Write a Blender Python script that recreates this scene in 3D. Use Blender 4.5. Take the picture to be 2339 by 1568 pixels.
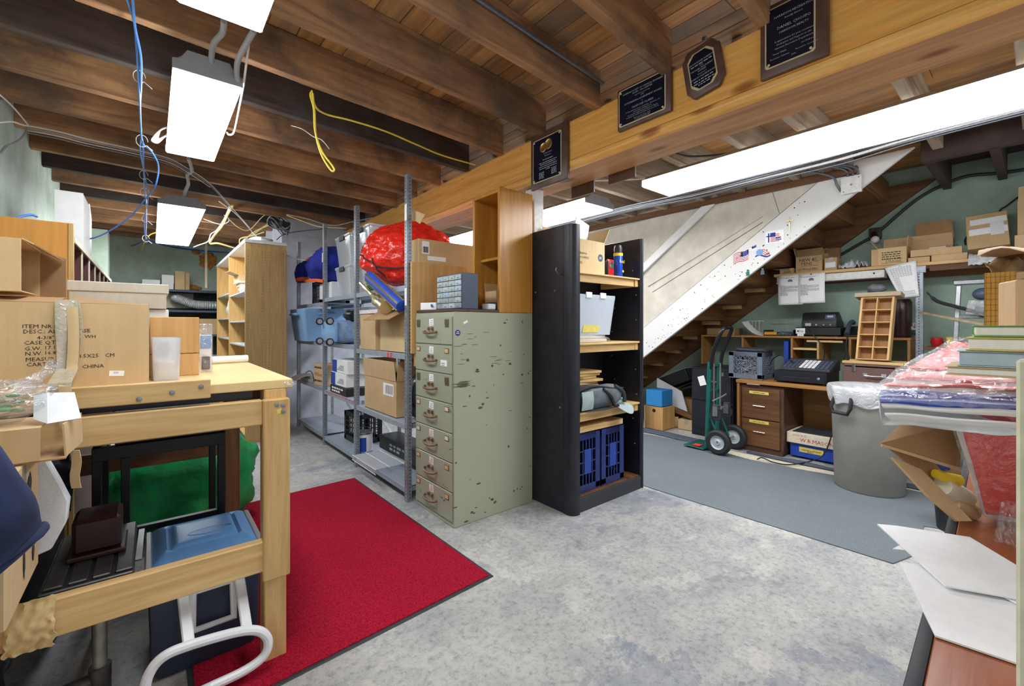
import bpy, bmesh, math, random
from mathutils import Vector, Matrix, noise as mnoise

for _o in list(bpy.data.objects):
    bpy.data.objects.remove(_o)
random.seed(7)
SC = bpy.context.scene
COL = SC.collection

# ---------------------------------------------------------------- camera, world, exposure
cam = bpy.data.cameras.new('camera')
cam.sensor_width = 36.0
cam.lens = 36.0 * 1000 / 2339
cam.shift_y = -39 / 2339
cam.clip_start = 0.02
camo = bpy.data.objects.new('camera', cam)
COL.objects.link(camo)
camo.location = (0, 0, 1.3)
camo.rotation_euler = (math.radians(90), 0, math.radians(-39.5))
SC.camera = camo
w = bpy.data.worlds.new('world')
SC.world = w
w.use_nodes = True
w.node_tree.nodes['Background'].inputs[0].default_value = (0.92, 0.96, 1.0, 1)
w.node_tree.nodes['Background'].inputs[1].default_value = 0.62
SC.view_settings.view_transform = 'Standard'
SC.view_settings.look = 'None'
SC.view_settings.gamma = 1
SC.view_settings.use_curve_mapping = False
SC.view_settings.exposure = 0.35
LAMP = 18.0                      # emission of every fluorescent diffuser


# ---------------------------------------------------------------- materials
def lin(c):
    return tuple((v / 12.92 if v <= 0.04045 else ((v + 0.055) / 1.055) ** 2.4) for v in c)


def rgb(r, g, b):
    return lin((r / 255, g / 255, b / 255)) + (1,)


class NT:
    def __init__(s, name):
        s.m = bpy.data.materials.new(name)
        s.m.use_nodes = True
        s.n = s.m.node_tree.nodes
        s.l = s.m.node_tree.links
        s.b = s.n['Principled BSDF']
        s.out = s.n['Material Output']

    def new(s, t, **k):
        x = s.n.new(t)
        for a, v in k.items():
            setattr(x, a, v)
        return x

    def put(s, a, b):
        s.l.new(a, b)

    def coord(s, scale=(1, 1, 1), rnd=True):
        tc = s.new('ShaderNodeTexCoord')
        mp = s.new('ShaderNodeMapping')
        mp.inputs['Scale'].default_value = scale
        if rnd:
            oi = s.new('ShaderNodeObjectInfo')
            ml = s.new('ShaderNodeMath', operation='MULTIPLY')
            ml.inputs[1].default_value = 37.0
            s.put(oi.outputs['Random'], ml.inputs[0])
            s.put(ml.outputs[0], mp.inputs['Location'])
        s.put(tc.outputs['Object'], mp.inputs['Vector'])
        return mp.outputs[0]

    def noise(s, v, scale=5, detail=4, rough=0.55, dist=0):
        x = s.new('ShaderNodeTexNoise')
        x.inputs['Scale'].default_value = scale
        x.inputs['Detail'].default_value = detail
        x.inputs['Roughness'].default_value = rough
        x.inputs['Distortion'].default_value = dist
        s.put(v, x.inputs['Vector'])
        return x.outputs[0]

    def ramp(s, f, stops):
        x = s.new('ShaderNodeValToRGB')
        e = x.color_ramp.elements
        while len(e) < len(stops):
            e.new(0.5)
        for i, (p, c) in enumerate(stops):
            e[i].position = p
            e[i].color = c if len(c) == 4 else tuple(c) + (1,)
        s.put(f, x.inputs[0])
        return x.outputs[0]

    def mix(s, f, a, b, mode='MIX'):
        x = s.new('ShaderNodeMix', data_type='RGBA', blend_type=mode)
        for sock, v in ((x.inputs[0], f), (x.inputs[6], a), (x.inputs[7], b)):
            if hasattr(v, 'links'):
                s.put(v, sock)
            else:
                sock.default_value = v
        return x.outputs[2]

    def bump(s, h, d=0.002, st=0.5):
        x = s.new('ShaderNodeBump')
        x.inputs['Strength'].default_value = st
        x.inputs['Distance'].default_value = d
        s.put(h, x.inputs['Height'])
        s.put(x.outputs[0], s.b.inputs['Normal'])

    def set(s, **k):
        for a, v in k.items():
            s.b.inputs[a.replace('_', ' ')].default_value = v


M = {}


def plain(name, col, rough=0.5, metal=0.0, var=0.06, scale=30, bump=0.0, spec=None):
    t = NT(name)
    t.set(Roughness=rough, Metallic=metal)
    if spec is not None:
        t.b.inputs['Specular IOR Level'].default_value = spec
    c = rgb(*col)
    v = t.coord()
    n = t.noise(v, scale, 3)
    lo = tuple(x * (1 - 2 * var) for x in c[:3]) + (1,)
    hi = tuple(min(1, x * (1 + 2 * var)) for x in c[:3]) + (1,)
    t.put(t.ramp(n, [(0.25, lo), (0.75, hi)]), t.b.inputs['Base Color'])
    if bump:
        t.bump(n, bump)
    M[name] = t.m
    return t.m


def wood(name, light, dark, axis='x', rough=0.55, grain=9.0, knots=0.0, var=0.25, contrast=1.0, dirt=None):
    t = NT(name)
    t.set(Roughness=rough)
    k = {'x': (0.06, 1, 1), 'y': (1, 0.06, 1), 'z': (1, 1, 0.06)}[axis]
    v = t.coord(tuple(a * grain for a in k))
    n = t.noise(v, 1.6, 5, 0.6, 1.2)
    n2 = t.noise(v, 7.0, 3, 0.6, 0.2)
    d, l = rgb(*dark), rgb(*light)
    col = t.ramp(n, [(0.5 - 0.22 / contrast, d), (0.5, tuple((a * 0.4 + b * 0.6) for a, b in zip(d, l))), (0.5 + 0.16 / contrast, l)])
    fine = t.ramp(n2, [(0.3, (0.72, 0.7, 0.68, 1)), (0.65, (1, 1, 1, 1))])
    col = t.mix(0.75, col, fine, 'MULTIPLY')
    if knots:
        v2 = t.coord({'x': (0.45, 1, 1), 'y': (1, 0.45, 1), 'z': (1, 1, 0.45)}[axis])
        vo = t.new('ShaderNodeTexVoronoi')
        vo.inputs['Scale'].default_value = knots
        t.put(v2, vo.inputs['Vector'])
        kk = t.ramp(vo.outputs['Distance'], [(0.0, (0.16, 0.07, 0.03, 1)), (0.09, (0.35, 0.2, 0.1, 1)), (0.16, (1, 1, 1, 1))])
        col = t.mix(0.85, col, kk, 'MULTIPLY')
    oi = t.new('ShaderNodeObjectInfo')
    br = t.new('ShaderNodeMapRange')
    br.inputs[3].default_value = 1 - var
    br.inputs[4].default_value = 1 + var * 0.5
    t.put(oi.outputs['Random'], br.inputs[0])
    hs = t.new('ShaderNodeHueSaturation')
    t.put(br.outputs[0], hs.inputs['Value'])
    t.put(col, hs.inputs['Color'])
    col = hs.outputs[0]
    if dirt:
        v3 = t.coord((1, 1, 1))
        nd = t.noise(v3, dirt[1], 5, 0.65)
        f = t.ramp(nd, [(0.45, (0, 0, 0, 1)), (0.7, (1, 1, 1, 1))])
        col = t.mix(f, col, rgb(*dirt[0]))
    t.put(col, t.b.inputs['Base Color'])
    t.bump(n2, 0.0015, 0.35)
    M[name] = t.m
    return t.m


def card(name, col, rough=0.85):
    t = NT(name)
    t.set(Roughness=rough)
    v = t.coord((1, 1, 1))
    n = t.noise(v, 3.0, 5, 0.6)
    n2 = t.noise(t.coord((60, 60, 4)), 1.0, 3)
    c = rgb(*col)
    a = t.ramp(n, [(0.3, tuple(x * 0.86 for x in c[:3]) + (1,)), (0.7, tuple(min(1, x * 1.08) for x in c[:3]) + (1,))])
    b = t.ramp(n2, [(0.3, (0.9, 0.89, 0.87, 1)), (0.7, (1, 1, 1, 1))])
    t.put(t.mix(0.8, a, b, 'MULTIPLY'), t.b.inputs['Base Color'])
    t.bump(n2, 0.001, 0.25)
    M[name] = t.m
    return t.m


def chipped(name, base, chip, rough=0.45, scale=4.0, amount=0.62, chip2=None):
    t = NT(name)
    t.set(Roughness=rough)
    n = t.noise(t.coord((1, 1, 2.2)), scale, 8, 0.72, 0.4)
    n2 = t.noise(t.coord((1, 1, 1)), 1.3, 4)
    b = t.mix(n2, tuple(x * 0.86 for x in rgb(*base)[:3]) + (1,), tuple(min(1, x * 1.12) for x in rgb(*base)[:3]) + (1,))
    f = t.ramp(n, [(amount, (0, 0, 0, 1)), (amount + 0.02, (1, 1, 1, 1))])
    t.put(t.mix(f, b, rgb(*chip)), t.b.inputs['Base Color'])
    t.bump(f, 0.0008, 0.4)
    M[name] = t.m
    return t.m


def clear(name, tint=(0.95, 0.97, 1.0), a=0.55, rough=0.12, gloss=0.25, bump=0.0, scale=14):
    t = NT(name)
    t.n.remove(t.b)
    tr = t.new('ShaderNodeBsdfTransparent')
    tr.inputs[0].default_value = tuple(tint) + (1,)
    di = t.new('ShaderNodeBsdfPrincipled')
    di.inputs['Base Color'].default_value = tuple(tint) + (1,)
    di.inputs['Roughness'].default_value = rough
    mx = t.new('ShaderNodeMixShader')
    mx.inputs[0].default_value = a
    t.put(tr.outputs[0], mx.inputs[1])
    t.put(di.outputs[0], mx.inputs[2])
    gl = t.new('ShaderNodeBsdfGlossy')
    gl.inputs['Roughness'].default_value = rough
    m2 = t.new('ShaderNodeMixShader')
    m2.inputs[0].default_value = gloss * 0.3
    t.put(mx.outputs[0], m2.inputs[1])
    t.put(gl.outputs[0], m2.inputs[2])
    t.put(m2.outputs[0], t.out.inputs[0])
    if bump:
        n = t.noise(t.coord(), scale, 4, 0.6, 1.5)
        bp = t.new('ShaderNodeBump')
        bp.inputs['Distance'].default_value = bump
        t.put(n, bp.inputs['Height'])
        t.put(bp.outputs[0], di.inputs['Normal'])
        t.put(bp.outputs[0], gl.inputs['Normal'])
    M[name] = t.m
    return t.m


def glow(name, col, st):
    t = NT(name)
    t.set(Emission_Color=col + (1,), Emission_Strength=st)
    t.b.inputs['Base Color'].default_value = (0.9, 0.9, 0.9, 1)
    M[name] = t.m


def make_floor():
    t = NT('worn_concrete')
    t.set(Roughness=0.6)
    v = t.coord((1, 1, 1), False)
    big = t.noise(v, 0.8, 12, 0.72, 0.4)
    mid = t.noise(v, 3.2, 10, 0.7, 0.2)
    fine = t.noise(v, 34, 9, 0.85)
    vo = t.new('ShaderNodeTexVoronoi')
    vo.inputs['Scale'].default_value = 75
    t.put(v, vo.inputs['Vector'])
    conc = t.ramp(mid, [(0.32, rgb(160, 160, 162)), (0.5, rgb(184, 183, 181)), (0.7, rgb(202, 200, 194))])
    grit = t.ramp(fine, [(0.36, rgb(138, 138, 142)), (0.5, rgb(240, 240, 240)), (0.66, (1, 1, 1, 1))])
    conc = t.mix(0.72, conc, grit, 'MULTIPLY')
    stone = t.ramp(vo.outputs['Distance'], [(0.16, (1, 1, 1, 1)), (0.22, (0, 0, 0, 1))])
    pick = t.ramp(vo.outputs['Color'], [(0.62, (0, 0, 0, 1)), (0.66, (1, 1, 1, 1))])
    zone = t.ramp(t.noise(v, 1.1, 4), [(0.42, (0, 0, 0, 1)), (0.6, (0.7, 0.7, 0.7, 1))])
    sm = t.mix(1.0, t.mix(1.0, stone, pick, 'MULTIPLY'), zone, 'MULTIPLY')
    conc = t.mix(sm, conc, rgb(104, 100, 98))
    paint = t.ramp(mid, [(0.3, rgb(112, 118, 132)), (0.7, rgb(144, 149, 161))])
    f = t.ramp(big, [(0.54, (0, 0, 0, 1)), (0.546, (1, 1, 1, 1))])
    f2 = t.ramp(t.noise(v, 11, 9, 0.8), [(0.45, (1, 1, 1, 1)), (0.47, (0, 0, 0, 1))])
    f3 = t.ramp(t.noise(v, 0.9, 9, 0.7), [(0.47, (0, 0, 0, 1)), (0.53, (1, 1, 1, 1))])
    fm = t.mix(1.0, t.mix(0.5, f, t.mix(1.0, f, f2, 'MULTIPLY')), (1, 1, 1, 1), 'MULTIPLY')
    fm = t.mix(t.mix(1.0, f3, f2, 'MULTIPLY'), fm, (0.45, 0.45, 0.45, 1))
    pale = t.ramp(t.noise(v, 2.3, 10, 0.75), [(0.57, (0, 0, 0, 1)), (0.585, (0.3, 0.3, 0.3, 1))])
    c = t.mix(fm, conc, paint)
    t.put(t.mix(pale, c, rgb(226, 221, 208)), t.b.inputs['Base Color'])
    t.bump(fine, 0.0015, 0.3)
    M['worn_concrete'] = t.m


def make_carpet(name, c1, c2, scale=160, rough=1.0, d=0.006):
    t = NT(name)
    t.set(Roughness=rough)
    t.b.inputs['Specular IOR Level'].default_value = 0.1
    v = t.coord((1, 1, 1), False)
    n = t.noise(v, scale, 3, 0.75)
    n2 = t.noise(v, 1.6, 4)
    c = t.ramp(n, [(0.3, rgb(*c1)), (0.7, rgb(*c2))])
    c = t.mix(t.mix(1.0, n2, (0.5, 0.5, 0.5, 1), 'MULTIPLY'), c, rgb(*[x * 0.8 for x in c1]))
    t.put(c, t.b.inputs['Base Color'])
    t.bump(n, d, 0.8)
    M[name] = t.m


def make_wallpaint(name, base, stain, stain_amt=0.62, scale=1.4, streak=True):
    t = NT(name)
    t.set(Roughness=0.7)
    n = t.noise(t.coord((1, 1, 0.35) if streak else (1, 1, 1), False), scale, 7, 0.65)
    n2 = t.noise(t.coord((1, 1, 1), False), 6, 6, 0.6)
    b = rgb(*base)
    c = t.ramp(n2, [(0.3, tuple(x * 0.85 for x in b[:3]) + (1,)), (0.7, tuple(min(1, x * 1.12) for x in b[:3]) + (1,))])
    f = t.ramp(n, [(stain_amt - 0.1, (0, 0, 0, 1)), (stain_amt + 0.12, (0.75, 0.75, 0.75, 1))])
    t.put(t.mix(f, c, rgb(*stain)), t.b.inputs['Base Color'])
    t.bump(n2, 0.003, 0.3)
    M[name] = t.m


make_floor()
make_carpet('red_carpet', (118, 8, 30), (216, 40, 70), 120)
make_carpet('grey_carpet', (104, 112, 118), (146, 152, 157), 220, d=0.003)
make_carpet('felt', (78, 84, 98), (118, 124, 140), 300, d=0.004)
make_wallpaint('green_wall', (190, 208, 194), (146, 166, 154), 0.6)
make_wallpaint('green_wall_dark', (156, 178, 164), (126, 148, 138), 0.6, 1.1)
make_wallpaint('grey_wall', (196, 202, 218), (176, 182, 200), 0.66, 1.0)
make_wallpaint('beige_wall', (210, 204, 192), (192, 186, 172), 0.6, 1.2)
wood('joist_wood', (198, 150, 106), (122, 84, 58), 'x', 0.75, 6, 0, 0.3, 1.0, ((96, 78, 66), 2.2))
wood('joist_dark', (88, 70, 62), (40, 32, 32), 'x', 0.8, 6, 0, 0.3, 1.0, ((70, 66, 66), 3))
wood('deck_wood', (218, 158, 94), (138, 90, 52), 'y', 0.7, 8, 1.6, 0.45, 1.0, ((120, 104, 88), 1.5))
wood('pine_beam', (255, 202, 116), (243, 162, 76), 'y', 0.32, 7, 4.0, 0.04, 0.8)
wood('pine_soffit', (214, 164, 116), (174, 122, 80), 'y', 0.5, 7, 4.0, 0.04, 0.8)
wood('lumber_x', (236, 200, 142), (208, 160, 96), 'x', 0.55, 8, 3.5, 0.1, 0.9)
wood('lumber_y', (234, 198, 140), (206, 158, 96), 'y', 0.55, 8, 1.3, 0.1, 0.9)
wood('lumber_z', (232, 194, 134), (204, 154, 90), 'z', 0.55, 8, 1.3, 0.1, 0.9)
wood('aged_lumber_x', (150, 104, 62), (98, 62, 36), 'x', 0.65, 8, 0, 0.2, 0.9)
wood('aged_lumber_y', (136, 92, 56), (86, 54, 32), 'y', 0.65, 8, 0, 0.2, 0.9)
wood('aged_lumber_z', (140, 96, 58), (90, 56, 32), 'z', 0.65, 8, 0, 0.2, 0.9)
wood('honey_pine_z', (222, 164, 76), (180, 112, 38), 'z', 0.3, 6, 1.0, 0.05, 0.8)
wood('honey_pine_x', (222, 164, 76), (180, 112, 38), 'x', 0.35, 6, 1.0, 0.05, 0.8)
wood('plywood', (226, 182, 120), (198, 144, 82), 'z', 0.6, 4, 0, 0.08, 0.7)
wood('orange_veneer', (212, 150, 70), (196, 130, 54), 'z', 0.5, 5, 0, 0.03, 0.5)
wood('oak_laminate', (204, 168, 110), (184, 146, 90), 'z', 0.5, 10, 0, 0.03, 0.5)
wood('oak_inner', (226, 184, 118), (204, 158, 88), 'z', 0.5, 10, 0, 0.03, 0.5)
wood('walnut_x', (126, 86, 52), (74, 46, 28), 'y', 0.45, 8, 0, 0.1, 0.9)
wood('walnut_dark', (104, 74, 62), (70, 46, 38), 'y', 0.4, 7, 0, 0.1, 0.8)
wood('oak_desk_y', (190, 138, 78), (150, 100, 52), 'y', 0.5, 9, 0, 0.06, 0.7)
wood('oak_desk_z', (182, 130, 72), (146, 98, 50), 'z', 0.5, 9, 0, 0.06, 0.7)
wood('cherry_top', (178, 106, 68), (138, 74, 44), 'x', 0.35, 9, 0, 0.02, 0.7)
wood('mahogany', (66, 34, 34), (38, 20, 22), 'x', 0.35, 9, 0, 0.02, 0.7)
wood('maroon_wood', (112, 66, 62), (70, 38, 40), 'z', 0.6, 7, 0, 0.1, 0.7)
wood('lath', (200, 180, 150), (160, 138, 108), 'y', 0.6, 9, 0, 0.02, 0.6)
card('card', (214, 180, 136))
card('card_pale', (218, 188, 144))
card('card_dark', (164, 126, 86))
card('card_inner', (176, 140, 100))
card('card_grey', (204, 198, 186))
card('kraft', (182, 148, 108), 0.7)
card('particle', (232, 202, 146), 0.8)
chipped('cabinet_paint', (168, 172, 150), (84, 88, 58), 0.42, 3.2, 0.66)
chipped('cabinet_front', (164, 168, 148), (80, 84, 56), 0.42, 6.5, 0.64)
chipped('white_stringer', (228, 228, 226), (150, 140, 122), 0.5, 7.0, 0.74)
plain('white_paint', (232, 232, 230), 0.5)
plain('white_paper', (248, 248, 250), 0.8, var=0.02)
plain('white_plastic', (236, 238, 242), 0.35, var=0.02)
plain('cream', (226, 216, 192), 0.7)
plain('lamp_housing', (160, 162, 170), 0.45, var=0.03)
plain('galv', (150, 158, 168), 0.42, 0.45, 0.12, 40)
plain('shelf_steel', (162, 172, 186), 0.45, 0.2, 0.05, 20)
plain('hole_dark', (30, 34, 40), 0.9, spec=0.1)
plain('black_lam', (30, 32, 42), 0.38, var=0.2, scale=12)
plain('black_plastic', (28, 29, 34), 0.45, var=0.1)
plain('black_metal', (22, 22, 26), 0.4, 0.2)
plain('charcoal', (52, 54, 60), 0.6)
plain('navy_cloth', (34, 44, 78), 0.95, var=0.35, scale=9, bump=0.01)
plain('blue_tub', (140, 182, 228), 0.45, var=0.03)
plain('blue_fabric', (122, 148, 186), 0.9, var=0.1, scale=60)
plain('royal_cloth', (28, 44, 150), 0.9, var=0.25, scale=10, bump=0.01)
plain('orange_cloth', (238, 102, 42), 0.9)
plain('navy_crate', (36, 48, 110), 0.42, var=0.15)
plain('blue_panel', (38, 70, 160), 0.42)
plain('grey_crate', (104, 114, 130), 0.45, var=0.1)
plain('dark_crate', (48, 50, 56), 0.5)
plain('cooler_blue', (104, 162, 224), 0.38, var=0.04)
plain('cooler_navy', (44, 54, 76), 0.5, var=0.06)
plain('grey_plastic', (178, 178, 182), 0.45, var=0.03)
plain('can_grey', (140, 138, 132), 0.6, var=0.06, scale=6)
plain('rubber', (34, 36, 40), 0.65)
plain('truck_green', (14, 92, 84), 0.25, var=0.08)
plain('truck_black', (18, 18, 22), 0.25)
plain('chrome', (210, 212, 216), 0.18, 1.0, 0.02)
plain('brass', (214, 186, 116), 0.25, 0.9, 0.05)
plain('pale_gold', (226, 216, 176), 0.25, 0.85, 0.05)
plain('gold_trim', (222, 208, 170), 0.35, 0.25, 0.05)
plain('rust_brass', (136, 104, 80), 0.5, 0.5, 0.2)
plain('plaque_wood', (92, 66, 58), 0.35, var=0.15, scale=14)
plain('plaque_plate', (16, 22, 44), 0.22, 0.1, 0.15, 3)
plain('ink', (44, 38, 36), 0.9)
plain('grey_ink', (120, 122, 130), 0.9)
plain('red_ink', (188, 40, 50), 0.8)
plain('blue_ink', (48, 62, 150), 0.8)
plain('yellow_label', (224, 204, 104), 0.7)
plain('yellow', (238, 206, 40), 0.5)
plain('tan_label', (214, 180, 130), 0.8)
plain('pink_label', (240, 226, 228), 0.8)
plain('olive_paint', (82, 84, 52), 0.6)
plain('purple', (62, 44, 130), 0.5)
plain('blue_cable', (76, 134, 216), 0.4, var=0.02)
plain('deep_blue_cable', (40, 82, 190), 0.4, var=0.02)
plain('white_cable', (222, 222, 226), 0.5, var=0.02)
plain('grey_cable', (150, 150, 154), 0.5)
plain('yellow_cable', (232, 208, 74), 0.5, var=0.02)
plain('pale_yellow_cable', (236, 216, 150), 0.5, var=0.02)
plain('black_cable', (26, 26, 30), 0.5)
plain('armoured', (120, 124, 132), 0.35, 0.7, 0.2, 200)
plain('foam_orange', (200, 132, 62), 0.8, var=0.25, scale=40, bump=0.01)
plain('styrofoam', (214, 216, 222), 0.9, var=0.03, scale=200, bump=0.002)
plain('red_vinyl', (238, 48, 34), 0.2, var=0.1, scale=16, bump=0.03)
plain('green_nylon', (24, 164, 92), 0.4, var=0.2, scale=9, bump=0.03)
plain('teal_cloth', (30, 120, 108), 0.8)
plain('red_print', (250, 62, 54), 0.4, var=0.05)
plain('blue_print', (44, 84, 190), 0.4, var=0.08)
plain('light_blue', (110, 160, 214), 0.5)
plain('box_blue', (36, 74, 180), 0.5)
plain('sky_blue', (40, 130, 196), 0.6)
plain('silver_duct', (206, 208, 212), 0.3, 0.35, 0.15, 60)
plain('dark_metal', (86, 84, 84), 0.4, 0.6, 0.2, 18)
plain('steel', (150, 152, 156), 0.32, 0.8, 0.1)
plain('pipe_steel', (150, 152, 142), 0.35, 0.6, 0.2, 12)
plain('jute', (190, 160, 110), 0.9)
plain('dark_bag', (34, 38, 52), 0.25, var=0.2, scale=8, bump=0.02)
plain('bag_grey', (98, 106, 112), 0.55, var=0.2, scale=10, bump=0.006)
plain('bag_pale', (160, 174, 176), 0.55)
plain('suitcase', (104, 78, 72), 0.55, var=0.12, scale=90)
plain('red_gloss', (176, 28, 34), 0.25)
plain('raid_blue', (24, 70, 190), 0.3, 0.2)
plain('tape_gold', (206, 152, 52), 0.3, var=0.05)
plain('page_white', (238, 234, 224), 0.85, var=0.03)
plain('page_blue', (178, 196, 204), 0.7, var=0.04)
plain('green_cover', (110, 176, 110), 0.4)
plain('landing_dark', (66, 52, 48), 0.8, var=0.2, scale=5)
plain('screen_grey', (176, 184, 190), 0.4)
plain('slate_plastic', (70, 82, 104), 0.45)
plain('purple_grey', (120, 110, 130), 0.5)
clear('clear_plastic', (0.93, 0.95, 1.0), 0.42, 0.15, 0.5)
clear('frosted_plastic', (0.82, 0.88, 0.97), 0.62, 0.3, 0.3)
clear('blue_frost', (0.55, 0.68, 0.9), 0.75, 0.3, 0.3)
clear('film', (0.97, 0.97, 1.0), 0.10, 0.08, 0.5, 0.02, 20)
clear('bag_white', (0.9, 0.91, 0.95), 0.7, 0.25, 0.5, 0.015, 16)
clear('tape_clear', (0.86, 0.78, 0.64), 0.5, 0.15, 0.6, 0.004, 40)
clear('tint_drawer', (0.72, 0.8, 0.88), 0.5, 0.12, 0.6)
glow('diffuser', (0.93, 0.97, 1.0), LAMP)
glow('screen', (0.75, 0.85, 0.95), 0.5)


# ---------------------------------------------------------------- mesh building
class MB:
    def __init__(s):
        s.v = []
        s.f = []

    def add(s, verts, faces):
        o = len(s.v)
        s.v += [tuple(p) for p in verts]
        s.f += [tuple(i + o for i in f) for f in faces]
        return s

    def box(s, x0, x1, y0, y1, z0, z1):
        return s.add([(x0, y0, z0), (x1, y0, z0), (x1, y1, z0), (x0, y1, z0), (x0, y0, z1), (x1, y0, z1), (x1, y1, z1), (x0, y1, z1)],
                     [(0, 3, 2, 1), (4, 5, 6, 7), (0, 1, 5, 4), (1, 2, 6, 5), (2, 3, 7, 6), (3, 0, 4, 7)])

    def obox(s, c, size, rz=0, rx=0, ry=0):
        R = Matrix.Rotation(rz, 3, 'Z') @ Matrix.Rotation(ry, 3, 'Y') @ Matrix.Rotation(rx, 3, 'X')
        h = [a / 2 for a in size]
        vs = [Vector(c) + R @ Vector((sx * h[0], sy * h[1], sz * h[2])) for sz in (-1, 1) for sx, sy in ((-1, -1), (1, -1), (1, 1), (-1, 1))]
        return s.add(vs, [(0, 3, 2, 1), (4, 5, 6, 7), (0, 1, 5, 4), (1, 2, 6, 5), (2, 3, 7, 6), (3, 0, 4, 7)])

    def bar(s, a, b, wd, th, up=(0, 0, 1)):
        a, b = Vector(a), Vector(b)
        d = (b - a).normalized()
        u = Vector(up)
        n = d.cross(u)
        if n.length < 1e-4:
            n = d.cross(Vector((1, 0, 0)))
        n.normalize()
        u = n.cross(d).normalized()
        vs = []
        for p in (a, b):
            for i, j in ((-1, -1), (1, -1), (1, 1), (-1, 1)):
                vs.append(p + n * (i * wd / 2) + u * (j * th / 2))
        return s.add(vs, [(0, 3, 2, 1), (4, 5, 6, 7), (0, 1, 5, 4), (1, 2, 6, 5), (2, 3, 7, 6), (3, 0, 4, 7)])

    def tube(s, pts, r, n=8, closed=False, caps=True):
        pts = [Vector(p) for p in pts]
        k = len(pts)
        rs = r if isinstance(r, (list, tuple)) else [r] * k
        rings = []
        prev = None
        for i, p in enumerate(pts):
            if closed:
                d = pts[(i + 1) % k] - pts[i - 1]
            else:
                d = pts[min(i + 1, k - 1)] - pts[max(i - 1, 0)]
            if d.length < 1e-9:
                d = Vector((0, 0, 1))
            d.normalize()
            if prev is None:
                u = d.orthogonal().normalized()
            else:
                u = prev - d * prev.dot(d)
                if u.length < 1e-6:
                    u = d.orthogonal()
                u.normalize()
            prev = u
            w_ = d.cross(u)
            rings.append([p + (u * math.cos(2 * math.pi * j / n) + w_ * math.sin(2 * math.pi * j / n)) * rs[i] for j in range(n)])
        vs = [q for g in rings for q in g]
        fs = []
        m = k if closed else k - 1
        for i in range(m):
            a, b = i * n, ((i + 1) % k) * n
            for j in range(n):
                fs.append((a + j, a + (j + 1) % n, b + (j + 1) % n, b + j))
        if not closed and caps:
            fs.append(tuple(range(n - 1, -1, -1)))
            fs.append(tuple((k - 1) * n + j for j in range(n)))
        return s.add(vs, fs)

    def cyl(s, a, b, r, n=16, r2=None):
        return s.tube([a, b], [r, r if r2 is None else r2], n)

    def lathe(s, prof, c, n=24, axis='z', ring=False):
        vs, fs = [], []
        for r, h in prof:
            for j in range(n):
                t = 2 * math.pi * j / n
                x, y = r * math.cos(t), r * math.sin(t)
                if axis == 'z':
                    q = (x, y, h)
                elif axis == 'x':
                    q = (h, x, y)
                else:
                    q = (x, h, y)
                vs.append((c[0] + q[0], c[1] + q[1], c[2] + q[2]))
        for i in range(len(prof) - 1):
            for j in range(n):
                fs.append((i * n + j, i * n + (j + 1) % n, (i + 1) * n + (j + 1) % n, (i + 1) * n + j))
        if ring:
            k = len(prof) - 1
            for j in range(n):
                fs.append((k * n + j, k * n + (j + 1) % n, (j + 1) % n, j))
            return s.add(vs, fs)
        if prof[0][0] > 1e-6:
            fs.append(tuple(range(n - 1, -1, -1)))
        if prof[-1][0] > 1e-6:
            fs.append(tuple((len(prof) - 1) * n + j for j in range(n)))
        return s.add(vs, fs)

    def prism(s, poly, axis, a, b):
        n = len(poly)

        def q(p, h):
            if axis == 'x':
                return (h, p[0], p[1])
            if axis == 'y':
                return (p[0], h, p[1])
            return (p[0], p[1], h)
        vs = [q(p, a) for p in poly] + [q(p, b) for p in poly]
        fs = [tuple(range(n))[::-1], tuple(range(n, 2 * n))]
        for i in range(n):
            fs.append((i, (i + 1) % n, n + (i + 1) % n, n + i))
        return s.add(vs, fs)

    def sheet(s, fn, nu, nv, th=0.0):
        g = [[Vector(fn(i / nu, j / nv)) for j in range(nv + 1)] for i in range(nu + 1)]
        vs, fs = [], []
        for i in range(nu + 1):
            for j in range(nv + 1):
                vs.append(g[i][j])
        idx = lambda i, j: i * (nv + 1) + j
        for i in range(nu):
            for j in range(nv):
                fs.append((idx(i, j), idx(i + 1, j), idx(i + 1, j + 1), idx(i, j + 1)))
        if th:
            N = len(vs)
            back = []
            for i in range(nu + 1):
                for j in range(nv + 1):
                    a = g[min(i + 1, nu)][j] - g[max(i - 1, 0)][j]
                    b = g[i][min(j + 1, nv)] - g[i][max(j - 1, 0)]
                    nn = a.cross(b)
                    if nn.length > 1e-12:
                        nn.normalize()
                    back.append(g[i][j] - nn * th)
            vs += back
            fs += [tuple(q + N for q in f)[::-1] for f in fs[:]]
            rim = [idx(i, 0) for i in range(nu + 1)] + [idx(nu, j) for j in range(1, nv + 1)] + [idx(i, nv) for i in range(nu - 1, -1, -1)] + [idx(0, j) for j in range(nv - 1, 0, -1)]
            for k in range(len(rim)):
                a, b = rim[k], rim[(k + 1) % len(rim)]
                fs.append((b, a, a + N, b + N))
        return s.add(vs, fs)

    def quad(s, *p, th=0.0015):
        p = [Vector(q) for q in p]
        n = (p[1] - p[0]).cross(p[2] - p[0])
        if n.length > 0:
            n.normalize()
        k = len(p)
        vs = p + [q - n * th for q in p]
        fs = [tuple(range(k)), tuple(range(2 * k - 1, k - 1, -1))]
        for i in range(k):
            fs.append(((i + 1) % k, i, i + k, (i + 1) % k + k))
        return s.add(vs, fs)

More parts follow.
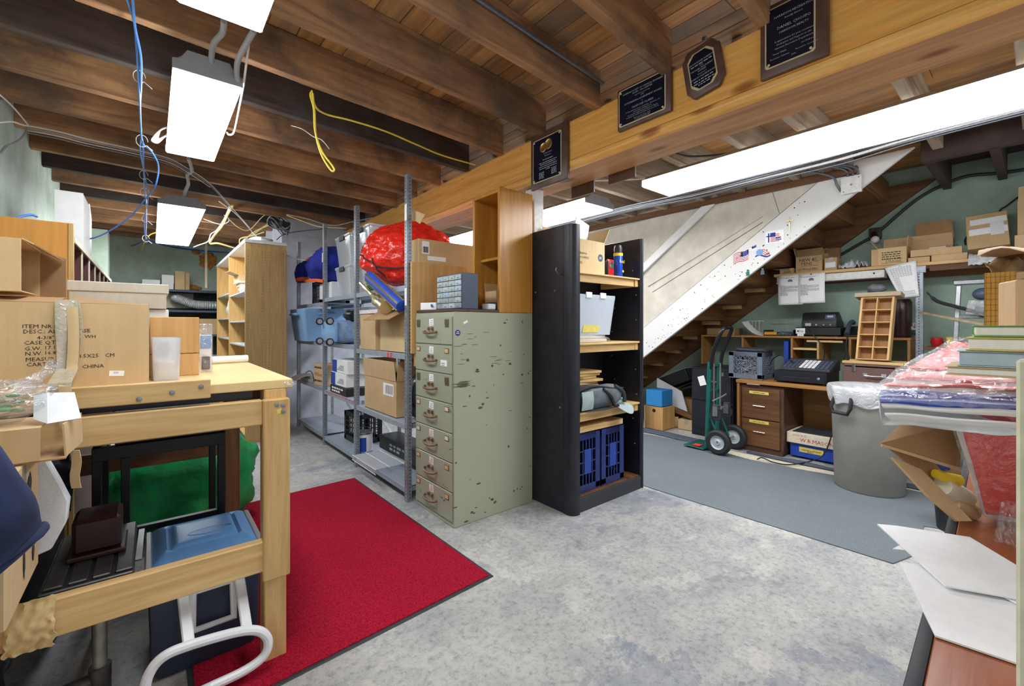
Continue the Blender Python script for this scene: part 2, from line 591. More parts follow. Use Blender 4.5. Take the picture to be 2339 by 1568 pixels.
    def blob(s, c, size, seed=0, amp=0.18, freq=2.0, nu=22, nv=14, squash=1.0, flat=None, power=1.0):
        vs, fs = [], []
        for j in range(nv + 1):
            ph = math.pi * j / nv
            for i in range(nu):
                th = 2 * math.pi * i / nu
                d = Vector((math.sin(ph) * math.cos(th), math.sin(ph) * math.sin(th), math.cos(ph)))
                if power != 1.0:
                    d = Vector([math.copysign(abs(q) ** power, q) for q in d])
                k = 1 + amp * mnoise.noise(d * freq + Vector((seed * 3.7, seed * 1.3, seed)))
                k += amp * 0.5 * mnoise.noise(d * freq * 2.7 + Vector((seed * 1.7, seed, seed * 2.3)))
                p = Vector((d.x * size[0], d.y * size[1], d.z * size[2])) * k
                if flat is not None and p.z < flat:
                    p.z = flat
                vs.append(Vector(c) + p)
        for j in range(nv):
            for i in range(nu):
                fs.append((j * nu + i, (j + 1) * nu + i, (j + 1) * nu + (i + 1) % nu, j * nu + (i + 1) % nu))
        return s.add(vs, fs)


def mesh_of(mb, name, off=(0, 0, 0), bevel=0.0, seg=1, ang=35, weld=True):
    bm = bmesh.new()
    o = Vector(off)
    vv = [bm.verts.new(Vector(p) - o) for p in mb.v]
    bm.verts.ensure_lookup_table()
    for f in mb.f:
        try:
            bm.faces.new([vv[i] for i in f])
        except ValueError:
            pass
    if weld:
        bmesh.ops.remove_doubles(bm, verts=bm.verts, dist=1e-6)
    bmesh.ops.recalc_face_normals(bm, faces=bm.faces)
    if bevel:
        ee = [e for e in bm.edges if len(e.link_faces) == 2 and e.calc_face_angle(0) > 0.6]
        bmesh.ops.bevel(bm, geom=ee, offset=bevel, segments=seg, profile=0.5, affect='EDGES', clamp_overlap=True)
    me = bpy.data.meshes.new(name)
    bm.to_mesh(me)
    bm.free()
    for p in me.polygons:
        p.use_smooth = True
    me.set_sharp_from_angle(angle=math.radians(ang))
    return me


OFF = {}


def link(name, me, mat, parent=None, kind=None, label=None):
    o = bpy.data.objects.new(name, me)
    COL.objects.link(o)
    if mat:
        me.materials.append(M[mat])
    if parent:
        o.parent = parent
    if kind:
        o['kind'] = kind
    if label:
        o['label'] = label
    return o


def thing(name, label, cat, loc=(0, 0, 0), rz=0.0, group=None, local=False):
    o = bpy.data.objects.new(name, None)
    COL.objects.link(o)
    o.empty_display_size = 0.05
    o.location = loc
    o.rotation_euler = (0, 0, rz)
    o['label'] = label
    o['category'] = cat
    if group:
        o['group'] = group
    OFF[o.name] = Vector((0, 0, 0)) if local else Vector(loc)
    return o


def part(name, mb, mat, parent, bevel=0.0, seg=1, ang=35, kind=None, label=None):
    off = OFF[parent.name]
    o = link(name, mesh_of(mb, name, off, bevel, seg, ang), mat, parent, kind, label)
    OFF[o.name] = off
    return o


def single(name, mb, mat, label, cat, base=(0, 0, 0), bevel=0.0, seg=1, ang=35, group=None, kind=None, rz=0.0):
    """a thing that is one mesh; its origin sits at base"""
    o = link(name, mesh_of(mb, name, base, bevel, seg, ang), mat)
    o.location = base
    OFF[o.name] = Vector(base)
    o['label'] = label
    if cat:
        o['category'] = cat
    if group:
        o['group'] = group
    if kind:
        o['kind'] = kind
    return o


def struct(name, mb, mat, label=None, base=(0, 0, 0), bevel=0.0):
    o = link(name, mesh_of(mb, name, base, bevel), mat)
    o.location = base
    OFF[o.name] = Vector(base)
    o['kind'] = 'structure'
    if label:
        o['label'] = label
    return o


def copy_tree(o, parent=None):
    c = o.copy()
    COL.objects.link(c)
    c.parent = parent
    OFF[c.name] = OFF.get(o.name, Vector((0, 0, 0)))
    for ch in [q for q in bpy.data.objects if q.parent == o]:
        copy_tree(ch, c)
    return c


def text_mb(lines, org, xd, yd, lift=0.0008):
    """lines: (string, x, y, size, align) laid out in the plane org + x*xd + y*yd"""
    mb = MB()
    xd, yd = Vector(xd).normalized(), Vector(yd).normalized()
    n = xd.cross(yd)
    org = Vector(org) + n * lift
    for st, x, y, size, al in lines:
        cu = bpy.data.curves.new('t', 'FONT')
        cu.body = st
        cu.size = size
        cu.align_x = al
        cu.resolution_u = 1
        ob = bpy.data.objects.new('t', cu)
        me = bpy.data.meshes.new_from_object(ob)
        mb.add([org + xd * (v.co.x + x) + yd * (v.co.y + y) for v in me.vertices], [tuple(p.vertices) for p in me.polygons])
        bpy.data.meshes.remove(me)
        bpy.data.objects.remove(ob)
        bpy.data.curves.remove(cu)
    return mb


def letter(parent, lines, org, xd, yd, mat='ink', name='lettering', label=None, lift=0.0008):
    return part(name, text_mb(lines, org, xd, yd, lift), mat, parent, label=label)


def spline(pts, n=8):
    p = [Vector(q) for q in pts]
    out = []
    for i in range(len(p) - 1):
        a, b, c, d = p[max(i - 1, 0)], p[i], p[i + 1], p[min(i + 2, len(p) - 1)]
        for k in range(n):
            t = k / n
            out.append(0.5 * ((2 * b) + (c - a) * t + (2 * a - 5 * b + 4 * c - d) * t * t + (3 * b - 3 * c + d - a) * t ** 3))
    out.append(p[-1])
    return out


def cable(name, pts, r, mat, label, cat='cable', n=6, group=None, seg=8):
    mb = MB().tube(spline(pts, seg), r, n)
    return single(name, mb, mat, label, cat, pts[0], group=group)


def carton(name, label, x0, x1, y0, y1, z0, z1, rz=0.0, mat='card', flaps=None, open_top=False, tape=True, group=None, cat='box', th=0.004, inner='card_inner'):
    """corrugated box built around its own base centre; flaps = {'-x': angle, ...} open top flaps measured from upright"""
    cx, cy = (x0 + x1) / 2, (y0 + y1) / 2
    a, b, h = (x1 - x0) / 2, (y1 - y0) / 2, z1 - z0
    t = thing(name, label, cat, (cx, cy, z0), rz, group, True)
    if flaps is None and not open_top:
        part('shell', MB().box(-a, a, -b, b, 0, h), mat, t, 0.003)
        if tape:
            m = MB()
            if a >= b:
                m.box(-a - 0.0006, a + 0.0006, -0.024, 0.024, h - 0.0001, h + 0.0006)
                m.box(-a - 0.0007, -a, -0.024, 0.024, h - 0.06, h).box(a, a + 0.0007, -0.024, 0.024, h - 0.06, h)
            else:
                m.box(-0.024, 0.024, -b - 0.0006, b + 0.0006, h - 0.0001, h + 0.0006)
                m.box(-0.024, 0.024, -b - 0.0007, -b, h - 0.06, h).box(-0.024, 0.024, b, b + 0.0007, h - 0.06, h)
            part('tape', m, 'tape_clear', t)
    else:
        m = MB()
        m.box(-a, a, -b, -b + th, 0, h).box(-a, a, b - th, b, 0, h).box(-a, -a + th, -b + th, b - th, 0, h).box(a - th, a, -b + th, b - th, 0, h).box(-a, a, -b, b, 0, th)
        part('shell', m, mat, t)
        fl = flaps or {}
        for k, ang in fl.items():
            L = (min(a, b)) * 0.95
            an = math.radians(ang)
            f = MB()
            o_, u_ = math.sin(an) * L, math.cos(an) * L
            if k == '-x':
                f.quad((-a, -b + .003, h), (-a, b - .003, h), (-a - o_, b - .006, h + u_), (-a - o_, -b + .006, h + u_), th=th)
            if k == '+x':
                f.quad((a, b - .003, h), (a, -b + .003, h), (a + o_, -b + .006, h + u_), (a + o_, b - .006, h + u_), th=th)
            if k == '-y':
                f.quad((a - .003, -b, h), (-a + .003, -b, h), (-a + .006, -b - o_, h + u_), (a - .006, -b - o_, h + u_), th=th)
            if k == '+y':
                f.quad((-a + .003, b, h), (a - .003, b, h), (a - .006, b + o_, h + u_), (-a + .006, b + o_, h + u_), th=th)
            part('flap', f, inner if ang > 90 else mat, t)
    return t


def scribble(org, xd, yd, rows, seed=1, wd=.02, th=.002, lift=.0008):
    """rows of illegible small print: rows = [(x0, y, length)]"""
    r = random.Random(seed)
    mb = MB()
    xd, yd = Vector(xd).normalized(), Vector(yd).normalized()
    o_ = Vector(org) + xd.cross(yd) * lift
    for x0, y, L in rows:
        x_ = x0
        while x_ < x0 + L:
            l_ = min(r.uniform(.4, 1.4) * wd, x0 + L - x_)
            mb.add([o_ + xd * x_ + yd * y, o_ + xd * (x_ + l_) + yd * y, o_ + xd * (x_ + l_) + yd * (y + th), o_ + xd * x_ + yd * (y + th)], [(0, 1, 2, 3)])
            x_ += l_ + wd * .3
    return mb



# ================================================================ the setting
wood('joist_pale', (190, 172, 150), (132, 108, 84), 'x', 0.75, 6, 0, 0.2, 0.9)
XL, XR, YB = -0.71, 5.85, 9.3
floor = struct('floor', MB().box(XL - .1, XR + .1, -1.6, YB + .1, -0.1, 0), 'worn_concrete', 'worn concrete floor with flaking grey paint')
struct('wall_left', MB().box(XL - .12, XL, -1.6, YB, 0, 2.95), 'green_wall', 'pale green painted wall along the workbench side')
struct('wall_back', MB().box(XL - .12, 1.33, YB, YB + .12, 0, 2.95), 'green_wall', 'pale green stained wall behind the black shelving')
struct('wall_middle', MB().box(1.33, 4.72, 6.38, YB, 0, 2.95), 'grey_wall', 'pale grey wall closing off the end of the steel shelving')
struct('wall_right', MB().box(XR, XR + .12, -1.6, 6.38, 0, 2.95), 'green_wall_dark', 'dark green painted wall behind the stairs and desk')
m = MB().box(XL, -0.44, 7.8, 8.15, 0, 2.56)
struct('trim_1', m, 'green_wall', 'pale green wall stub with a ragged top')
ceil = struct('ceiling', MB().box(XL - .1, XR + .1, -1.6, YB + .1, 2.9, 2.98), 'deck_wood', 'old plank subfloor over exposed joists')
# deck planks, each its own piece; they run along the building's long side
rp = random.Random(3)
plank_cache = {}
x = XL
while x < XR:
    wd = rp.choice((0.1, 0.125, 0.14))
    y = -1.6 + rp.uniform(-1.2, 0)
    while y < YB:
        ln = rp.choice((1.8, 2.4, 3.0))
        y1 = min(y + ln, YB)
        y0 = max(y, -1.6)
        if y1 - y0 > 0.1:
            o = link('plank', mesh_of(MB().box(0, min(wd, XR - x) - .004, 0, y1 - y0 - .003, 0, 0.022), 'plank', bevel=0.0015), 'deck_wood', ceil)
            o.location = (x, y0, 2.872 + rp.uniform(0, .004))
            OFF[o.name] = Vector((0, 0, 0))
        y += ln
    x += wd
# joists, left of the beam (slightly out of square) and right of it
sl = math.tan(math.radians(4.8))
for k in range(-3, 15):
    yy = 2.094 + 0.481 * k
    x1 = 2.14 if yy < 6.1 else 1.33
    f = lambda xx: yy + (xx - 0.66) * sl
    m = MB().add([(XL, f(XL), 2.65), (x1, f(x1), 2.65), (x1, f(x1) + .055, 2.65), (XL, f(XL) + .055, 2.65),
                  (XL, f(XL), 2.872), (x1, f(x1), 2.872), (x1, f(x1) + .055, 2.872), (XL, f(XL) + .055, 2.872)],
                 [(0, 3, 2, 1), (4, 5, 6, 7), (0, 1, 5, 4), (1, 2, 6, 5), (2, 3, 7, 6), (3, 0, 4, 7)])
    o = link('joist', mesh_of(m, 'joist', (XL, yy, 2.65), 0.003), 'joist_dark' if k in (2, 7, 9) else 'joist_wood', ceil)
    o.location = (XL, yy, 2.65)
for yy in (-1.2, -.75, -.3, .03, .48, 1.03, 1.42, 1.9, 2.3, 2.75, 3.2, 3.65, 4.1, 4.55, 5.0, 5.45, 5.9):
    o = link('joist', mesh_of(MB().box(0, 2.17, 0, .06, 0, .222), 'joist', bevel=.003), 'joist_pale', ceil)
    o.location = (2.46, yy, 2.65)
# knob-and-tube style solid blocking between joists over the middle
bm_ = thing('ceiling_beam', 'varnished knotty pine box beam carrying the award plaques', 'beam', (2.15, -1.5, 2.36))
part('fascia', MB().box(2.15, 2.175, -1.5, 6.38, 2.402, 2.66), 'pine_beam', bm_, .002)
pr = [(2.147, 2.398), (2.147, 2.378)] + [(2.147 + .03 * (1 - math.cos(t)), 2.378 - .026 * math.sin(t)) for t in (0.4, 0.8, 1.2, 1.57)] + [(2.195, 2.352), (2.195, 2.398)]
part('nosing', MB().prism(pr, 'y', -1.5, 6.38), 'pine_beam', bm_)
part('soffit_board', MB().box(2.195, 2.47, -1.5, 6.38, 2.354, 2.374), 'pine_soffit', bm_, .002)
part('fascia', MB().box(2.445, 2.47, -1.5, 6.38, 2.374, 2.66), 'pine_beam', bm_, .002)
m = MB()
for i, yy in enumerate((.42, .47, 1.02, 1.06, 2.5, 3.3, 4.1)):
    m.cyl((2.146, yy, 2.63 - .015 * (i % 2)), (2.15, yy, 2.63 - .015 * (i % 2)), .004, 8)
part('screw_head', m, 'steel', bm_)
post_ = single('wood_post', MB().box(2.245, 2.345, 2.46, 2.56, 0, 2.352), 'white_paint', 'white painted wood post under the beam behind the filing cabinet', 'post', (2.295, 2.51, 0), .004)


# ---------------------------------------------------------------- award plaques
def plaque(label, y0, y1, z0, z1, poly=None, tilt=0, lines=(), border='gold_trim', inset=.018, plate=None, medal=None, screws=True, strokes=None):
    cy, cz = (y0 + y1) / 2, (z0 + z1) / 2
    t = thing('award_plaque', label, 'plaque', (2.15, cy, z0), 0, 'award plaques on the beam')
    ca, sa = math.cos(tilt), math.sin(tilt)

    def rot(pts):
        return [(cy + (a - cy) * ca - (b - cz) * sa, cz + (a - cy) * sa + (b - cz) * ca) for a, b in pts]
    def notch(a0, a1, b0, b1, n):
        return [(a0 + n, b0), (a1 - n, b0), (a1, b0 + n), (a1, b1 - n), (a1 - n, b1), (a0 + n, b1), (a0, b1 - n), (a0, b0 + n)]
    if poly:
        out = poly
    else:
        out = [(y0, z0), (y1, z0), (y1, z1), (y0, z1)]
    part('backboard', MB().prism(rot(out), 'x', 2.126, 2.1495), 'plaque_wood', t, .006, 2)
    py0, py1, pz0, pz1 = plate
    n = .03 if poly else .008
    part('gold_border', MB().prism(rot(notch(py0, py1, pz0, pz1, n)), 'x', 2.1235, 2.126), border, t)
    g = .006
    part('plate', MB().prism(rot(notch(py0 + g, py1 - g, pz0 + g, pz1 - g, n + .004)), 'x', 2.1222, 2.1235), 'plaque_plate', t)
    if screws:
        m = MB()
        q = .016 if not poly else .019
        for a, b in rot([(py0 + q, pz0 + q), (py1 - q, pz0 + q), (py0 + q, pz1 - q), (py1 - q, pz1 - q)]):
            m.lathe([(.0055, 0), (.0055, -.002), (.003, -.0035)], (2.1222, a, b), 10, 'x')
        part('screw', m, border, t)
    if medal:
        for a, b, r in medal:
            part('medallion', MB().lathe([(r, 0), (r, -.003), (r * .85, -.004), (r * .8, -.003), (.0, -.003)], (2.1222, a, b), 20, 'x'), 'brass', t)
    if lines:
        xd = (0, -ca, -sa)
        yd = (0, -sa, ca)
        part('engraving', text_mb(lines, (2.1221, cy, cz), xd, yd, .0008), 'screen_grey', t, kind='stuff')
    if strokes:
        part('fine_engraving', scribble((2.1221, cy, cz), (0, -ca, -sa), (0, -sa, ca), [q[:3] for q in strokes], 5, .016, .0045), 'screen_grey', t, kind='stuff')
    return t


a = (2.15,2.365,2.657); b = (2.15,2.002,2.677); c_ = (2.15,1.994,2.279)
Y0, Y1, Z0, Z1 = 1.955, 2.275, 2.27, 2.62
Y1, Y0 = a[1], b[1]
Z1, Z0 = (a[2] + b[2]) / 2, c_[2]
plaque('dark walnut plaque with two gold medallions and a long engraved plate', Y0, Y1, Z0, Z1,
       plate=(Y0 + .055, Y1 - .028, Z0 + .04, Z1 - .045), inset=.03,
       medal=[((Y0 + Y1) / 2 + .045, Z1 - .115, .034), ((Y0 + Y1) / 2 - .005, Z1 - .105, .037)],
       lines=[('In Appreciation', 0, .03, .013, 'CENTER'), ('Presented to', 0, .012, .012, 'CENTER')],
       strokes=[(-.05, -.012, .1, .012), (-.085, -.03, .17, .005), (-.075, -.042, .15, .005), (-.09, -.056, .18, .006), (-.085, -.07, .17, .005), (-.02, -.082, .04, .005)] + [(.035, -.088 - .0095 * k, .05, .005) for k in range(5)] + [(-.088, -.096 - .0095 * k, .05, .005) for k in range(5)])
a = (2.15,1.6,2.687); b = (2.15,1.255,2.69); c_ = (2.15,1.255,2.445)
Y1, Y0, Z1, Z0 = a[1], b[1], (a[2] + b[2]) / 2, c_[2]
plaque('wide walnut plaque with a gold rimmed navy plate and corner screws', Y0, Y1, Z0, Z1, plate=(Y0 + .03, Y1 - .012, Z0 + .018, Z1 - .014),
       lines=[('NIGERIAN SOCIETY OF CHEMICAL ENGINEERS', 0, .072, .0125, 'CENTER'), ('NSChE - USA CHAPTER', 0, .058, .0125, 'CENTER'), ('is proud to present the', 0, .043, .0105, 'CENTER'),
              ('1997', 0, .03, .011, 'CENTER'), ('OUTSTANDING ACHIEVEMENT AWARD', 0, .012, .0135, 'CENTER'), ('to', 0, -.003, .01, 'CENTER'), ('OLADOKE OLABISI', 0, -.022, .0165, 'CENTER'),
              ('For his sustained service, leadership, dedication, and', 0, -.038, .0105, 'CENTER'), ('outstanding contributions to', 0, -.049, .0105, 'CENTER'),
              ('the chemical engineering profession in Nigeria', 0, -.06, .0105, 'CENTER'), ('as well as the Intentional communities as a whole.', 0, -.071, .0105, 'CENTER'),
              ('Emmanuel A. Dada, Ph.D.', 0, -.085, .0105, 'CENTER'), ('President, NSChE-USA', 0, -.095, .0105, 'CENTER')])
a = (2.15,1.193,2.627); b = (2.15,0.974,2.629)
cyy, czz = (a[1] + b[1]) / 2, (2.15,1.078,2.587)[2]
hw, hh = .098, .128
po = []
for sx, sz in ((1, 1), (-1, 1), (-1, -1), (1, -1)):
    ax, az = cyy + sx * hw, czz + sz * hh
    seq = [(ax, az - sz * .042), (ax - sx * .014, az - sz * .03), (ax - sx * .02, az - sz * .016), (ax - sx * .036, az)]
    if sx * sz < 0:
        seq = seq[::-1]
    po += seq
plaque('small walnut plaque with scooped corners hung at a tilt', cyy - hw, cyy + hw, czz - hh, czz + hh, poly=po, tilt=math.radians(-9),
       plate=(cyy - .068, cyy + .068, czz - .098, czz + .098), screws=True,
       lines=[('MAYOR DAVID ROBERTS', 0, .04, .0115, 'CENTER'), ('2004', 0, .017, .009, 'CENTER'),
              ('"MICHAEL PELLEGRINI"', 0, .004, .0115, 'CENTER'), ('AWARD', 0, -.008, .0115, 'CENTER'), ('Presented to', 0, -.022, .009, 'CENTER'),
              ('DARIUS UNDERWOOD', 0, -.038, .012, 'CENTER')],
       strokes=[(-.055, .028, .11, .01), (-.05, -.052, .1, .01), (-.052, -.066, .104, .006), (-.03, -.077, .06, .006)])
a = (2.15,0.815,2.727); b = (2.15,0.555,2.404); c_ = (2.15,0.82,2.414)
Y1, Y0 = a[1], b[1]
Z0, Z1 = (b[2] + c_[2]) / 2, a[2] - .0
plaque('large walnut plaque with a gold rimmed navy plate next to the strip light', Y0, Y1, Z0, Z1, plate=(Y0 + .045, Y1 - .022, Z0 + .035, Z1 - .02),
       lines=[('HARRISON RECREATION', 0.006, 0.085, 0.01368, 'CENTER'), ('Proudly Honors', 0.006, 0.068, 0.01064, 'CENTER'), ('DANIEL CHOFFO', 0.006, 0.032, 0.01672, 'CENTER'), ('HARRISON REALTY', 0.006, 0.012, 0.01292, 'CENTER'),
              ('In appreciation for your continued', 0.006, -0.022, 0.01064, 'CENTER'), ('Dedication and Support to the', 0.006, -0.037, 0.01064, 'CENTER'), ('Harrison Recreation Department.', 0.006, -0.052, 0.01064, 'CENTER'),
              ('Joe Dubenas', 0.06, -0.07, 0.0095, 'CENTER'), ('Vivour Villalta', -0.048, -0.074, 0.0095, 'CENTER'), ('Recreation Coordinator', 0.0564, -0.088, 0.00874, 'CENTER'),
              ('Recreation Chairman', -0.048, -0.092, 0.00874, 'CENTER'), ('2006', 0.006, -0.104, 0.00874, 'CENTER')])
# two narrow plaques hung behind the beam, seen edge-on under it
for yy, zz, lb_ in ((1.83, 2.42, 'dark plaque edge under the beam opposite the wide walnut plaque'), (2.18, 2.40, 'dark plaque edge under the beam opposite the two-medallion plaque')):
    t = thing('small_plaque', lb_, 'plaque', (2.49, yy, 2.27), 0, 'plaques behind the beam')
    part('backboard', MB().box(2.472, 2.488, yy - .11, yy + .11, zz - .13, zz + .13), 'plaque_wood', t, .003)
    part('plate', MB().box(2.488, 2.49, yy - .09, yy + .09, zz - .11, zz + .11), 'plaque_plate', t)


# ---------------------------------------------------------------- fluorescent fixtures
def fixture(label, x0, x1, y0, y1, z, group, caps=(1, 1)):
    cx = (x0 + x1) / 2
    t = thing('ceiling_light', label, 'light', (cx, (y0 + y1) / 2, z), 0, group)
    w_ = (x1 - x0) / 2
    pr = [(cx - w_, z + .006), (cx - w_ + .006, z), (cx + w_ - .006, z), (cx + w_, z + .006), (cx + w_, z + .05), (cx - w_, z + .05)]
    part('diffuser', MB().prism(pr, 'y', y0 + .012, y1 - .012), 'diffuser', t)
    hp = [(cx - w_ * .96, z + .05), (cx + w_ * .96, z + .05), (cx + w_ * .6, z + .1), (cx - w_ * .6, z + .1)]
    part('housing', MB().prism(hp, 'y', y0 + .012, y1 - .012), 'lamp_housing', t)
    cp = [(cx - w_ - .004, z + .008), (cx + w_ + .004, z + .008), (cx + w_ + .004, z + .052), (cx + w_ * .82, z + .058), (cx + w_ * .62, z + .104), (cx - w_ * .62, z + .104), (cx - w_ * .82, z + .058), (cx - w_ - .004, z + .052)]
    for yy in (y0, y1 - .012):
        part('end_cap', MB().prism(cp, 'y', yy, yy + .012), 'lamp_housing', t, .002)
    return t


fixture('short fluorescent ceiling light above the workbench, cable looping beside it', .075, .335, 2.43, 3.64, 2.43, 'fluorescent lights over the bench')
fixture('fluorescent ceiling light over the gap in front of the workbench', .07, .33, .71, 1.93, 2.43, 'fluorescent lights over the bench')
fixture('long fluorescent ceiling light over the oak shelving at the far end', .05, .41, 5.2, 7.7, 2.43, 'fluorescent lights over the bench')
fixture('long fluorescent strip light beside the pine beam and its largest plaque', 3.0, 3.4, -.42, 2.03, 2.40, 'strip lights past the beam')
fixture('fluorescent strip light above the black bookcase', 3.0, 3.4, 2.6, 5.05, 2.40, 'strip lights past the beam')

# ---------------------------------------------------------------- rugs
t = thing('floor_mat', 'red carpet mat with a thin grey rubber edge on the concrete', 'mat', (.75, 2.75, 0))
cs = [(1.37, 1.811), (1.34, 3.737), (.12, 3.68), (.1, 1.735)]
inn = [(1.352, 1.828), (1.322, 3.718), (.138, 3.663), (.118, 1.753)]
part('rubber_edge', MB().prism(cs, 'z', 0.0005, .005), 'charcoal', t, .002)


def pile(u, v):
    p = [Vector((q[0], q[1], 0)) for q in inn]
    q = (p[3] * (1 - u) + p[0] * u) * (1 - v) + (p[2] * (1 - u) + p[1] * u) * v
    q.z = .0095 + .0022 * mnoise.noise(Vector((q.x * 60, q.y * 60, 0))) + .0012 * mnoise.noise(Vector((q.x * 190, q.y * 190, 3)))
    return q


part('pile', MB().sheet(pile, 190, 290, .006), 'red_carpet', t, ang=180)
rug = [(3.051,2.165,0), (3.144,1.194,0), (3.106,0.503,0), (3.886,0.499,0), (4.043,0.141,0), (5.229,0.182,0), (4.853,0.955,0), (4.942,2.053,0), (4.763,3.123,0), (4.513,3.605,0)]
rug = [(3.08, 1.98), (3.12, .52), (3.3, .47), (3.86, .49), (4.02, .1), (4.66, .1), (4.6, 1.0), (4.52, 1.35), (4.47, 1.8), (4.55, 2.2), (4.62, 2.5), (4.56, 3.08), (3.4, 3.3), (3.12, 2.6)]
t = single('grey_rug', MB().prism(rug, 'z', .0005, .007), 'grey_carpet', 'flat grey carpet remnant on the floor in front of the stairs', 'rug', (3.9, 1.5, 0), .002)


def felt(u, v):
    y = felt_y[0] + u * (felt_y[1] - felt_y[0])
    x_ = felt_x[0] + .012 * math.sin(y * 7) + v * (felt_x[1] - felt_x[0] - .02)
    z = .006 + .012 * max(0, math.sin(v * 3.14)) * (1 + math.sin(y * 9 + 1))
    return (x_, y, z)


felt_x, felt_y = (4.685, 4.785), (-.1, 1.93)
t = single('felt_strip', MB().sheet(felt, 60, 10, .004), 'felt', 'rumpled blue grey carpet strip along the foot of the desk', 'rug', (4.74, .9, 0), ang=180)
felt_x, felt_y = (4.63, 4.85), (2.47, 3.5)
t = single('felt_strip', MB().sheet(felt, 40, 10, .004), 'felt', 'blue grey carpet strip in front of the wooden crate under the stair', 'rug', (4.74, 3.0, 0), ang=180)
res = [(4.60, .1), (4.68, .1), (4.68, 1.4), (4.66, 2.0), (4.60, 2.42), (4.57, 2.3), (4.50, 1.85), (4.55, 1.4), (4.62, 1.0)]
part('pale_residue', MB().prism(res, 'z', .0002, .0006), 'cream', floor)

# ---------------------------------------------------------------- the stairs
ZL = lambda y: .923 + .73 * (3.106 - y)
st = thing('staircase', 'enclosed wooden stair with a white painted stringer seen from below', 'stairs', (5.25, 4.4, 0))
YT = lambda z, up: 3.106 - (z - (.923 + up)) / .73
poly = [(YT(0, 0), 0), (YT(2.72, 0), 2.72), (YT(2.72, .36), 2.72), (YT(0, .36), 0)]
stringer = part('stringer', MB().prism(poly, 'x', 4.66, 4.70), 'white_stringer', st, .004, label='white painted stringer with flag stickers')
poly2 = [(YT(0, 0), 0), (YT(2.72, 0), 2.72), (YT(2.72, .33), 2.72), (YT(0, .33), 0)]
part('stringer', MB().prism(poly2, 'x', 5.80, 5.845), 'aged_lumber_y', st, .003)
for k in range(13):
    z = .2 * (k + 1)
    yc = 3.106 - (z - .26 - .923) / .73
    part('tread', MB().box(4.702, 5.798, yc - .14, yc + .16, z - .035, z), 'aged_lumber_x', st, .003)
    part('riser', MB().box(4.702, 5.798, yc - .165, yc - .142, z - .03, z + .165), 'aged_lumber_x', st, .002)
    if k < 9:
        part('cleat', MB().box(4.75, 4.81, yc - .1, yc + .12, z - .085, z - .037), 'lumber_y', st, .002)
        part('cleat', MB().box(5.72, 5.798, yc - .1, yc + .12, z - .085, z - .037), 'lumber_y', st, .002)
m = MB()
rs = random.Random(11)
for i in range(90):
    y = rs.uniform(1.4, 3.3)
    z = ZL(y) + rs.uniform(.04, .32) if i % 3 else ZL(y) + rs.uniform(.03, .12)
    r = rs.choice((.0035, .004, .006))
    m.lathe([(r, 0), (r, -.0012)], (4.66, y, z), 7, 'x')
part('nail_hole', m, 'hole_dark', stringer, kind='stuff')
# enclosure wall over the stringer
YU = lambda z: YT(z, .36)
m = MB().prism([(YU(0) + .012, 0), (YU(2.72) + .012, 2.72), (YU(2.72) + .012, 2.9), (6.38, 2.9), (6.38, 0)], 'x', 4.672, 4.70)
bw = struct('wall_stair', m, 'beige_wall', 'beige boarded wall enclosing the stair above its stringer')
OFF['wall_stair'] = Vector((0, 0, 0))
gp = (4.668,3.061,1.78), (4.668,1.765,2.383)
part('batten', MB().bar(gp[0], gp[1], .006, .03, (1, 0, 0)), 'beige_wall', bw)
gp = (4.67,3.001,1.707), (4.67,1.765,2.327)
part('joint', MB().bar(gp[0], gp[1], .004, .006, (1, 0, 0)), 'charcoal', bw)
part('joint', MB().bar((4.67,1.675,2.6), (4.67,1.617,2.388), .004, .004, (1, 0, 0)), 'grey_ink', bw)
part('joint', MB().bar((4.67,4.115,2.56), (4.67,1.655,2.659), .003, .006, (1, 0, 0)), 'grey_ink', bw)
part('diagonal_board', MB().bar((4.641,3.294,1.866), (4.641,2.194,2.68), .03, .085, (0, .7, .7)), 'white_stringer', bw, .003)
part('header_trim', MB().box(4.655, 4.672, 1.25, 2.05, 2.67, 2.72), 'white_paint', bw, .002)
part('ledger', MB().box(4.6, 4.655, 1.0, 6.38, 2.60, 2.66), 'aged_lumber_y', bw, .003)
# stair landing framing over the desk corner
ld = thing('stair_landing', 'dark timber landing framing over the cartons by the right wall', 'landing', (5.3, -.3, 2.62))
part('header', MB().box(4.72, 4.80, -1.5, .62, 2.60, 2.9), 'landing_dark', ld, .004)
for yy in (-1.2, -.7, -.2, .2, .55):
    part('joist', MB().box(4.8, 5.845, yy, yy + .055, 2.6, 2.82), 'landing_dark', ld, .003)
part('deck', MB().box(4.8, 5.845, -1.5, .62, 2.822, 2.86), 'landing_dark', ld)


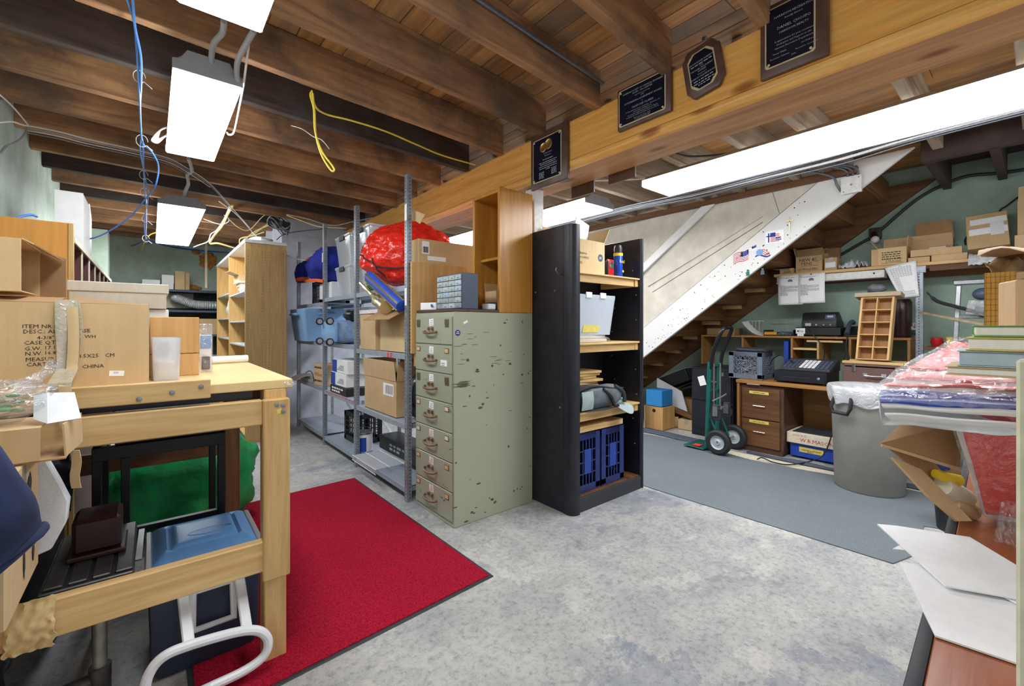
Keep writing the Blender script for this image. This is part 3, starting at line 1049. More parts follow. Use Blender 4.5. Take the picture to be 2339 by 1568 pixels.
# ---------------------------------------------------------------- stickers on the stringer (flat prints, facing the room)
def flagprint(label, y, z, wd, ht, skew, faded=False, pole=False):
    t = thing('flag_sticker', label, 'sticker', (4.659, y, z))
    def P(u, v):
        return (4.6585, y + wd / 2 - u * wd, z - ht / 2 + v * ht + skew * u + .08 * ht * math.sin(u * 6))
    m1, m2, m3 = MB(), MB(), MB()
    for i in range(13):
        mm = m1 if i % 2 == 0 else m2
        v0, v1 = i / 13, (i + 1) / 13
        u1 = .999
        n = 8
        for k in range(n):
            a0, a1 = u1 * k / n, u1 * (k + 1) / n
            if v0 >= .46 and a0 >= .55:
                continue
            mm.quad(P(a0, v0), P(a1, v0), P(a1, v1), P(a0, v1), th=.0006)
    for k in range(4):
        a0, a1 = .5 + .125 * k, .5 + .125 * (k + 1)
        m3.quad(P(a0, .46), P(a1, .46), P(a1, 1), P(a0, 1), th=.0007)
    part('red_stripes', m1, 'pink_label' if faded else 'red_ink', t)
    part('white_stripes', m2, 'white_paper', t)
    cn = part('canton', m3, 'blue_ink', t)
    ms = MB()
    for i in range(4):
        for j in range(3):
            q = P(.56 + .11 * i, .54 + .17 * j)
            ms.lathe([(ht * .028, 0), (ht * .028, -.0006)], (4.658, q[1], q[2]), 5, 'x')
    part('star', ms, 'white_paper', cn, kind='stuff')


flagprint('waving striped flag sticker, the largest on the white stringer', 1.969, 1.985, .15, .1, .045)
flagprint('small faded flag sticker just above the largest flag on the stringer', 1.863, 2.06, .085, .045, .03, True)
t = thing('cross_flag_card', 'white card with a blue cross and flag pinned to the stringer', 'card', (4.659, 1.654, 2.16))
part('card', MB().box(4.6575, 4.6588, 1.575, 1.735, 2.105, 2.225), 'white_paper', t)
part('cross', MB().box(4.6568, 4.6575, 1.70, 1.712, 2.115, 2.205).box(4.6568, 4.6575, 1.683, 1.729, 2.17, 2.18), 'blue_ink', t)
part('canton', MB().box(4.6568, 4.6575, 1.645, 1.692, 2.165, 2.205), 'blue_ink', t)
m = MB()
for i in range(4):
    m.box(4.6568, 4.6575, 1.61 - .004 * i, 1.69, 2.118 + i * .012, 2.124 + i * .012)
m.box(4.6568, 4.6575, 1.612, 1.644, 2.17, 2.176).box(4.6568, 4.6575, 1.612, 1.644, 2.184, 2.19)
part('stripe', m, 'red_ink', t)
part('small_print', scribble((4.657, 1.642, 2.128), (0, -1, 0), (0, 0, 1), [(0, .016, .05), (0, 0, .05)], 2, .012, .01), 'blue_ink', t, kind='stuff')
t = thing('ribbon_sticker', 'red white and blue ribbon and globe sticker beside the flags on the stringer', 'sticker', (4.659, 1.761, 2.0))
part('globe', MB().lathe([(.032, 0), (.032, -.001)], (4.6585, 1.79, 2.03), 16, 'x'), 'light_blue', t)
m = MB()
for i in range(4):
    m.sheet(lambda u, v, i=i: (4.6578, 1.775 - u * .075, 2.045 - i * .012 + .012 * math.sin(u * 5 + i) - .02 * u + v * .006), 8, 1, .0006)
part('ribbon', m, 'red_ink', t)
part('banner', MB().sheet(lambda u, v: (4.6576, 1.83 - u * .14, 1.985 + .012 * math.sin(u * 6.3) + v * .014), 12, 1, .0006), 'blue_ink', t)
t = thing('wall_crucifix', 'small gold crucifix fixed high on the white stringer', 'crucifix', (4.655, 1.522, 2.22))
part('cross', MB().box(4.648, 4.6585, 1.518, 1.526, 2.20, 2.33).box(4.648, 4.6585, 1.49, 1.554, 2.288, 2.297), 'brass', t, .001)
part('figure', MB().tube([(4.645, 1.522, 2.235), (4.643, 1.522, 2.27), (4.645, 1.522, 2.295)], [.003, .005, .003], 6).bar((4.645, 1.498, 2.30), (4.645, 1.522, 2.287), .003, .003).bar((4.645, 1.546, 2.30), (4.645, 1.522, 2.287), .003, .003), 'pale_gold', t)
for (yy, zz, lab) in ((1.762, 1.86, 'small dark figure sticker low on the stringer under the big flag'), (1.90, 1.86, 'tiny green figure sticker near the stringer edge')):
    t = single('figure_sticker', MB().lathe([(.012, 0), (.012, -.001)], (4.6588, yy, zz), 10, 'x').box(4.6572, 4.6588, yy - .016, yy + .016, zz - .045, zz - .012).box(4.6572, 4.6588, yy - .02, yy + .02, zz - .052, zz - .045), 'slate_plastic' if zz < 1.9 and yy < 1.8 else 'teal_cloth', lab, 'sticker', (4.659, yy, zz))
# junction box and armoured cable on the stringer
t = thing('junction_box', 'square white junction box on the upper stringer fed by armoured cables', 'junction box', (4.655, 1.04, 2.44))
part('body', MB().box(4.615, 4.6585, .975, 1.11, 2.44, 2.575), 'white_paint', t, .004, 2)
part('cover', MB().box(4.608, 4.615, .97, 1.115, 2.435, 2.58), 'white_paint', t, .003, 2)
part('screw', MB().lathe([(.006, 0), (.004, -.003)], (4.608, .99, 2.56), 8, 'x').lathe([(.006, 0), (.004, -.003)], (4.608, 1.095, 2.455), 8, 'x').lathe([(.008, 0), (.006, -.002)], (4.608, 1.042, 2.507), 8, 'x'), 'steel', t)

# ================================================================ workbench side
def TL(s_, p, size, ax=0, al='LEFT'):
    return (s_, p[ax], p[2], size, al)


wb = thing('workbench', 'home-built lumber workbench with a particleboard top and open front rails', 'workbench', (-.14, 2.5, 0))
part('bench_top', MB().box(-.70, .435, 1.9, 3.14, 1.055, 1.09), 'particle', wb, .003)
part('front_board', MB().box(-.70, .163, 1.875, 1.9, 1.045, 1.112), 'lumber_x', wb, .003)
part('upper_rail', MB().box(-.70, .325, 1.875, 1.915, .925, 1.02), 'lumber_x', wb, .004)
part('lower_rail', MB().box(-.70, .33, 1.872, 1.912, .37, .485), 'lumber_x', wb, .004)
part('leg_facing', MB().box(.325, .417, 1.86, 1.9, .335, 1.02), 'lumber_z', wb, .004)
part('leg', MB().box(.335, .412, 1.9, 1.985, 0, 1.055), 'lumber_z', wb, .004)
part('leg', MB().box(.325, .4, 2.98, 3.06, 0, 1.055), 'aged_lumber_z', wb, .004)
part('leg', MB().box(-.69, -.61, 1.915, 1.985, 0, 1.055), 'lumber_z', wb, .004)
part('leg', MB().box(-.69, -.61, 2.98, 3.06, 0, 1.055), 'aged_lumber_z', wb, .004)
part('rear_rail', MB().box(-.69, .325, 3.0, 3.04, .56, .66), 'aged_lumber_x', wb, .003)
part('rear_rail', MB().box(-.69, .325, 3.0, 3.04, .94, 1.04), 'aged_lumber_x', wb, .003)
part('side_rail', MB().box(.34, .40, 1.985, 2.98, .94, 1.045), 'aged_lumber_y', wb, .003)
part('apron_or_gap', MB().box(-.69, .30, 1.93, 1.95, 1.02, 1.05), 'black_lam', wb)  # black strip stands in for shade in the gap above the upper rail
for (x_, z_) in ((-.03, 1.062), (.055, 1.075), (.135, 1.088), (.37, 1.0), (.392, .995), (.392, .972)):
    part('bolt_head', MB().lathe([(.008, 0), (.008, -.003), (.004, -.004)], (x_, 1.875 if x_ < .2 else 1.86, z_), 10, 'y'), 'steel', wb)
part('peeled_tape', MB().quad((.372, 1.8595, .962), (.388, 1.8595, .966), (.386, 1.8595, .985), (.37, 1.8595, .98), th=.001), 'yellow_label', wb)
part('stretch_wrap', MB().blob((.42, 1.91, 1.07), (.02, .035, .015), 3, .3, 3, 12, 8), 'film', wb)


def masking(u, v):
    a = v * 4.2
    r = .068 + .008 * mnoise.noise(Vector((u * 6, v * 9, 1)))
    return (-.32 + u * .1 + .012 * mnoise.noise(Vector((0, v * 7, 2))), 1.868 - .012 * math.sin(a) - .006 - .01 * mnoise.noise(Vector((u * 7, v * 7, 9))), .428 + (v - .5) * 2 * r * 1.05)


part('masking_paper', MB().sheet(masking, 14, 20, .002), 'particle', wb, ang=60, label='crumpled masking paper stuck over the lower rail')

# the large printed carton
c1 = thing('printed_carton', 'large brown export carton with stencilled shipping text on the workbench', 'box', (-.35, 2.2, 1.09))
m = MB().box(-.70, -.006, 2.0, 2.006, 1.0905, 1.375).box(-.70, -.006, 2.40, 2.406, 1.0905, 1.375).box(-.70, -.694, 2.006, 2.40, 1.0905, 1.375).box(-.012, -.006, 2.006, 2.40, 1.0905, 1.375).box(-.70, -.006, 2.0, 2.406, 1.0905, 1.096)
part('shell', m, 'card', c1, .001)
part('flap', MB().quad((-.70, 2.0, 1.376), (-.24, 2.0, 1.376), (-.23, 2.19, 1.40), (-.70, 2.19, 1.40), th=.005), 'card_dark', c1)
part('flap', MB().quad((-.20, 2.0, 1.376), (-.006, 2.0, 1.374), (-.02, 2.2, 1.382), (-.21, 2.2, 1.406), th=.005), 'card_dark', c1)
part('flap', MB().quad((-.70, 2.406, 1.376), (-.006, 2.406, 1.376), (-.006, 2.25, 1.37), (-.70, 2.25, 1.37), th=.005), 'card', c1)
T = [TL('ITEM NR.: S', (-0.307,2,1.293), .017), TL('DESC.: ALA', (-0.305,2,1.277), .017), TL('ASE', (-0.182,2,1.279), .017), TL('4-3/8"', (-0.275,2,1.258), .0155), TL(': WH', (-0.176,2,1.26), .0155),
     TL('CASE QTY:', (-0.303,2,1.242), .017), TL('G.W.', (-0.302,2,1.224), .017), TL('17.1', (-0.26,2,1.226), .0155), TL('N.W.', (-0.301,2,1.208), .017), TL('16.8', (-0.26,2,1.21), .0155),
     TL('MEASUR.', (-0.3,2,1.19), .017), TL('8.5X25   CM', (-0.184,2,1.196), .017), TL('CARTON N', (-0.298,2,1.174), .017), TL('MA', (-0.243,2,1.158), .0165), TL('CHINA', (-0.175,2,1.161), .017)]
letter(c1, T, (0, 2.0, 0), (1, 0, 0), (0, 0, 1))['kind'] = 'stuff'
q = (-0.09,2,1.139)
lb = part('label', MB().obox((q[0], 1.9993, q[2]), (.038, .0008, .018), 0, 0, math.radians(4)), 'white_paper', c1)
letter(c1, [('330', q[0] - .008, q[2], .009, 'LEFT')], (0, 1.9988, 0), (1, 0, 0), (0, 0, 1), 'grey_ink')


def tape_fn(u, v):
    z = 1.384 - v * .34
    if z > 1.16:
        y = 1.994 - .003 * math.sin(v * 9)
    else:
        y = 1.994 - min(1, (1.16 - z) / .03) * .135
    return (-.207 + (u - .5) * (.056 + .006 * math.sin(v * 7)) + .004 * math.sin(v * 5), y - .004 * math.sin(u * 6 + v * 3), z)


part('loose_tape', MB().sheet(tape_fn, 8, 40, .0012), 'tape_clear', c1, ang=60, label='peeling brown packing tape')
part('torn_tape_backing', MB().sheet(lambda u, v: (-.196 + (u - .5) * .026 + .003 * math.sin(v * 6), 1.99 - .002 * math.sin(u * 3) - .135 * min(1, max(0, (v - .58) / .06)), 1.36 - v * .36), 4, 24, .001), 'card_pale', c1, ang=60)
part('tape_seam', MB().box(-.0062, -.0052, 2.01, 2.05, 1.12, 1.37), 'tape_clear', c1)

# small carton on its side, open end toward the aisle
c2 = thing('open_carton', 'small brown carton lying on its side with its end open, atop the printed carton', 'box', (-.5, 2.1, 1.407))
m = MB().box(-.70, -.315, 2.04, 2.044, 1.408, 1.575).box(-.70, -.315, 2.34, 2.344, 1.408, 1.575).box(-.70, -.315, 2.044, 2.34, 1.408, 1.412).box(-.70, -.315, 2.044, 2.34, 1.571, 1.575).box(-.70, -.696, 2.044, 2.34, 1.412, 1.571)
part('shell', m, 'card', c2, .001)
part('flap', MB().quad((-.315, 2.344, 1.575), (-.315, 2.344, 1.408), (-.245, 2.32, 1.405), (-.245, 2.32, 1.552), th=.004), 'card_inner', c2)
part('flap', MB().quad((-.315, 2.044, 1.575), (-.315, 2.34, 1.575), (-.25, 2.31, 1.54), (-.29, 2.05, 1.56), th=.004), 'card', c2)

m = MB().box(-.20, .06, 2.46, 2.72, 1.0905, 1.372)
single('white_carton', m, 'white_plastic', 'plain white carton under the long grey box on the workbench', 'box', (-.07, 2.6, 1.09), .003)
lg = thing('long_box', 'long low grey-white cardboard box with a lid, bridging boxes at the bench back', 'box', (-.1, 2.6, 1.374))
part('body', MB().box(-.25, .052, 2.44, 2.78, 1.374, 1.44), 'card_grey', lg, .002)
part('lid', MB().box(-.256, .060, 2.434, 2.786, 1.44, 1.48), 'card_grey', lg, .003)
pb = thing('plywood_block', 'upright pine plywood box with a split board on the workbench', 'box', (.08, 2.37, 1.09))
part('board', MB().box(-.004, .159, 2.3, 2.43, 1.185, 1.337), 'plywood', pb, .002)
part('board', MB().box(-.004, .159, 2.302, 2.43, 1.0905, 1.183), 'plywood', pb, .002)


def tub(name, label, x0, x1, y0, y1, z0, z1, rz=0, mat='clear_plastic', lid=None, fill=None, taper=.12, group=None, latch=None, lidmat='frosted_plastic', rim=.012):
    cx, cy = (x0 + x1) / 2, (y0 + y1) / 2
    a, b, h = (x1 - x0) / 2, (y1 - y0) / 2, z1 - z0
    t = thing(name, label, 'storage bin', (cx, cy, z0), rz, group, True)
    k = 1 - taper

    def ring(s, z, c=.18):
        aa, bb = a * s, b * s
        r = min(aa, bb) * c
        pts = []
        for sx, sy, st in ((1, 1, 0), (-1, 1, 1), (-1, -1, 2), (1, -1, 3)):
            for j in range(4):
                an = math.pi / 2 * (st + j / 3)
                pts.append(((aa - r) * sx + r * math.cos(an), (bb - r) * sy + r * math.sin(an), z))
        return pts
    rings = [ring(k, 0), ring(k + taper * .93, h * .9), ring(1.0, h * .93), ring(1.0, h), ring(.965, h), ring(.965 * (k + taper * .93), h * .88), ring(k * .96, .006)]
    vs, fs = [], []
    for r_ in rings:
        vs += r_
    n = 16
    for i in range(len(rings) - 1):
        for j in range(n):
            fs.append((i * n + j, i * n + (j + 1) % n, (i + 1) * n + (j + 1) % n, (i + 1) * n + j))
    fs.append(tuple(range(n - 1, -1, -1)))
    fs.append(tuple((len(rings) - 1) * n + j for j in range(n)))
    part('bin_body', MB().add(vs, fs), mat, t, ang=50)
    if lid:
        vs, fs = [], []
        rr = [ring(1.02, h + .001), ring(1.04, h + .008), ring(1.04, h + .022), ring(.98, h + .028), ring(.9, h + .022)]
        for r_ in rr:
            vs += r_
        for i in range(len(rr) - 1):
            for j in range(n):
                fs.append((i * n + j, i * n + (j + 1) % n, (i + 1) * n + (j + 1) % n, (i + 1) * n + j))
        fs.append(tuple(range(n - 1, -1, -1)))
        fs.append(tuple((len(rr) - 1) * n + j for j in range(n)))
        part('lid', MB().add(vs, fs), lidmat, t, ang=50)
    if latch:
        for sx in (-1, 1):
            part('latch', MB().box(sx * a * 1.0 - .012, sx * a * 1.0 + .012, -b * .3, b * .3, h - .03, h + .018), latch, t, .004)
    if fill:
        for i, (mt, fx0, fx1, fy0, fy1, fz0, fz1) in enumerate(fill):
            part('contents', MB().blob(((fx0 + fx1) * a * k * .45, (fy0 + fy1) * b * k * .45, h * (fz0 + fz1) / 2), ((fx1 - fx0) * a * k * .42, (fy1 - fy0) * b * k * .42, h * (fz1 - fz0) / 2), i + 2, .25, 2, 14, 8, power=.6), mt, t)
    return t


tub('clear_tub', 'small clear plastic tub with white packs on the bench beside the printed carton', .0, .09, 2.12, 2.27, 1.0905, 1.255, 0, 'clear_plastic', None, [('white_paper', -.9, .9, -.9, .9, .08, .5), ('slate_plastic', -.7, .3, -.6, .6, .55, .9)])
cl = thing('blister_pack', 'clear blister pack with a printed card standing on the bench', 'package', (.194, 2.45, 1.09))
part('card_insert', MB().box(.171, .217, 2.455, 2.458, 1.092, 1.26), 'white_paper', cl)
part('print_panel', MB().box(.173, .215, 2.4535, 2.455, 1.195, 1.255), 'light_blue', cl)
part('product', MB().box(.178, .21, 2.445, 2.4545, 1.10, 1.16), 'charcoal', cl, .004)
part('blister', MB().box(.167, .221, 2.435, 2.475, 1.0905, 1.31), 'film', cl, .008, 2)
single('paper_roll', MB().cyl((.235, 2.9, 1.112), (.43, 2.93, 1.112), .02, 20), 'white_paper', 'rolled white paper tube on the far corner of the workbench', 'paper roll', (.33, 2.91, 1.091))
single('bench_scraps', MB().box(.24, .4, 2.98, 3.06, 1.0905, 1.1).obox((.30, 3.05, 1.112), (.16, .05, .02), .2), 'card', 'flat scraps of cardboard behind the paper roll', 'scraps', (.3, 3.0, 1.09))

# orange veneer cabinet end and dark pigeonhole cabinet along the left wall
oc = thing('veneer_cabinet', 'tall orange wood veneer cabinet end panel behind the boxes', 'cabinet', (-.5, 3.16, 0))
part('side_panel', MB().box(-.705, -.326, 3.16, 3.18, 0, 1.825), 'orange_veneer', oc, .002)
part('edge_strip', MB().box(-.326, -.306, 3.155, 3.185, 0, 1.825), 'oak_laminate', oc, .002)
ph = thing('pigeonhole_cabinet', 'dark maroon pigeonhole cabinet with chipped pale edges along the left wall', 'cabinet', (-.5, 4.4, 0))
part('top_board', MB().box(-.705, -.31, 3.19, 5.9, 1.735, 1.755), 'maroon_wood', ph, .002)
part('shelf', MB().box(-.705, -.31, 3.19, 5.9, 1.36, 1.38), 'maroon_wood', ph, .002)
part('base', MB().box(-.705, -.31, 3.19, 5.9, 0, 1.0), 'maroon_wood', ph, .002)
part('back_panel', MB().box(-.708, -.695, 3.19, 5.9, 1.0, 1.735), 'maroon_wood', ph)
for px in range(8):
    yy = 3.19 + .385 * px
    d_ = part('divider', MB().box(-.695, -.316, yy, yy + .014, 1.0, 1.735), 'maroon_wood', ph)
    part('chipped_edge', MB().box(-.316, -.309, yy, yy + .014, 1.0, 1.735), 'cream', d_)
part('top_edge', MB().box(-.31, -.303, 3.19, 5.9, 1.732, 1.758), 'cream', ph)
wc = thing('white_board_box', 'tall white foam-core box standing on the pigeonhole cabinet', 'box', (-.41, 4.2, 1.756))
part('front_face', MB().box(-.475, -.343, 4.0, 4.012, 1.757, 2.17), 'white_paper', wc, .001)
part('side_face', MB().box(-.355, -.343, 4.012, 4.4, 1.757, 2.165), 'white_paper', wc, .001)
part('far_side', MB().box(-.475, -.463, 4.012, 4.4, 1.757, 2.165), 'white_paper', wc, .001)
single('grey_sheet', MB().prism([(4.55, 1.757), (4.95, 1.757), (4.95, 2.18), (4.8, 2.27), (4.62, 2.22), (4.55, 2.24)], 'x', -.40, -.375), 'grey_plastic', 'bent grey sheet behind the white foam-core box', 'sheet', (-.39, 4.7, 1.757), .002)

# oak shelving with peg holes
pu = thing('oak_shelving', 'tall oak laminate shelving unit with rows of peg holes in its side', 'shelving', (1.0, 6.9, 0))
part('side_panel', MB().box(.8, 1.218, 5.6, 5.625, 0, 2.225), 'oak_laminate', pu, .003)
part('divider_panel', MB().box(.8, 1.218, 6.9, 6.925, 0, 2.225), 'oak_inner', pu, .002)
part('side_panel', MB().box(.8, 1.218, 8.28, 8.305, 0, 2.225), 'oak_inner', pu, .002)
part('back_panel', MB().box(1.205, 1.218, 5.625, 8.28, 0, 2.225), 'oak_inner', pu)
part('top_board', MB().box(.795, 1.218, 5.59, 8.31, 2.226, 2.262), 'white_paint', pu, .003)
for (a_, b_) in ((5.625, 6.9), (6.925, 8.28)):
    for i, z_ in enumerate((.08, .62, 1.08, 1.36, 1.70)):
        part('shelf', MB().box(.81, 1.205, a_, b_, z_ - .018 + (.05 if a_ > 6 else 0), z_ + (.05 if a_ > 6 else 0)), 'grey_plastic' if i > 1 else 'oak_inner', pu, .002)
m = MB()
for xx in (.83, .97, 1.04, 1.18):
    for k in range(64):
        m.lathe([(.0035, 0), (.0035, -.0012)], (xx, 5.6, .12 + k * .032), 6, 'y')
for yy in (5.612, 6.912, 8.292):
    for k in range(40):
        m.lathe([(.003, 0), (.003, -.001)], (.8, yy, .8 + k * .034), 6, 'x')
part('peg_holes', m, 'hole_dark', pu, kind='stuff')
m = MB()
for k in range(5):
    m.lathe([(.008, 0), (.008, -.002), (.004, -.003)], (.86 + k * .075, 5.6, 2.2), 8, 'y')
part('screw_head', m, 'steel', pu)
single('plastic_sack', MB().blob((.93, 7.4, 1.545), (.1, .22, .17), 5, .2, 2, 18, 12, flat=-.13), 'bag_white', 'stuffed white plastic sack on the oak shelving', 'bag', (.93, 7.4, 1.41))
single('paper_bundle', MB().blob((.93, 6.25, 1.76), (.1, .35, .055), 8, .3, 3, 20, 8, flat=-.058), 'white_paper', 'heap of white papers on an oak shelf', 'papers', (.93, 6.25, 1.702))
carton('small_carton', 'small brown carton leaning open on the upper oak shelf', .84, 1.06, 6.45, 6.7, 1.862, 1.95, .1, 'card', {'-x': 70})
single('shelf_board_scrap', MB().box(.83, 1.15, 6.35, 6.72, 1.845, 1.86), 'white_paper', 'white tray under the leaning carton on the oak shelf', 'tray', (1, 6.5, 1.82), .002)
single('tray_support', MB().box(.86, 1.1, 6.4, 6.7, 1.80, 1.845), 'card_pale', 'flat cream box under the white tray on the oak shelf', 'box', (1, 6.5, 1.8), .002)
single('spray_bottle', MB().lathe([(.03, 0), (.035, .05), (.03, .1), (.012, .13), (.014, .17), (0, .17)], (.87, 7.1, 1.1305), 12).box(.82, .88, 7.09, 7.11, 1.29, 1.31), 'light_blue', 'pale blue bottle low in the oak shelving', 'bottle', (.87, 7.1, 1.13))
single('paper_stack', MB().blob((1.0, 5.95, 2.30), (.15, .25, .05), 21, .25, 3, 18, 8, flat=-.037), 'white_paper', 'crumpled white papers on top of the oak shelving', 'papers', (1, 5.95, 2.263))

# black shelving on the back wall
bs = thing('black_shelving', 'black steel wall shelving with rounded front rails at the far green wall', 'shelving', (.3, 9.05, 0))
for z_ in (.75, 1.15, 1.55, 1.88):
    sh = part('shelf', MB().box(-.45, 1.05, 8.9, 9.285, z_ - .02, z_), 'black_metal', bs, .002)
    part('front_rail', MB().cyl((-.45, 8.89, z_ - .012), (1.05, 8.89, z_ - .012), .022, 12), 'slate_plastic', sh)
for xx in (-.45, 1.02):
    part('upright', MB().box(xx, xx + .035, 9.2, 9.285, 0, 1.9), 'black_metal', bs)
    part('upright', MB().box(xx, xx + .035, 8.9, 8.93, 0, 1.9), 'black_metal', bs)
part('back_sheet', MB().box(-.45, 1.05, 9.285, 9.293, .8, 1.9), 'charcoal', bs)
for nm, x0, x1, z0, z1, mt, lab in (('white_box', -.11, .11, 1.881, 2.03, 'white_plastic', 'low white box on the black shelving'), ('white_box', .125, .28, 1.881, 1.98, 'white_paper', 'white box at the foot of a pair on the black shelving'),
                                   ('white_box', .13, .285, 1.981, 2.12, 'white_paper', 'upper white box of a pair on the black shelving')):
    single(nm, MB().box(x0, x1, 8.93, 9.2, z0, z1), mt, lab, 'box', ((x0 + x1) / 2, 9.05, z0), .003)
single('kraft_box', MB().box(.295, .425, 8.92, 9.2, 1.881, 2.19), 'card_pale', 'upright kraft box beside the white boxes on the black shelving', 'box', (.36, 9.05, 1.881), .003)
single('kraft_sleeve', MB().box(.43, .49, 8.94, 9.2, 1.881, 2.17), 'card', 'narrow kraft sleeve standing beside the upright kraft box', 'box', (.46, 9.05, 1.881), .003)
carton('shelf_carton', 'brown carton with a label on the lower black shelf', .62, .9, 8.93, 9.2, 1.1505, 1.42, 0, 'card')
vp = thing('vent_duct', 'silver flexible duct bending out of a white wall plate', 'duct', (.3, 9.0, 1.6))
part('wall_plate', MB().box(.12, .56, 9.26, 9.284, 1.60, 1.85), 'cream', vp, .003)
pts = spline([(.34, 9.25, 1.75), (.32, 9.08, 1.76), (.40, 9.02, 1.72), (.55, 9.0, 1.66), (.72, 9.02, 1.65), (.96, 9.04, 1.65)], 14)
part('hose', MB().tube(pts, [.07 + (.006 if i % 2 else -.004) for i in range(len(pts))], 16), 'silver_duct', vp, ang=20)
for c0, sz, sd, lab in (((.76, 9.29, 2.45), (.11, .05, .13), 4, 'large orange expanding foam patch high on the back wall'), ((.60, 9.29, 2.58), (.06, .03, .05), 6, 'small orange foam smear under the joists on the back wall'), ((.55, 9.29, 1.95), (.12, .04, .05), 7, 'low orange foam ridge above the black shelving')):
    single('foam_patch', MB().blob(c0, sz, sd, .5, 3, 24, 14), 'foam_orange', lab, 'foam', c0, ang=60)
single('wood_strip', MB().box(.655, .685, 8.4, 8.43, 1.9, 2.64), 'lath', 'thin pale wood strip hanging from the joists by the oak shelving', 'strip', (.67, 8.4, 1.9))

# ---------------------------------------------------------------- under the bench
ck = thing('wheeled_cooler', 'blue-lidded wheeled cooler with a white telescoping handle under the bench', 'cooler', (.17, 2.24, 0))
pr = [(.0, .03), (.02, .0), (.32, .0), (.34, .03), (.352, .38), (-.012, .38)]
part('body', MB().prism([(p[0], p[1]) for p in pr], 'y', 2.05, 2.44), 'cooler_navy', ck, .018, 2)


def lidf(u, v):
    a = max(abs(u - .5), abs(v - .5)) * 2
    z = .40 + .055 * (1 - a ** 4) - (.012 if a < .62 and a > .56 else 0)
    return (-.014 + u * .368, 2.045 + v * .40, z)


part('lid', MB().sheet(lidf, 30, 30, .05), 'cooler_blue', ck, ang=50)
part('lid_band', MB().box(-.02, .004, 2.06, 2.43, .375, .42), 'grey_plastic', ck, .006)
part('lid_band', MB().box(.336, .36, 2.06, 2.43, .375, .42), 'grey_plastic', ck, .006)
letter(ck, [('igloo', 0, -.012, .045, 'CENTER')], (.19, 2.2, .4555), (-1, 0, 0), (0, -1, 0), 'cooler_blue', 'embossed_logo')
part('logo_ring', MB().tube([(.19 + .075 * math.cos(t * .314), 2.2 + .028 * math.sin(t * .314), .4545) for t in range(20)], .0022, 5, True), 'cooler_blue', ck)
hd = part('handle_loop', MB().tube(spline([(.16, 1.84, .045), (.06, 1.84, .043), (.01, 1.84, .06), (-.015, 1.842, .11), (-.005, 1.845, .17), (.03, 1.845, .208), (.097, 1.845, .214), (.237, 1.845, .198), (.306, 1.845, .172), (.337, 1.845, .125), (.325, 1.842, .075), (.264, 1.84, .051), (.16, 1.84, .045)], 6), .016, 10), 'white_plastic', ck)
part('handle_stem', MB().bar((.1, 1.85, .205), (.085, 2.03, .365), .034, .02), 'white_plastic', ck, .004)
part('handle_stem', MB().bar((.27, 1.85, .19), (.262, 2.03, .365), .034, .02), 'white_plastic', ck, .004)
part('handle_bracket', MB().box(.125, .245, 2.02, 2.05, .29, .325), 'white_plastic', ck, .004)
part('handle_grip', MB().tube([(.12, 2.03, .31), (.12, 2.02, .16), (.25, 2.02, .16), (.25, 2.03, .31)], .014, 8), 'white_plastic', ck)
for xx in (.03, .31):
    part('side_notch', MB().box(xx - .022, xx + .022, 2.046, 2.052, .30, .325), 'black_plastic', ck, .003)
single('aluminium_bar', MB().bar((-.035, 2.05, .465), (-.03, 2.42, .44), .018, .006), 'steel', 'flat aluminium bar lying beside the cooler lid', 'bar', (-.035, 2.2, .43))
ps = thing('pipe_stand', 'grey steel stand on a pipe leg under the workbench', 'stand', (-.135, 2.2, 0))
part('tray', MB().box(-.27, -.045, 1.95, 2.42, .44, .475), 'dark_metal', ps, .004)
for k in range(4):
    part('slat', MB().box(-.26 + k * .056, -.215 + k * .056, 1.96, 2.41, .475, .485), 'dark_metal', ps, .003)
part('leg', MB().cyl((-.135, 2.05, .13), (-.135, 2.05, .44), .02, 14), 'pipe_steel', ps)
part('collar', MB().cyl((-.135, 2.05, .0), (-.135, 2.05, .14), .03, 14), 'dark_metal', ps)
part('base_pipe', MB().cyl((-.30, 2.05, .085), (-.135, 2.05, .1), .022, 12), 'dark_metal', ps)
part('leg', MB().cyl((-.15, 2.36, .0), (-.15, 2.36, .44), .016, 12), 'dark_metal', ps)
tb = thing('trophy_plinth', 'dark mahogany trophy base with chamfered top on the steel stand', 'trophy base', (-.145, 2.2, .486))
part('plinth', MB().box(-.225, -.07, 2.11, 2.29, .486, .502), 'mahogany', tb, .004)
part('block', MB().box(-.212, -.083, 2.122, 2.278, .502, .622), 'mahogany', tb, .012, 1)
bf = thing('steel_side_table', 'black steel table frame standing under the workbench', 'frame', (.05, 2.7, 0))
for xx, yy in ((-.19, 2.5), (.245, 2.5), (-.19, 2.9), (.245, 2.9)):
    part('leg', MB().box(xx, xx + .03, yy, yy + .03, 0, .79), 'black_metal', bf, .002)
part('top_rail', MB().box(-.19, .275, 2.495, 2.53, .735, .79), 'black_metal', bf, .002)
part('top_rail', MB().box(-.19, .275, 2.9, 2.93, .735, .79), 'black_metal', bf, .002)
part('side_rail', MB().box(-.19, -.16, 2.53, 2.9, .735, .79), 'black_metal', bf, .002)
part('side_rail', MB().box(.245, .275, 2.53, 2.9, .735, .79), 'black_metal', bf, .002)
part('foot_rail', MB().box(-.16, .245, 2.5, 2.53, .40, .425), 'black_metal', bf, .002)
part('mid_post', MB().box(-.1, -.07, 2.5, 2.53, .425, .735), 'black_metal', bf, .002)
ct = thing('parts_catalog', 'thick black component catalogue lying on the black frame', 'book', (.07, 2.6, .79))
part('cover', MB().box(-.12, .25, 2.51, 2.8, .7905, .828), 'black_plastic', ct, .004)
letter(ct, [('2022 - 2023 Components Catalog', .03, .80, .011, 'LEFT')], (0, 2.5095, 0), (1, 0, 0), (0, 0, 1), 'screen_grey')
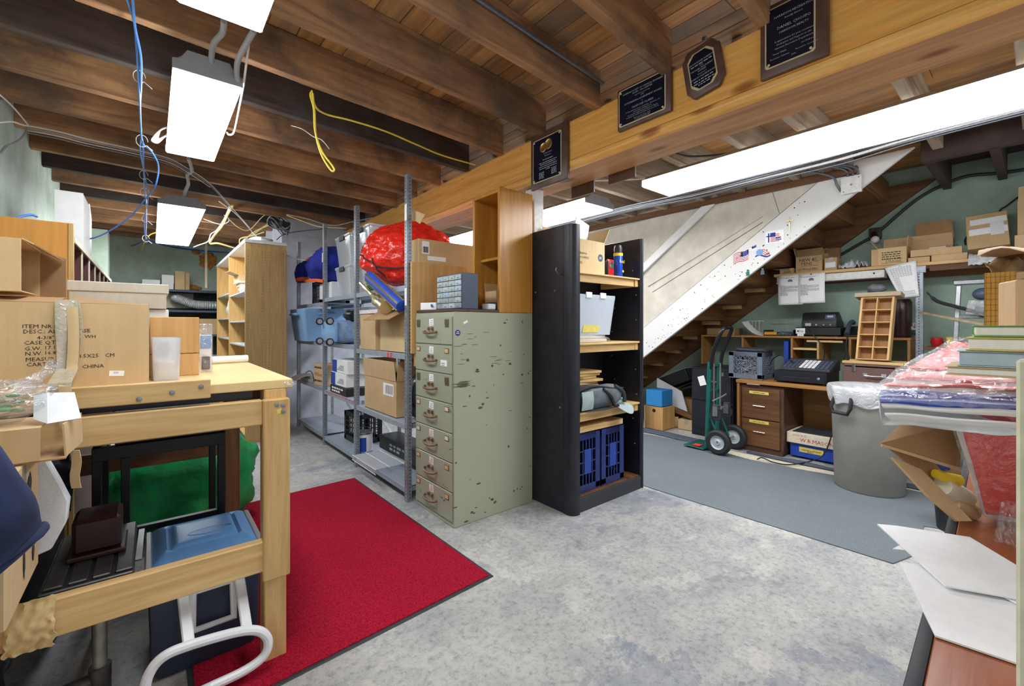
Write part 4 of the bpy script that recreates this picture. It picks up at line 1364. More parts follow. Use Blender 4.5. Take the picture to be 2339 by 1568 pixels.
single('green_duffel', MB().blob((.17, 3.5, .33), (.40, .27, .36), 3, .22, 1.8, 40, 26, flat=-.33), 'green_nylon', 'bright green nylon bag slumped on the floor behind the workbench', 'bag', (.2, 3.5, 0), ang=80)
single('black_sack', MB().blob((-.50, 2.25, .2), (.13, .24, .24), 5, .25, 2, 26, 16, flat=-.2), 'dark_bag', 'black plastic sack stuffed under the workbench beside the pipe stand', 'bag', (-.48, 2.25, 0), ang=80)
single('crinkled_film', MB().blob((-.36, 2.70, .66), (.1, .1, .22), 9, .35, 3, 26, 18), 'dark_bag', 'crinkled dark plastic film hanging behind the trophy base', 'plastic film', (-.34, 2.5, .4), ang=80)
single('film_roll', MB().cyl((-.38, 2.70, 0), (-.38, 2.70, .43), .09, 18), 'charcoal', 'dark roll standing under the crinkled film', 'roll', (-.42, 2.5, 0))

# ---------------------------------------------------------------- stack at the near left corner
carton('base_carton', 'brown carton on the floor at the foot of the near-left stack', -.70, -.40, .9, 1.855, 0, .63, 0, 'card')
up = carton('taped_carton', 'brown carton with torn tape patches under the flattened box', -.70, -.245, 1.44, 1.80, .632, .955, 0, 'card_pale')
m = MB()
for i in range(6):
    m.blob((0.2281, rs.uniform(-.15, .17), rs.uniform(.06, .29)), (.0012, rs.uniform(.01, .03), rs.uniform(.015, .04)), i, .6, 2.5, 12, 8)
part('tape_scar', m, 'charcoal', up, kind='stuff')
tx = thing('flattened_box', 'torn flat cardboard box with cut slots lying on the near-left stack', 'box', (-.3, 1.7, .957))
part('front_panel', MB().box(-.42, -.215, 1.60, 1.604, .962, 1.045), 'card', tx)
part('top_panel', MB().box(-.42, -.215, 1.604, 1.80, 1.041, 1.045), 'card', tx)
part('bottom_panel', MB().box(-.42, -.17, 1.604, 1.80, .957, .961), 'card_inner', tx)
part('end_panel', MB().quad((-.17, 1.62, .96), (-.155, 1.80, .96), (-.158, 1.80, 1.045), (-.175, 1.62, 1.045), th=.004), 'card_pale', tx)
part('slot_tab', MB().box(-.36, -.32, 1.5965, 1.60, 1.005, 1.03), 'card_dark', tx)
part('slot_tab', MB().box(-.35, -.30, 1.5965, 1.60, .962, .985), 'card_dark', tx)
part('torn_strip', MB().sheet(lambda u, v: (-.172 + u * .02 + .004 * math.sin(v * 5) + (.02 * (v - .6) if v > .6 else 0), 1.70 - .01 * u, .958 - v * .105), 3, 14, .002), 'card_pale', tx, ang=60)
wh = thing('white_holder', 'folded white plastic bracket resting on the flattened box', 'bracket', (-.2, 1.68, 1.046))
part('back_plate', MB().quad((-.205, 1.62, 1.05), (-.148, 1.68, 1.047), (-.165, 1.72, 1.115), (-.21, 1.66, 1.125), th=.004), 'white_plastic', wh)
part('side_plate', MB().quad((-.232, 1.64, 1.062), (-.205, 1.62, 1.05), (-.21, 1.66, 1.125), (-.236, 1.67, 1.118), th=.004), 'white_plastic', wh)
fb = thing('flower_bag', 'clear plastic bag of pale green dried stems on the near-left stack', 'bag', (-.35, 1.7, 1.046))
part('film_bag', MB().blob((-.37, 1.70, 1.105), (.17, .085, .058), 12, .3, 2.2, 30, 16, flat=-.058), 'film', fb, ang=80)
part('twisted_neck', MB().tube([(-.27, 1.70, 1.13), (-.225, 1.72, 1.17), (-.20, 1.73, 1.20)], [.03, .012, .02], 10), 'film', fb, ang=80)
m = MB()
for i in range(34):
    a = Vector((rs.uniform(-.5, -.3), rs.uniform(1.65, 1.75), rs.uniform(1.06, 1.12)))
    m.tube([a, a + Vector((rs.uniform(.04, .1), rs.uniform(-.02, .02), rs.uniform(-.02, .03)))], .0022, 4)
part('stems', m, 'jute', fb, kind='stuff')
m = MB()
for i in range(26):
    m.blob((rs.uniform(-.5, -.27), rs.uniform(1.65, 1.75), rs.uniform(1.06, 1.12)), (.014, .008, .006), i, .2, 2, 6, 4)
part('leaves', m, 'green_cover', fb, kind='stuff')
jk = thing('navy_jacket', 'dark navy jacket draped over the near-left stack with a sleeve hanging down', 'jacket', (-.45, 1.2, .64))
part('body', MB().blob((-.50, 1.15, .86), (.19, .22, .26), 14, .22, 2, 30, 20, flat=-.225), 'navy_cloth', jk, ang=80)
part('sleeve', MB().tube(spline([(-.42, 1.18, 1.12), (-.33, 1.24, 1.10), (-.275, 1.27, 1.02), (-.25, 1.285, .93), (-.235, 1.29, .86), (-.22, 1.29, .838)], 8), [.058 + .003 * math.sin(i * .6) + .0006 * i for i in range(41)], 18), 'navy_cloth', jk, ang=80)
po = [(-.66, .635), (-.30, .635), (-.22, .66), (-.19, .73), (-.185, .79), (-.205, .85), (-.235, .93), (-.3, .94), (-.66, .94)]
single('styrofoam_slab', MB().prism(po, 'y', 1.805, 1.85), 'styrofoam', 'broken white styrofoam slab standing behind the taped carton', 'foam', (-.4, 1.82, .632), .004)

# ================================================================ steel shelving, filing cabinet, black bookcase
ss = thing('steel_shelving', 'grey perforated-angle steel shelving with four levels beside the filing cabinet', 'shelving', (1.66, 4.5, 0))
PY = [2.97, 4.02, 4.98, 6.08]
PT = [2.42, 2.41, 2.41, 2.38]
for yy, zt in zip(PY, PT):
    for xx, s_ in ((1.45, 1), (1.90, -1)):
        m = MB()
        a0, a1 = (xx, xx + .003) if s_ > 0 else (xx - .003, xx)
        b0, b1 = (xx, xx + .038) if s_ > 0 else (xx - .038, xx)
        m.prism([(b0, yy), (b1, yy), (b1, yy + .003), (a1, yy + .003), (a1, yy + .042), (a0, yy + .042), (a0, yy + .003), (b0, yy + .003)] if s_ > 0 else
                [(b0, yy), (b1, yy), (b1, yy + .042), (a0, yy + .042), (a0, yy + .003), (b0, yy + .003)], 'z', 0.0, zt if s_ > 0 else 1.598)
        po_ = part('post', m, 'galv', ss)
        h = MB()
        k = 0
        while .03 + k * .0254 < (zt if s_ > 0 else 1.598) - .02:
            zz = .03 + k * .0254
            h.lathe([(.0042, 0), (.0042, -.0006)], ((b0 + b1) / 2 + .004 * s_, yy, zz), 6, 'y')
            if s_ > 0:
                h.lathe([(.0042, 0), (.0042, -.0006)], (xx, yy + .024, zz), 6, 'x')
            k += 1
        part('perforations', h, 'hole_dark', po_, kind='stuff')
LV = [[.10, .57, 1.09, 1.60], [.10, .60, 1.12, 1.60], [.11, .62, 1.12, 1.56]]
for i in range(3):
    for z_ in LV[i]:
        y0, y1 = PY[i] + .045, PY[i + 1] - .002
        sh = part('shelf', MB().box(1.456, 1.895, y0, y1, z_ - .004, z_), 'shelf_steel', ss)
        part('lip', MB().box(1.454, 1.458, y0, y1, z_ - .04, z_ + .002), 'shelf_steel', sh, .001)
        part('lip', MB().box(1.893, 1.896, y0, y1, z_ - .04, z_ + .002), 'shelf_steel', sh)
        if i == 0:
            part('end_lip', MB().box(1.458, 1.893, y0, y0 + .003, z_ - .04, z_), 'shelf_steel', sh)
part('sway_brace', MB().bar((1.875, 3.05, .15), (1.875, 4.0, .56), .003, .03, (1, 0, 0)), 'galv', ss)
part('sway_brace', MB().bar((1.875, 4.05, .15), (1.875, 4.95, .58), .003, .03, (1, 0, 0)), 'galv', ss)
part('sway_brace', MB().bar((1.875, 5.05, .15), (1.875, 6.05, .6), .003, .03, (1, 0, 0)), 'galv', ss)
part('price_tag', MB().box(1.4485, 1.4498, 2.975, 3.008, 2.08, 2.2), 'white_paper', ss)
part('price_tag', MB().box(1.4485, 1.4498, 5.01, 5.04, 2.0, 2.1), 'white_paper', ss)
part('price_tag', MB().box(1.4485, 1.4498, 2.975, 3.008, 1.45, 1.58), 'white_paper', ss)
part('red_tape', MB().box(1.4525, 1.4538, 3.24, 3.27, 1.052, 1.09).box(1.4525, 1.4538, 3.30, 3.33, 1.052, 1.09), 'red_print', ss)
m = MB()
for k in range(9):
    m.box(1.4525, 1.4538, 4.06 + k * .1, 4.11 + k * .1, .59, .601)
part('hazard_tape', m, 'red_print', ss, kind='stuff')


def milk_crate(name, label, loc, size, mat, rz=0, group=None, solid=False, panel=None, handle=True, diag=False, cat='crate'):
    """open lattice crate; local box centred on x/y, base at z=0, opening up"""
    t = thing(name, label, cat, loc, rz, group, True)
    a, b, h = size[0] / 2, size[1] / 2, size[2]
    th = .008
    part('top_rim', MB().box(-a, a, -b, -b + .014, h - .045, h).box(-a, a, b - .014, b, h - .045, h).box(-a, -a + .014, -b, b, h - .045, h).box(a - .014, a, -b, b, h - .045, h), mat, t, .003, kind='stuff')
    part('base_rim', MB().box(-a, a, -b, b, 0, .008).box(-a, a, -b, -b + .012, .008, .05).box(-a, a, b - .012, b, .008, .05).box(-a, -a + .012, -b, b, .008, .05).box(a - .012, a, -b, b, .008, .05), mat, t, .002, kind='stuff')
    for sx in (-1, 1):
        for sy in (-1, 1):
            part('corner_post', MB().prism([(sx * a, sy * (b - .05)), (sx * a, sy * b), (sx * (a - .05), sy * b), (sx * (a - .05), sy * (b - .012)), (sx * (a - .012), sy * (b - .012)), (sx * (a - .012), sy * (b - .05))], 'z', 0.008, h), mat, t, .002)
    m = MB()
    for s_ in (-1, 1):
        for (L, D, fx) in ((a, b, True), (b, a, False)):
            q0, q1, z0, z1 = -L + .05, L - .05, .05, h - .045
            def P(u, z):
                return (u, s_ * (D - .005), z) if fx else (s_ * (D - .005), u, z)
            up = (0, 1, 0) if fx else (1, 0, 0)
            if diag:
                n = 5
                st_ = (q1 - q0) / n
                for k in range(-4, n + 1):
                    for sg in (1, -1):
                        ua = q0 + k * st_
                        ub = ua + (z1 - z0)
                        pa, pb = [ua, z0], [ub, z1]
                        if pb[0] > q1:
                            pb = [q1, z0 + (q1 - ua)]
                        if pa[0] < q0:
                            pa = [q0, z0 + (q0 - ua)]
                        if pa[0] >= pb[0] - .01 or pa[1] > z1 or pb[1] < z0:
                            continue
                        if sg < 0:
                            pa[0], pb[0] = q0 + q1 - pa[0], q0 + q1 - pb[0]
                        m.bar(P(*pa), P(*pb), .005, .009, up)
            else:
                for k in range(1, 5):
                    u = q0 + (q1 - q0) * k / 5
                    m.bar(P(u, z0), P(u, z1), .009, .007, up)
                for k in range(1, 4):
                    z = z0 + (z1 - z0) * k / 4
                    m.bar(P(q0, z), P(q1, z), .007, .009, up)
    part('lattice', m, mat, t, kind='stuff')
    if panel:
        part('side_panel', MB().box(-a * .28, a * .28, -b - .001, -b + .004, h * .3, h * .72), panel, t, .002)
    return t


# ---- top level
milk_crate('dark_crate', 'dark grey lattice crate under the blue jacket on the top steel shelf', (1.70, 5.55, 1.562), (.34, .34, .27), 'dark_crate', 0, None)
m = MB().blob((1.66, 5.38, 2.01), (.26, .50, .21), 31, .18, 2, 34, 20, flat=-.175)
jk2 = thing('team_jacket', 'royal blue jacket with orange trim heaped over a crate', 'jacket', (1.66, 5.45, 1.835))
part('body', m, 'royal_cloth', jk2, ang=80)
part('sleeve', MB().tube(spline([(1.55, 5.7, 2.06), (1.47, 5.85, 2.01), (1.45, 5.9, 1.94), (1.46, 5.88, 1.86)], 6), [.08, .085, .09, .088, .085, .08, .085, .09, .085, .08, .08, .08, .08, .075, .075, .07, .07, .065, .065], 14), 'royal_cloth', jk2, ang=80)
part('orange_hem', MB().sheet(lambda u, v: (1.435 - .012 * math.sin(u * 3.1), 5.72 - u * .75, 1.82 + v * .035 - .05 * u * u), 20, 2, .006), 'orange_cloth', jk2, ang=80)
part('orange_patch', MB().sheet(lambda u, v: (1.41 + .05 * v, 5.62 - u * .18, 2.08 + v * .045), 6, 2, .005), 'orange_cloth', jk2)
part('orange_cuff', MB().tube([(1.455, 5.885, 1.895), (1.46, 5.88, 1.86)], [.079, .076], 14), 'orange_cloth', jk2)
part('orange_stripe', MB().sheet(lambda u, v: (1.375 + .04 * v, 5.95 - u * .1, 1.97 + v * .05), 4, 2, .005), 'orange_cloth', jk2)
single('white_bin', MB().box(1.497, 1.86, 4.86, 5.30, 1.603, 1.78), 'white_plastic', 'plain white box next to the dark crate on the top steel shelf', 'box', (1.66, 5.08, 1.602), .006)
bpy.data.objects['white_bin'].location.z = 1.602
for i, (ya, yb) in enumerate(((4.34, 4.80), (3.84, 4.28))):
    for j in range(2):
        z0 = 1.602 + j * .315
        lab = [['lower clear latched bin of the stack beside the blue jacket', 'upper clear latched bin of the stack beside the blue jacket'], ['lower clear latched bin tucked beside the red bag', 'upper clear latched bin tucked beside the red bag']][i][j]
        tub('latched_bin', lab, 1.512, 1.845, ya, yb, z0, z0 + .285, 0, 'clear_plastic', True,
            [('pink_label', -.9, .9, -.9, .9, .05, .72), ('purple_grey', -.5, .4, -.4, .5, .3, .8)] if (i + j) % 2 else [('white_paper', -.9, .9, -.9, .9, .05, .8)], .16, 'clear latched bins on the top shelf', 'charcoal')
rb = thing('red_vinyl_bag', 'big glossy red vinyl bag crammed on the top steel shelf', 'bag', (1.7, 3.4, 1.62))


def redfn(u, v):
    th, ph = 2 * math.pi * u, math.pi * v
    d = Vector((math.sin(ph) * math.cos(th), math.sin(ph) * math.sin(th), math.cos(ph)))
    k = 1 + .09 * mnoise.noise(d * 2.2) + .05 * (1 - abs(mnoise.noise(d * 4.2 + Vector((3, 1, 2)))) * 2.2) + .028 * (1 - abs(mnoise.noise(d * 9 + Vector((1, 7, 2)))) * 2) - .05
    p = Vector((d.x * .26, d.y * .40, d.z * .29)) * k
    if d.z < 0:
        p.z *= .9
    p = Matrix.Rotation(.88, 3, 'Z') @ p
    return Vector((1.71, 3.47, 1.895)) + p


part('shell', MB().sheet(redfn, 130, 74), 'red_vinyl', rb, ang=50)
sp = [redfn(.5 - .19 + t_ * .014, .50 + .16 * math.sin(t_ * .13)) for t_ in range(24)]
part('piping', MB().tube([Vector((1.71, 3.47, 1.895)) + (p - Vector((1.71, 3.47, 1.895))) * 1.012 for p in sp], .007, 6), 'charcoal', rb)
sp = [redfn(.40, .55 + .018 * t_) for t_ in range(14)]
part('piping', MB().tube([Vector((1.71, 3.47, 1.895)) + (p - Vector((1.71, 3.47, 1.895))) * 1.012 for p in sp], .007, 6), 'charcoal', rb)
part('hang_tag', MB().quad((1.52,3.003,2.17), (1.52,2.82,2.101), (1.52,2.899,2.047), (1.52,3.061,2.122), th=.003), 'card', rb)
single('teal_cloth_bundle', MB().blob((1.52, 3.78, 1.68), (.06, .08, .085), 4, .2, 2, 16, 10, flat=-.078), 'teal_cloth', 'small teal cloth bundle peeking out under the red bag', 'cloth', (1.52, 3.78, 1.602), ang=80)
carton('top_carton', 'brown carton with a barcode label behind the plywood sheet', 1.54, 2.05, 2.965, 3.10, 1.604, 1.955, 0, 'card', tape=False)
tcx = bpy.data.objects['top_carton']
part('barcode_label', MB().box(-.225, -.165, -.0687, -.0677, .24, .335), 'white_paper', tcx)
part('barcode_label', MB().box(-.18, -.02, -.0687, -.0677, .195, .228), 'white_paper', tcx)
m = MB()
for k in range(9):
    m.box(-.218 + k * .005, -.2155 + k * .005 + .0008 * (k % 3), -.0694, -.0687, .25, .295)
part('barcode', m, 'ink', tcx, kind='stuff')
single('plywood_sheet', MB().box(1.468, 1.945, 2.935, 2.955, 1.096, 1.772), 'plywood', 'upright plywood sheet between the steel shelving and the pine bookshelf', 'board', (1.7, 2.945, 1.09), .002)
single('sheet_ledge', MB().box(1.50, 1.93, 2.93, 2.962, 1.0, 1.095), 'plywood', 'narrow timber ledge carrying the plywood sheet', 'ledge', (1.7, 2.945, 1.0), .002)

# ---- third level
bt = tub('blue_tub', 'light blue storage tub without a lid sticking out of the third shelf', 1.33, 1.84, 5.32, 5.98, 1.122, 1.50, 0, 'blue_tub', None, None, .16)
part('handle', MB().box(-.30, -.24, -.14, .14, .30, .33), 'blue_tub', bt, .008)
part('handle', MB().box(-.1, .1, -.35, -.32, .30, .33), 'blue_tub', bt, .008)
tub('pink_bin', 'clear bin with pinkish contents behind the wheeled suitcase', 1.65, 1.86, 4.25, 4.92, 1.122, 1.46, 0, 'clear_plastic', True, [('pink_label', -.95, .95, -.95, .95, .05, .9)], .1, None, None)
sc = thing('wheeled_suitcase', 'light blue fabric wheeled suitcase lying on the third shelf, wheels outward', 'suitcase', (1.5, 4.6, 1.121))
part('shell', MB().blob((1.52, 4.55, 1.24), (.10, .30, .115), 17, .08, 1.5, 26, 16, flat=-.118, power=.55), 'blue_fabric', sc, ang=60)
part('base_plate', MB().box(1.385, 1.43, 4.42, 4.86, 1.14, 1.35), 'blue_tub', sc, .02, 2)
for yy in (4.46, 4.80):
    for zz in (1.13, 1.335):
        wl = part('wheel', MB().lathe([(.012, -.014), (.033, -.014), (.038, -.008), (.038, .008), (.033, .014), (.012, .014)], (1.355, yy, zz + .012), 20, 'y', True), 'rubber', sc)
        part('hub', MB().lathe([(.026, -.0155), (.018, -.017), (.006, -.0165), (.006, .0165), (.018, .017), (.026, .0155)], (1.355, yy, zz + .012), 10, 'y'), 'grey_plastic', wl)
        part('axle_fork', MB().box(1.345, 1.39, yy + .016, yy + .03, zz, zz + .03), 'slate_plastic', sc)
single('dark_strap', MB().blob((1.53, 4.36, 1.405), (.055, .14, .05), 23, .4, 3, 20, 10), 'black_plastic', 'black strap bundle heaped on the wheeled suitcase', 'strap', (1.56, 4.3, 1.35), ang=80)
carton('shelf_carton_small', 'brown carton with a dark stamped tag on the third steel shelf', 1.475, 1.66, 3.62, 3.97, 1.0915, 1.40, 0, 'card')
oc2 = carton('trophy_carton', 'open pale brown carton holding the trophy on the third shelf', 1.50, 1.86, 3.06, 3.58, 1.0915, 1.43, 0, 'card_pale', {'-x': 118, '+x': 20})
single('pink_folder', MB().obox((1.56, 3.80, 1.425), (.16, .42, .035), 0, 0, 0), 'pink_label', 'pale pink folder box lying on top of the small carton', 'folder', (1.56, 3.8, 1.40), .003)
tr = thing('trophy', 'gold and blue column trophy tipped into the open carton', 'trophy', (1.55, 3.35, 1.45))
ca, cb = Vector((1.37,3.474,1.701)), Vector((1.44,3.035,1.447))
col_ = part('column', MB().tube([ca, cb], .048, 14), 'blue_print', tr)
dv = (cb - ca).normalized()
for k in range(5):
    an = k * 1.2566
    u = dv.orthogonal().normalized()
    w_ = dv.cross(u)
    o_ = (u * math.cos(an) + w_ * math.sin(an)) * .047
    part('gold_rib', MB().tube([ca + o_, cb + o_], .008, 6), 'brass', tr)
fa = Vector((1.4,3.343,1.484)); fb2 = Vector((1.38,3.723,1.675))
part('cup', MB().tube([fa + Vector((0, -.12, -.04)), fa + Vector((0, -.05, -.01)), fa, fa + (fb2 - fa) * .12, fa + (fb2 - fa) * .2, fa + (fb2 - fa) * .32], [.055, .05, .045, .052, .02, .028], 14), 'pale_gold', tr)
part('figure', MB().tube(spline([fa + (fb2 - fa) * .32, fa + (fb2 - fa) * .6, fa + (fb2 - fa) * .8, fb2], 4), [.014] * 4 + [.018] * 4 + [.014] * 4 + [.008], 8).tube([fa + (fb2 - fa) * .75, fa + (fb2 - fa) * .6 + Vector((0, -.05, .05)), fa + (fb2 - fa) * .4 + Vector((0, -.07, .06))], .007, 6), 'pale_gold', tr)

# ---- second level
carton('printed_game_box', 'brown printed carton at the end of the second steel shelf', 1.48, 1.8, 5.12, 5.42, .6225, .86, .12, 'card_pale', tape=False)
bx = bpy.data.objects['printed_game_box']
letter(bx, [('Wilson', -.13, .1, .07, 'LEFT')], (-.1605, 0, 0), (0, -1, 0), (0, 0, 1), 'red_ink')
part('small_print', scribble((-.1605, .13, .19), (0, -1, 0), (0, 0, 1), [(0, 0, .2), (0, -.15, .2)], 3, .03, .02), 'ink', bx, kind='stuff')
for j in range(2):
    t = thing('paper_carton', ['blue and white paper box at the bottom of the pair on the second shelf', 'blue and white paper box on top of the pair on the second shelf'][j], 'box', (1.64, 4.62, .602 + .08 + j * .135), 0, 'blue and white boxes on the second shelf')
    z0 = .602 + .08 + j * .135
    part('box', MB().box(1.49, 1.78, 4.40 - .05 * j, 4.86 - .05 * j, z0 + .001, z0 + .133), 'white_paper', t, .003)
    part('blue_end', MB().box(1.4885, 1.4895, 4.72 - .05 * j, 4.862 - .05 * j, z0 + .004, z0 + .13), 'box_blue', t)
    m = MB()
    for k in range(4):
        m.box(1.4885, 1.4895, 4.46, 4.66 - .03 * k, z0 + .03 + .014 * k, z0 + .036 + .014 * k)
    part('small_print', m, 'grey_ink', t, kind='stuff')
t = thing('black_label_box', 'flat black box with white printed words under the paper boxes', 'box', (1.62, 4.6, .602))
part('box', MB().box(1.475, 1.8, 4.34, 4.84, .6025, .681), 'black_plastic', t, .003)
part('small_print', scribble((1.4745, 4.78, .618), (0, -1, 0), (0, 0, 1), [(0, .03, .34), (0, 0, .26)], 6, .05, .018), 'white_paper', t, kind='stuff')
oc3 = carton('opened_carton', 'large opened carton with a shipping label on the second shelf', 1.49, 1.82, 3.24, 3.90, .5715, .86, .0, 'card', {'-y': 8, '+y': 20, '-x': 5, '+x': 5})
t = oc3
part('shipping_label', MB().box(-.1655 - .001, -.1655, -.28, -.08, .16, .26), 'white_paper', t)
m = MB()
for k in range(7):
    m.box(-.1672, -.1665, -.26 + k * .02, -.252 + k * .02, .175, .245)
part('label_print', m, 'ink', t, kind='stuff')
single('stuffed_bag', MB().blob((1.66, 3.10, .76), (.15, .10, .19), 41, .2, 2.5, 24, 16, flat=-.187), 'dark_bag', 'dark blue plastic-wrapped bundle beside the opened carton', 'bag', (1.66, 3.1, .572), ang=80)
single('flat_laptop', MB().box(1.46, 1.8, 5.5, 5.98, .6225, .66).box(1.48, 1.78, 5.52, 5.96, .66, .70), 'grey_plastic', 'flat grey device at the end of the second steel shelf', 'device', (1.63, 5.74, .622), .004)
single('loose_papers', MB().sheet(lambda u, v: (1.32 + u * .3, 5.62 + v * .3, .70 + .03 * math.sin(u * 4) * (1 - u) - .05 * (1 - u) ** 2), 10, 6, .004), 'card_grey', 'loose papers curling off the end of the second shelf', 'papers', (1.4, 5.7, .64))
cable('black_lead', [(1.5, 5.9, .71), (1.47, 5.6, .76), (1.46, 5.45, .74), (1.45, 5.35, .66)], .005, 'black_cable', 'thin black lead draped over the grey device on the second shelf')

# ---- bottom level
pc = thing('paint_can', 'one gallon paint can with a blue and white label on the lowest shelf', 'paint can', (1.56, 4.12, .101))
part('can', MB().lathe([(.082, 0), (.085, .004), (.085, .19), (.08, .196), (.07, .19), (0, .19)], (1.56, 4.12, .102), 28), 'steel', pc)
part('label', MB().lathe([(.0856, .015), (.0856, .175)], (1.56, 4.12, .102), 28), 'white_paper', pc)
part('blue_band', MB().add([(1.56 + .0862 * math.cos(a_), 4.12 + .0862 * math.sin(a_), .102 + z_) for a_ in [3.5 + .09 * k for k in range(14)] for z_ in (.018, .15)], [(2 * k, 2 * k + 2, 2 * k + 3, 2 * k + 1) for k in range(13)]), 'box_blue', pc)
part('bail', MB().tube([(1.56 + .09 * math.cos(a_), 4.12 + .04 * math.sin(a_) * 0, .25 + .09 * math.sin(a_)) for a_ in [.0 + .224 * k for k in range(15)]], .002, 5), 'steel', pc)
wr = thing('wire_rack', 'white coated wire rack resting on the lowest steel shelf', 'rack', (1.6, 3.65, .103))
m = MB()
for k in range(30):
    yy = 3.40 + k * .017
    m.tube([(1.38, yy, .112), (1.38, yy, .15), (1.76, yy, .15), (1.76, yy, .112)], .002, 4)
for xx in (1.38, 1.50, 1.63, 1.76):
    m.tube([(xx, 3.38, .152), (xx, 3.91, .152)], .0032, 6)
for xx in (1.38, 1.76):
    m.tube([(xx, 3.38, .112), (xx, 3.91, .112)], .0032, 6)
part('wires', m, 'white_plastic', wr, kind='stuff')
milk_crate('black_crate', 'black lattice crate at the back of the lowest steel shelf', (1.72, 4.55, .102), (.26, .38, .30), 'black_plastic')
t = thing('black_case', 'long black printed box on the lowest steel shelf behind the paint can', 'box', (1.76, 3.72, .155))
part('box', MB().box(1.66, 1.86, 3.1, 3.98, .156, .28), 'black_plastic', t, .003)
part('small_print', scribble((1.6595, 3.75, .22), (0, -1, 0), (0, 0, 1), [(0, 0, .4), (0, -.035, .2)], 7, .08, .02), 'screen_grey', t, kind='stuff')
single('white_spacer', MB().box(1.77, 1.86, 3.1, 3.98, .1015, .155), 'card_grey', 'low grey box under the long black printed box', 'box', (1.83, 3.6, .1015))

# ---------------------------------------------------------------- filing cabinet
fc = thing('filing_cabinet', 'tall sage green seven-drawer filing cabinet with chipped paint', 'cabinet', (1.83, 2.66, 0))
part('carcass', MB().box(1.497, 2.175, 2.4, 2.92, 0.0, 1.392), 'cabinet_paint', fc, .004)
for k in range(7):
    z1 = 1.362 - .19 * k
    z0 = z1 - .184
    dr = part('drawer', MB().box(1.487, 1.497, 2.413, 2.907, z0, z1), 'cabinet_front', fc, .003)
    zc = (z0 + z1) / 2
    part('handle', MB().tube(spline([(1.487, 2.60, zc - .01), (1.468, 2.605, zc - .014), (1.455, 2.64, zc - .018), (1.453, 2.68, zc - .018), (1.455, 2.72, zc - .016), (1.468, 2.75, zc - .012), (1.487, 2.755, zc - .008)], 4), .0075, 8), 'rust_brass', dr)
    part('latch', MB().box(1.474, 1.487, 2.645, 2.665, zc, zc + .022).box(1.474, 1.487, 2.695, 2.715, zc, zc + .022), 'rust_brass', dr, .002)
    for yy in (2.445, 2.835):
        zz = zc + .04
        if k in (0, 2):
            part('bare_patch', MB().box(1.4858, 1.4868, yy, yy + .05, zz - .02, zz + .035), 'olive_paint', dr)
        fr = part('card_frame', MB().box(1.4835, 1.4868, yy, yy + .052, zz, zz + .034), 'rust_brass', dr, .001)
        part('card', MB().box(1.4828, 1.4836, yy + .005, yy + .047, zz + .005, zz + .029), 'olive_paint' if k in (0, 2) else ('tan_label' if k in (1, 5, 6) else 'cream'), fr)
    lbp = part('paper_label', MB().obox((1.4862, 2.675, zc + .055), (.0008, .06, .048), 0, math.radians((-4, 3, -2, 5, 0, 4, -3)[k]), 0), 'pink_label' if k > 3 else 'white_paper', dr)
    m = MB()
    for j in range(3):
        m.box(1.4852, 1.4858, 2.655, 2.695 - .006 * j, zc + .04 + j * .012, zc + .043 + j * .012)
    part('label_writing', m, 'red_ink' if k > 3 else 'grey_ink', lbp, kind='stuff')
part('paper_label', MB().box(1.4858, 1.4866, 2.47, 2.55, 1.035, 1.075), 'white_paper', fc)
part('label_writing', scribble((1.4857, 2.54, 1.05), (0, -1, 0), (0, 0, 1), [(0, 0, .05), (.01, -.012, .03)], 7, .012, .006), 'grey_ink', fc, kind='stuff')
part('purple_sticker', MB().lathe([(.02, 0), (.02, -.001)], (1.525, 2.4, 1.255), 20, 'y'), 'purple', fc)
part('sticker_mark', scribble((1.525, 2.3985, 1.25), (1, 0, 0), (0, 0, 1), [(-.012, 0, .024), (-.008, .01, .016)], 7, .006, .005), 'white_paper', fc, kind='stuff')
part('number_sticker', MB().obox((1.585, 2.3993, 1.325), (.035, .0008, .014), 0, 0, math.radians(-25)), 'white_paper', fc)
m = MB()
rc = random.Random(5)
for i in range(46):
    xx, zz = rc.uniform(1.505, 2.16), rc.choice((rc.uniform(.02, .15), rc.uniform(.1, 1.37), rc.uniform(.85, 1.35)))
    sx, sz = rc.uniform(.003, .018), rc.uniform(.002, .01)
    m.blob((xx, 2.3996, zz), (sx, .0012, sz), i, .5, 2.5, 8, 5)
for i in range(16):
    zz = .92 + rc.uniform(-.018, .018)
    x0_ = rc.uniform(1.5, 1.56)
    m.blob((x0_ + .02, 2.3996, zz), (rc.uniform(.02, .06), .0012, .0025), i + 50, .5, 2.5, 10, 5)
for i in range(18):
    m.blob((rc.uniform(1.5, 2.0), 2.3996, rc.uniform(1.02, 1.28)), (rc.uniform(.01, .05), .0012, .0015), i + 80, .5, 2.5, 8, 5)
part('paint_chips', m, 'olive_paint', fc, kind='stuff')
single('dark_board', MB().box(1.495, 1.87, 2.41, 2.91, 1.3935, 1.412), 'walnut_dark', 'dark wooden board laid across the top of the filing cabinet', 'board', (1.68, 2.66, 1.393), .002)
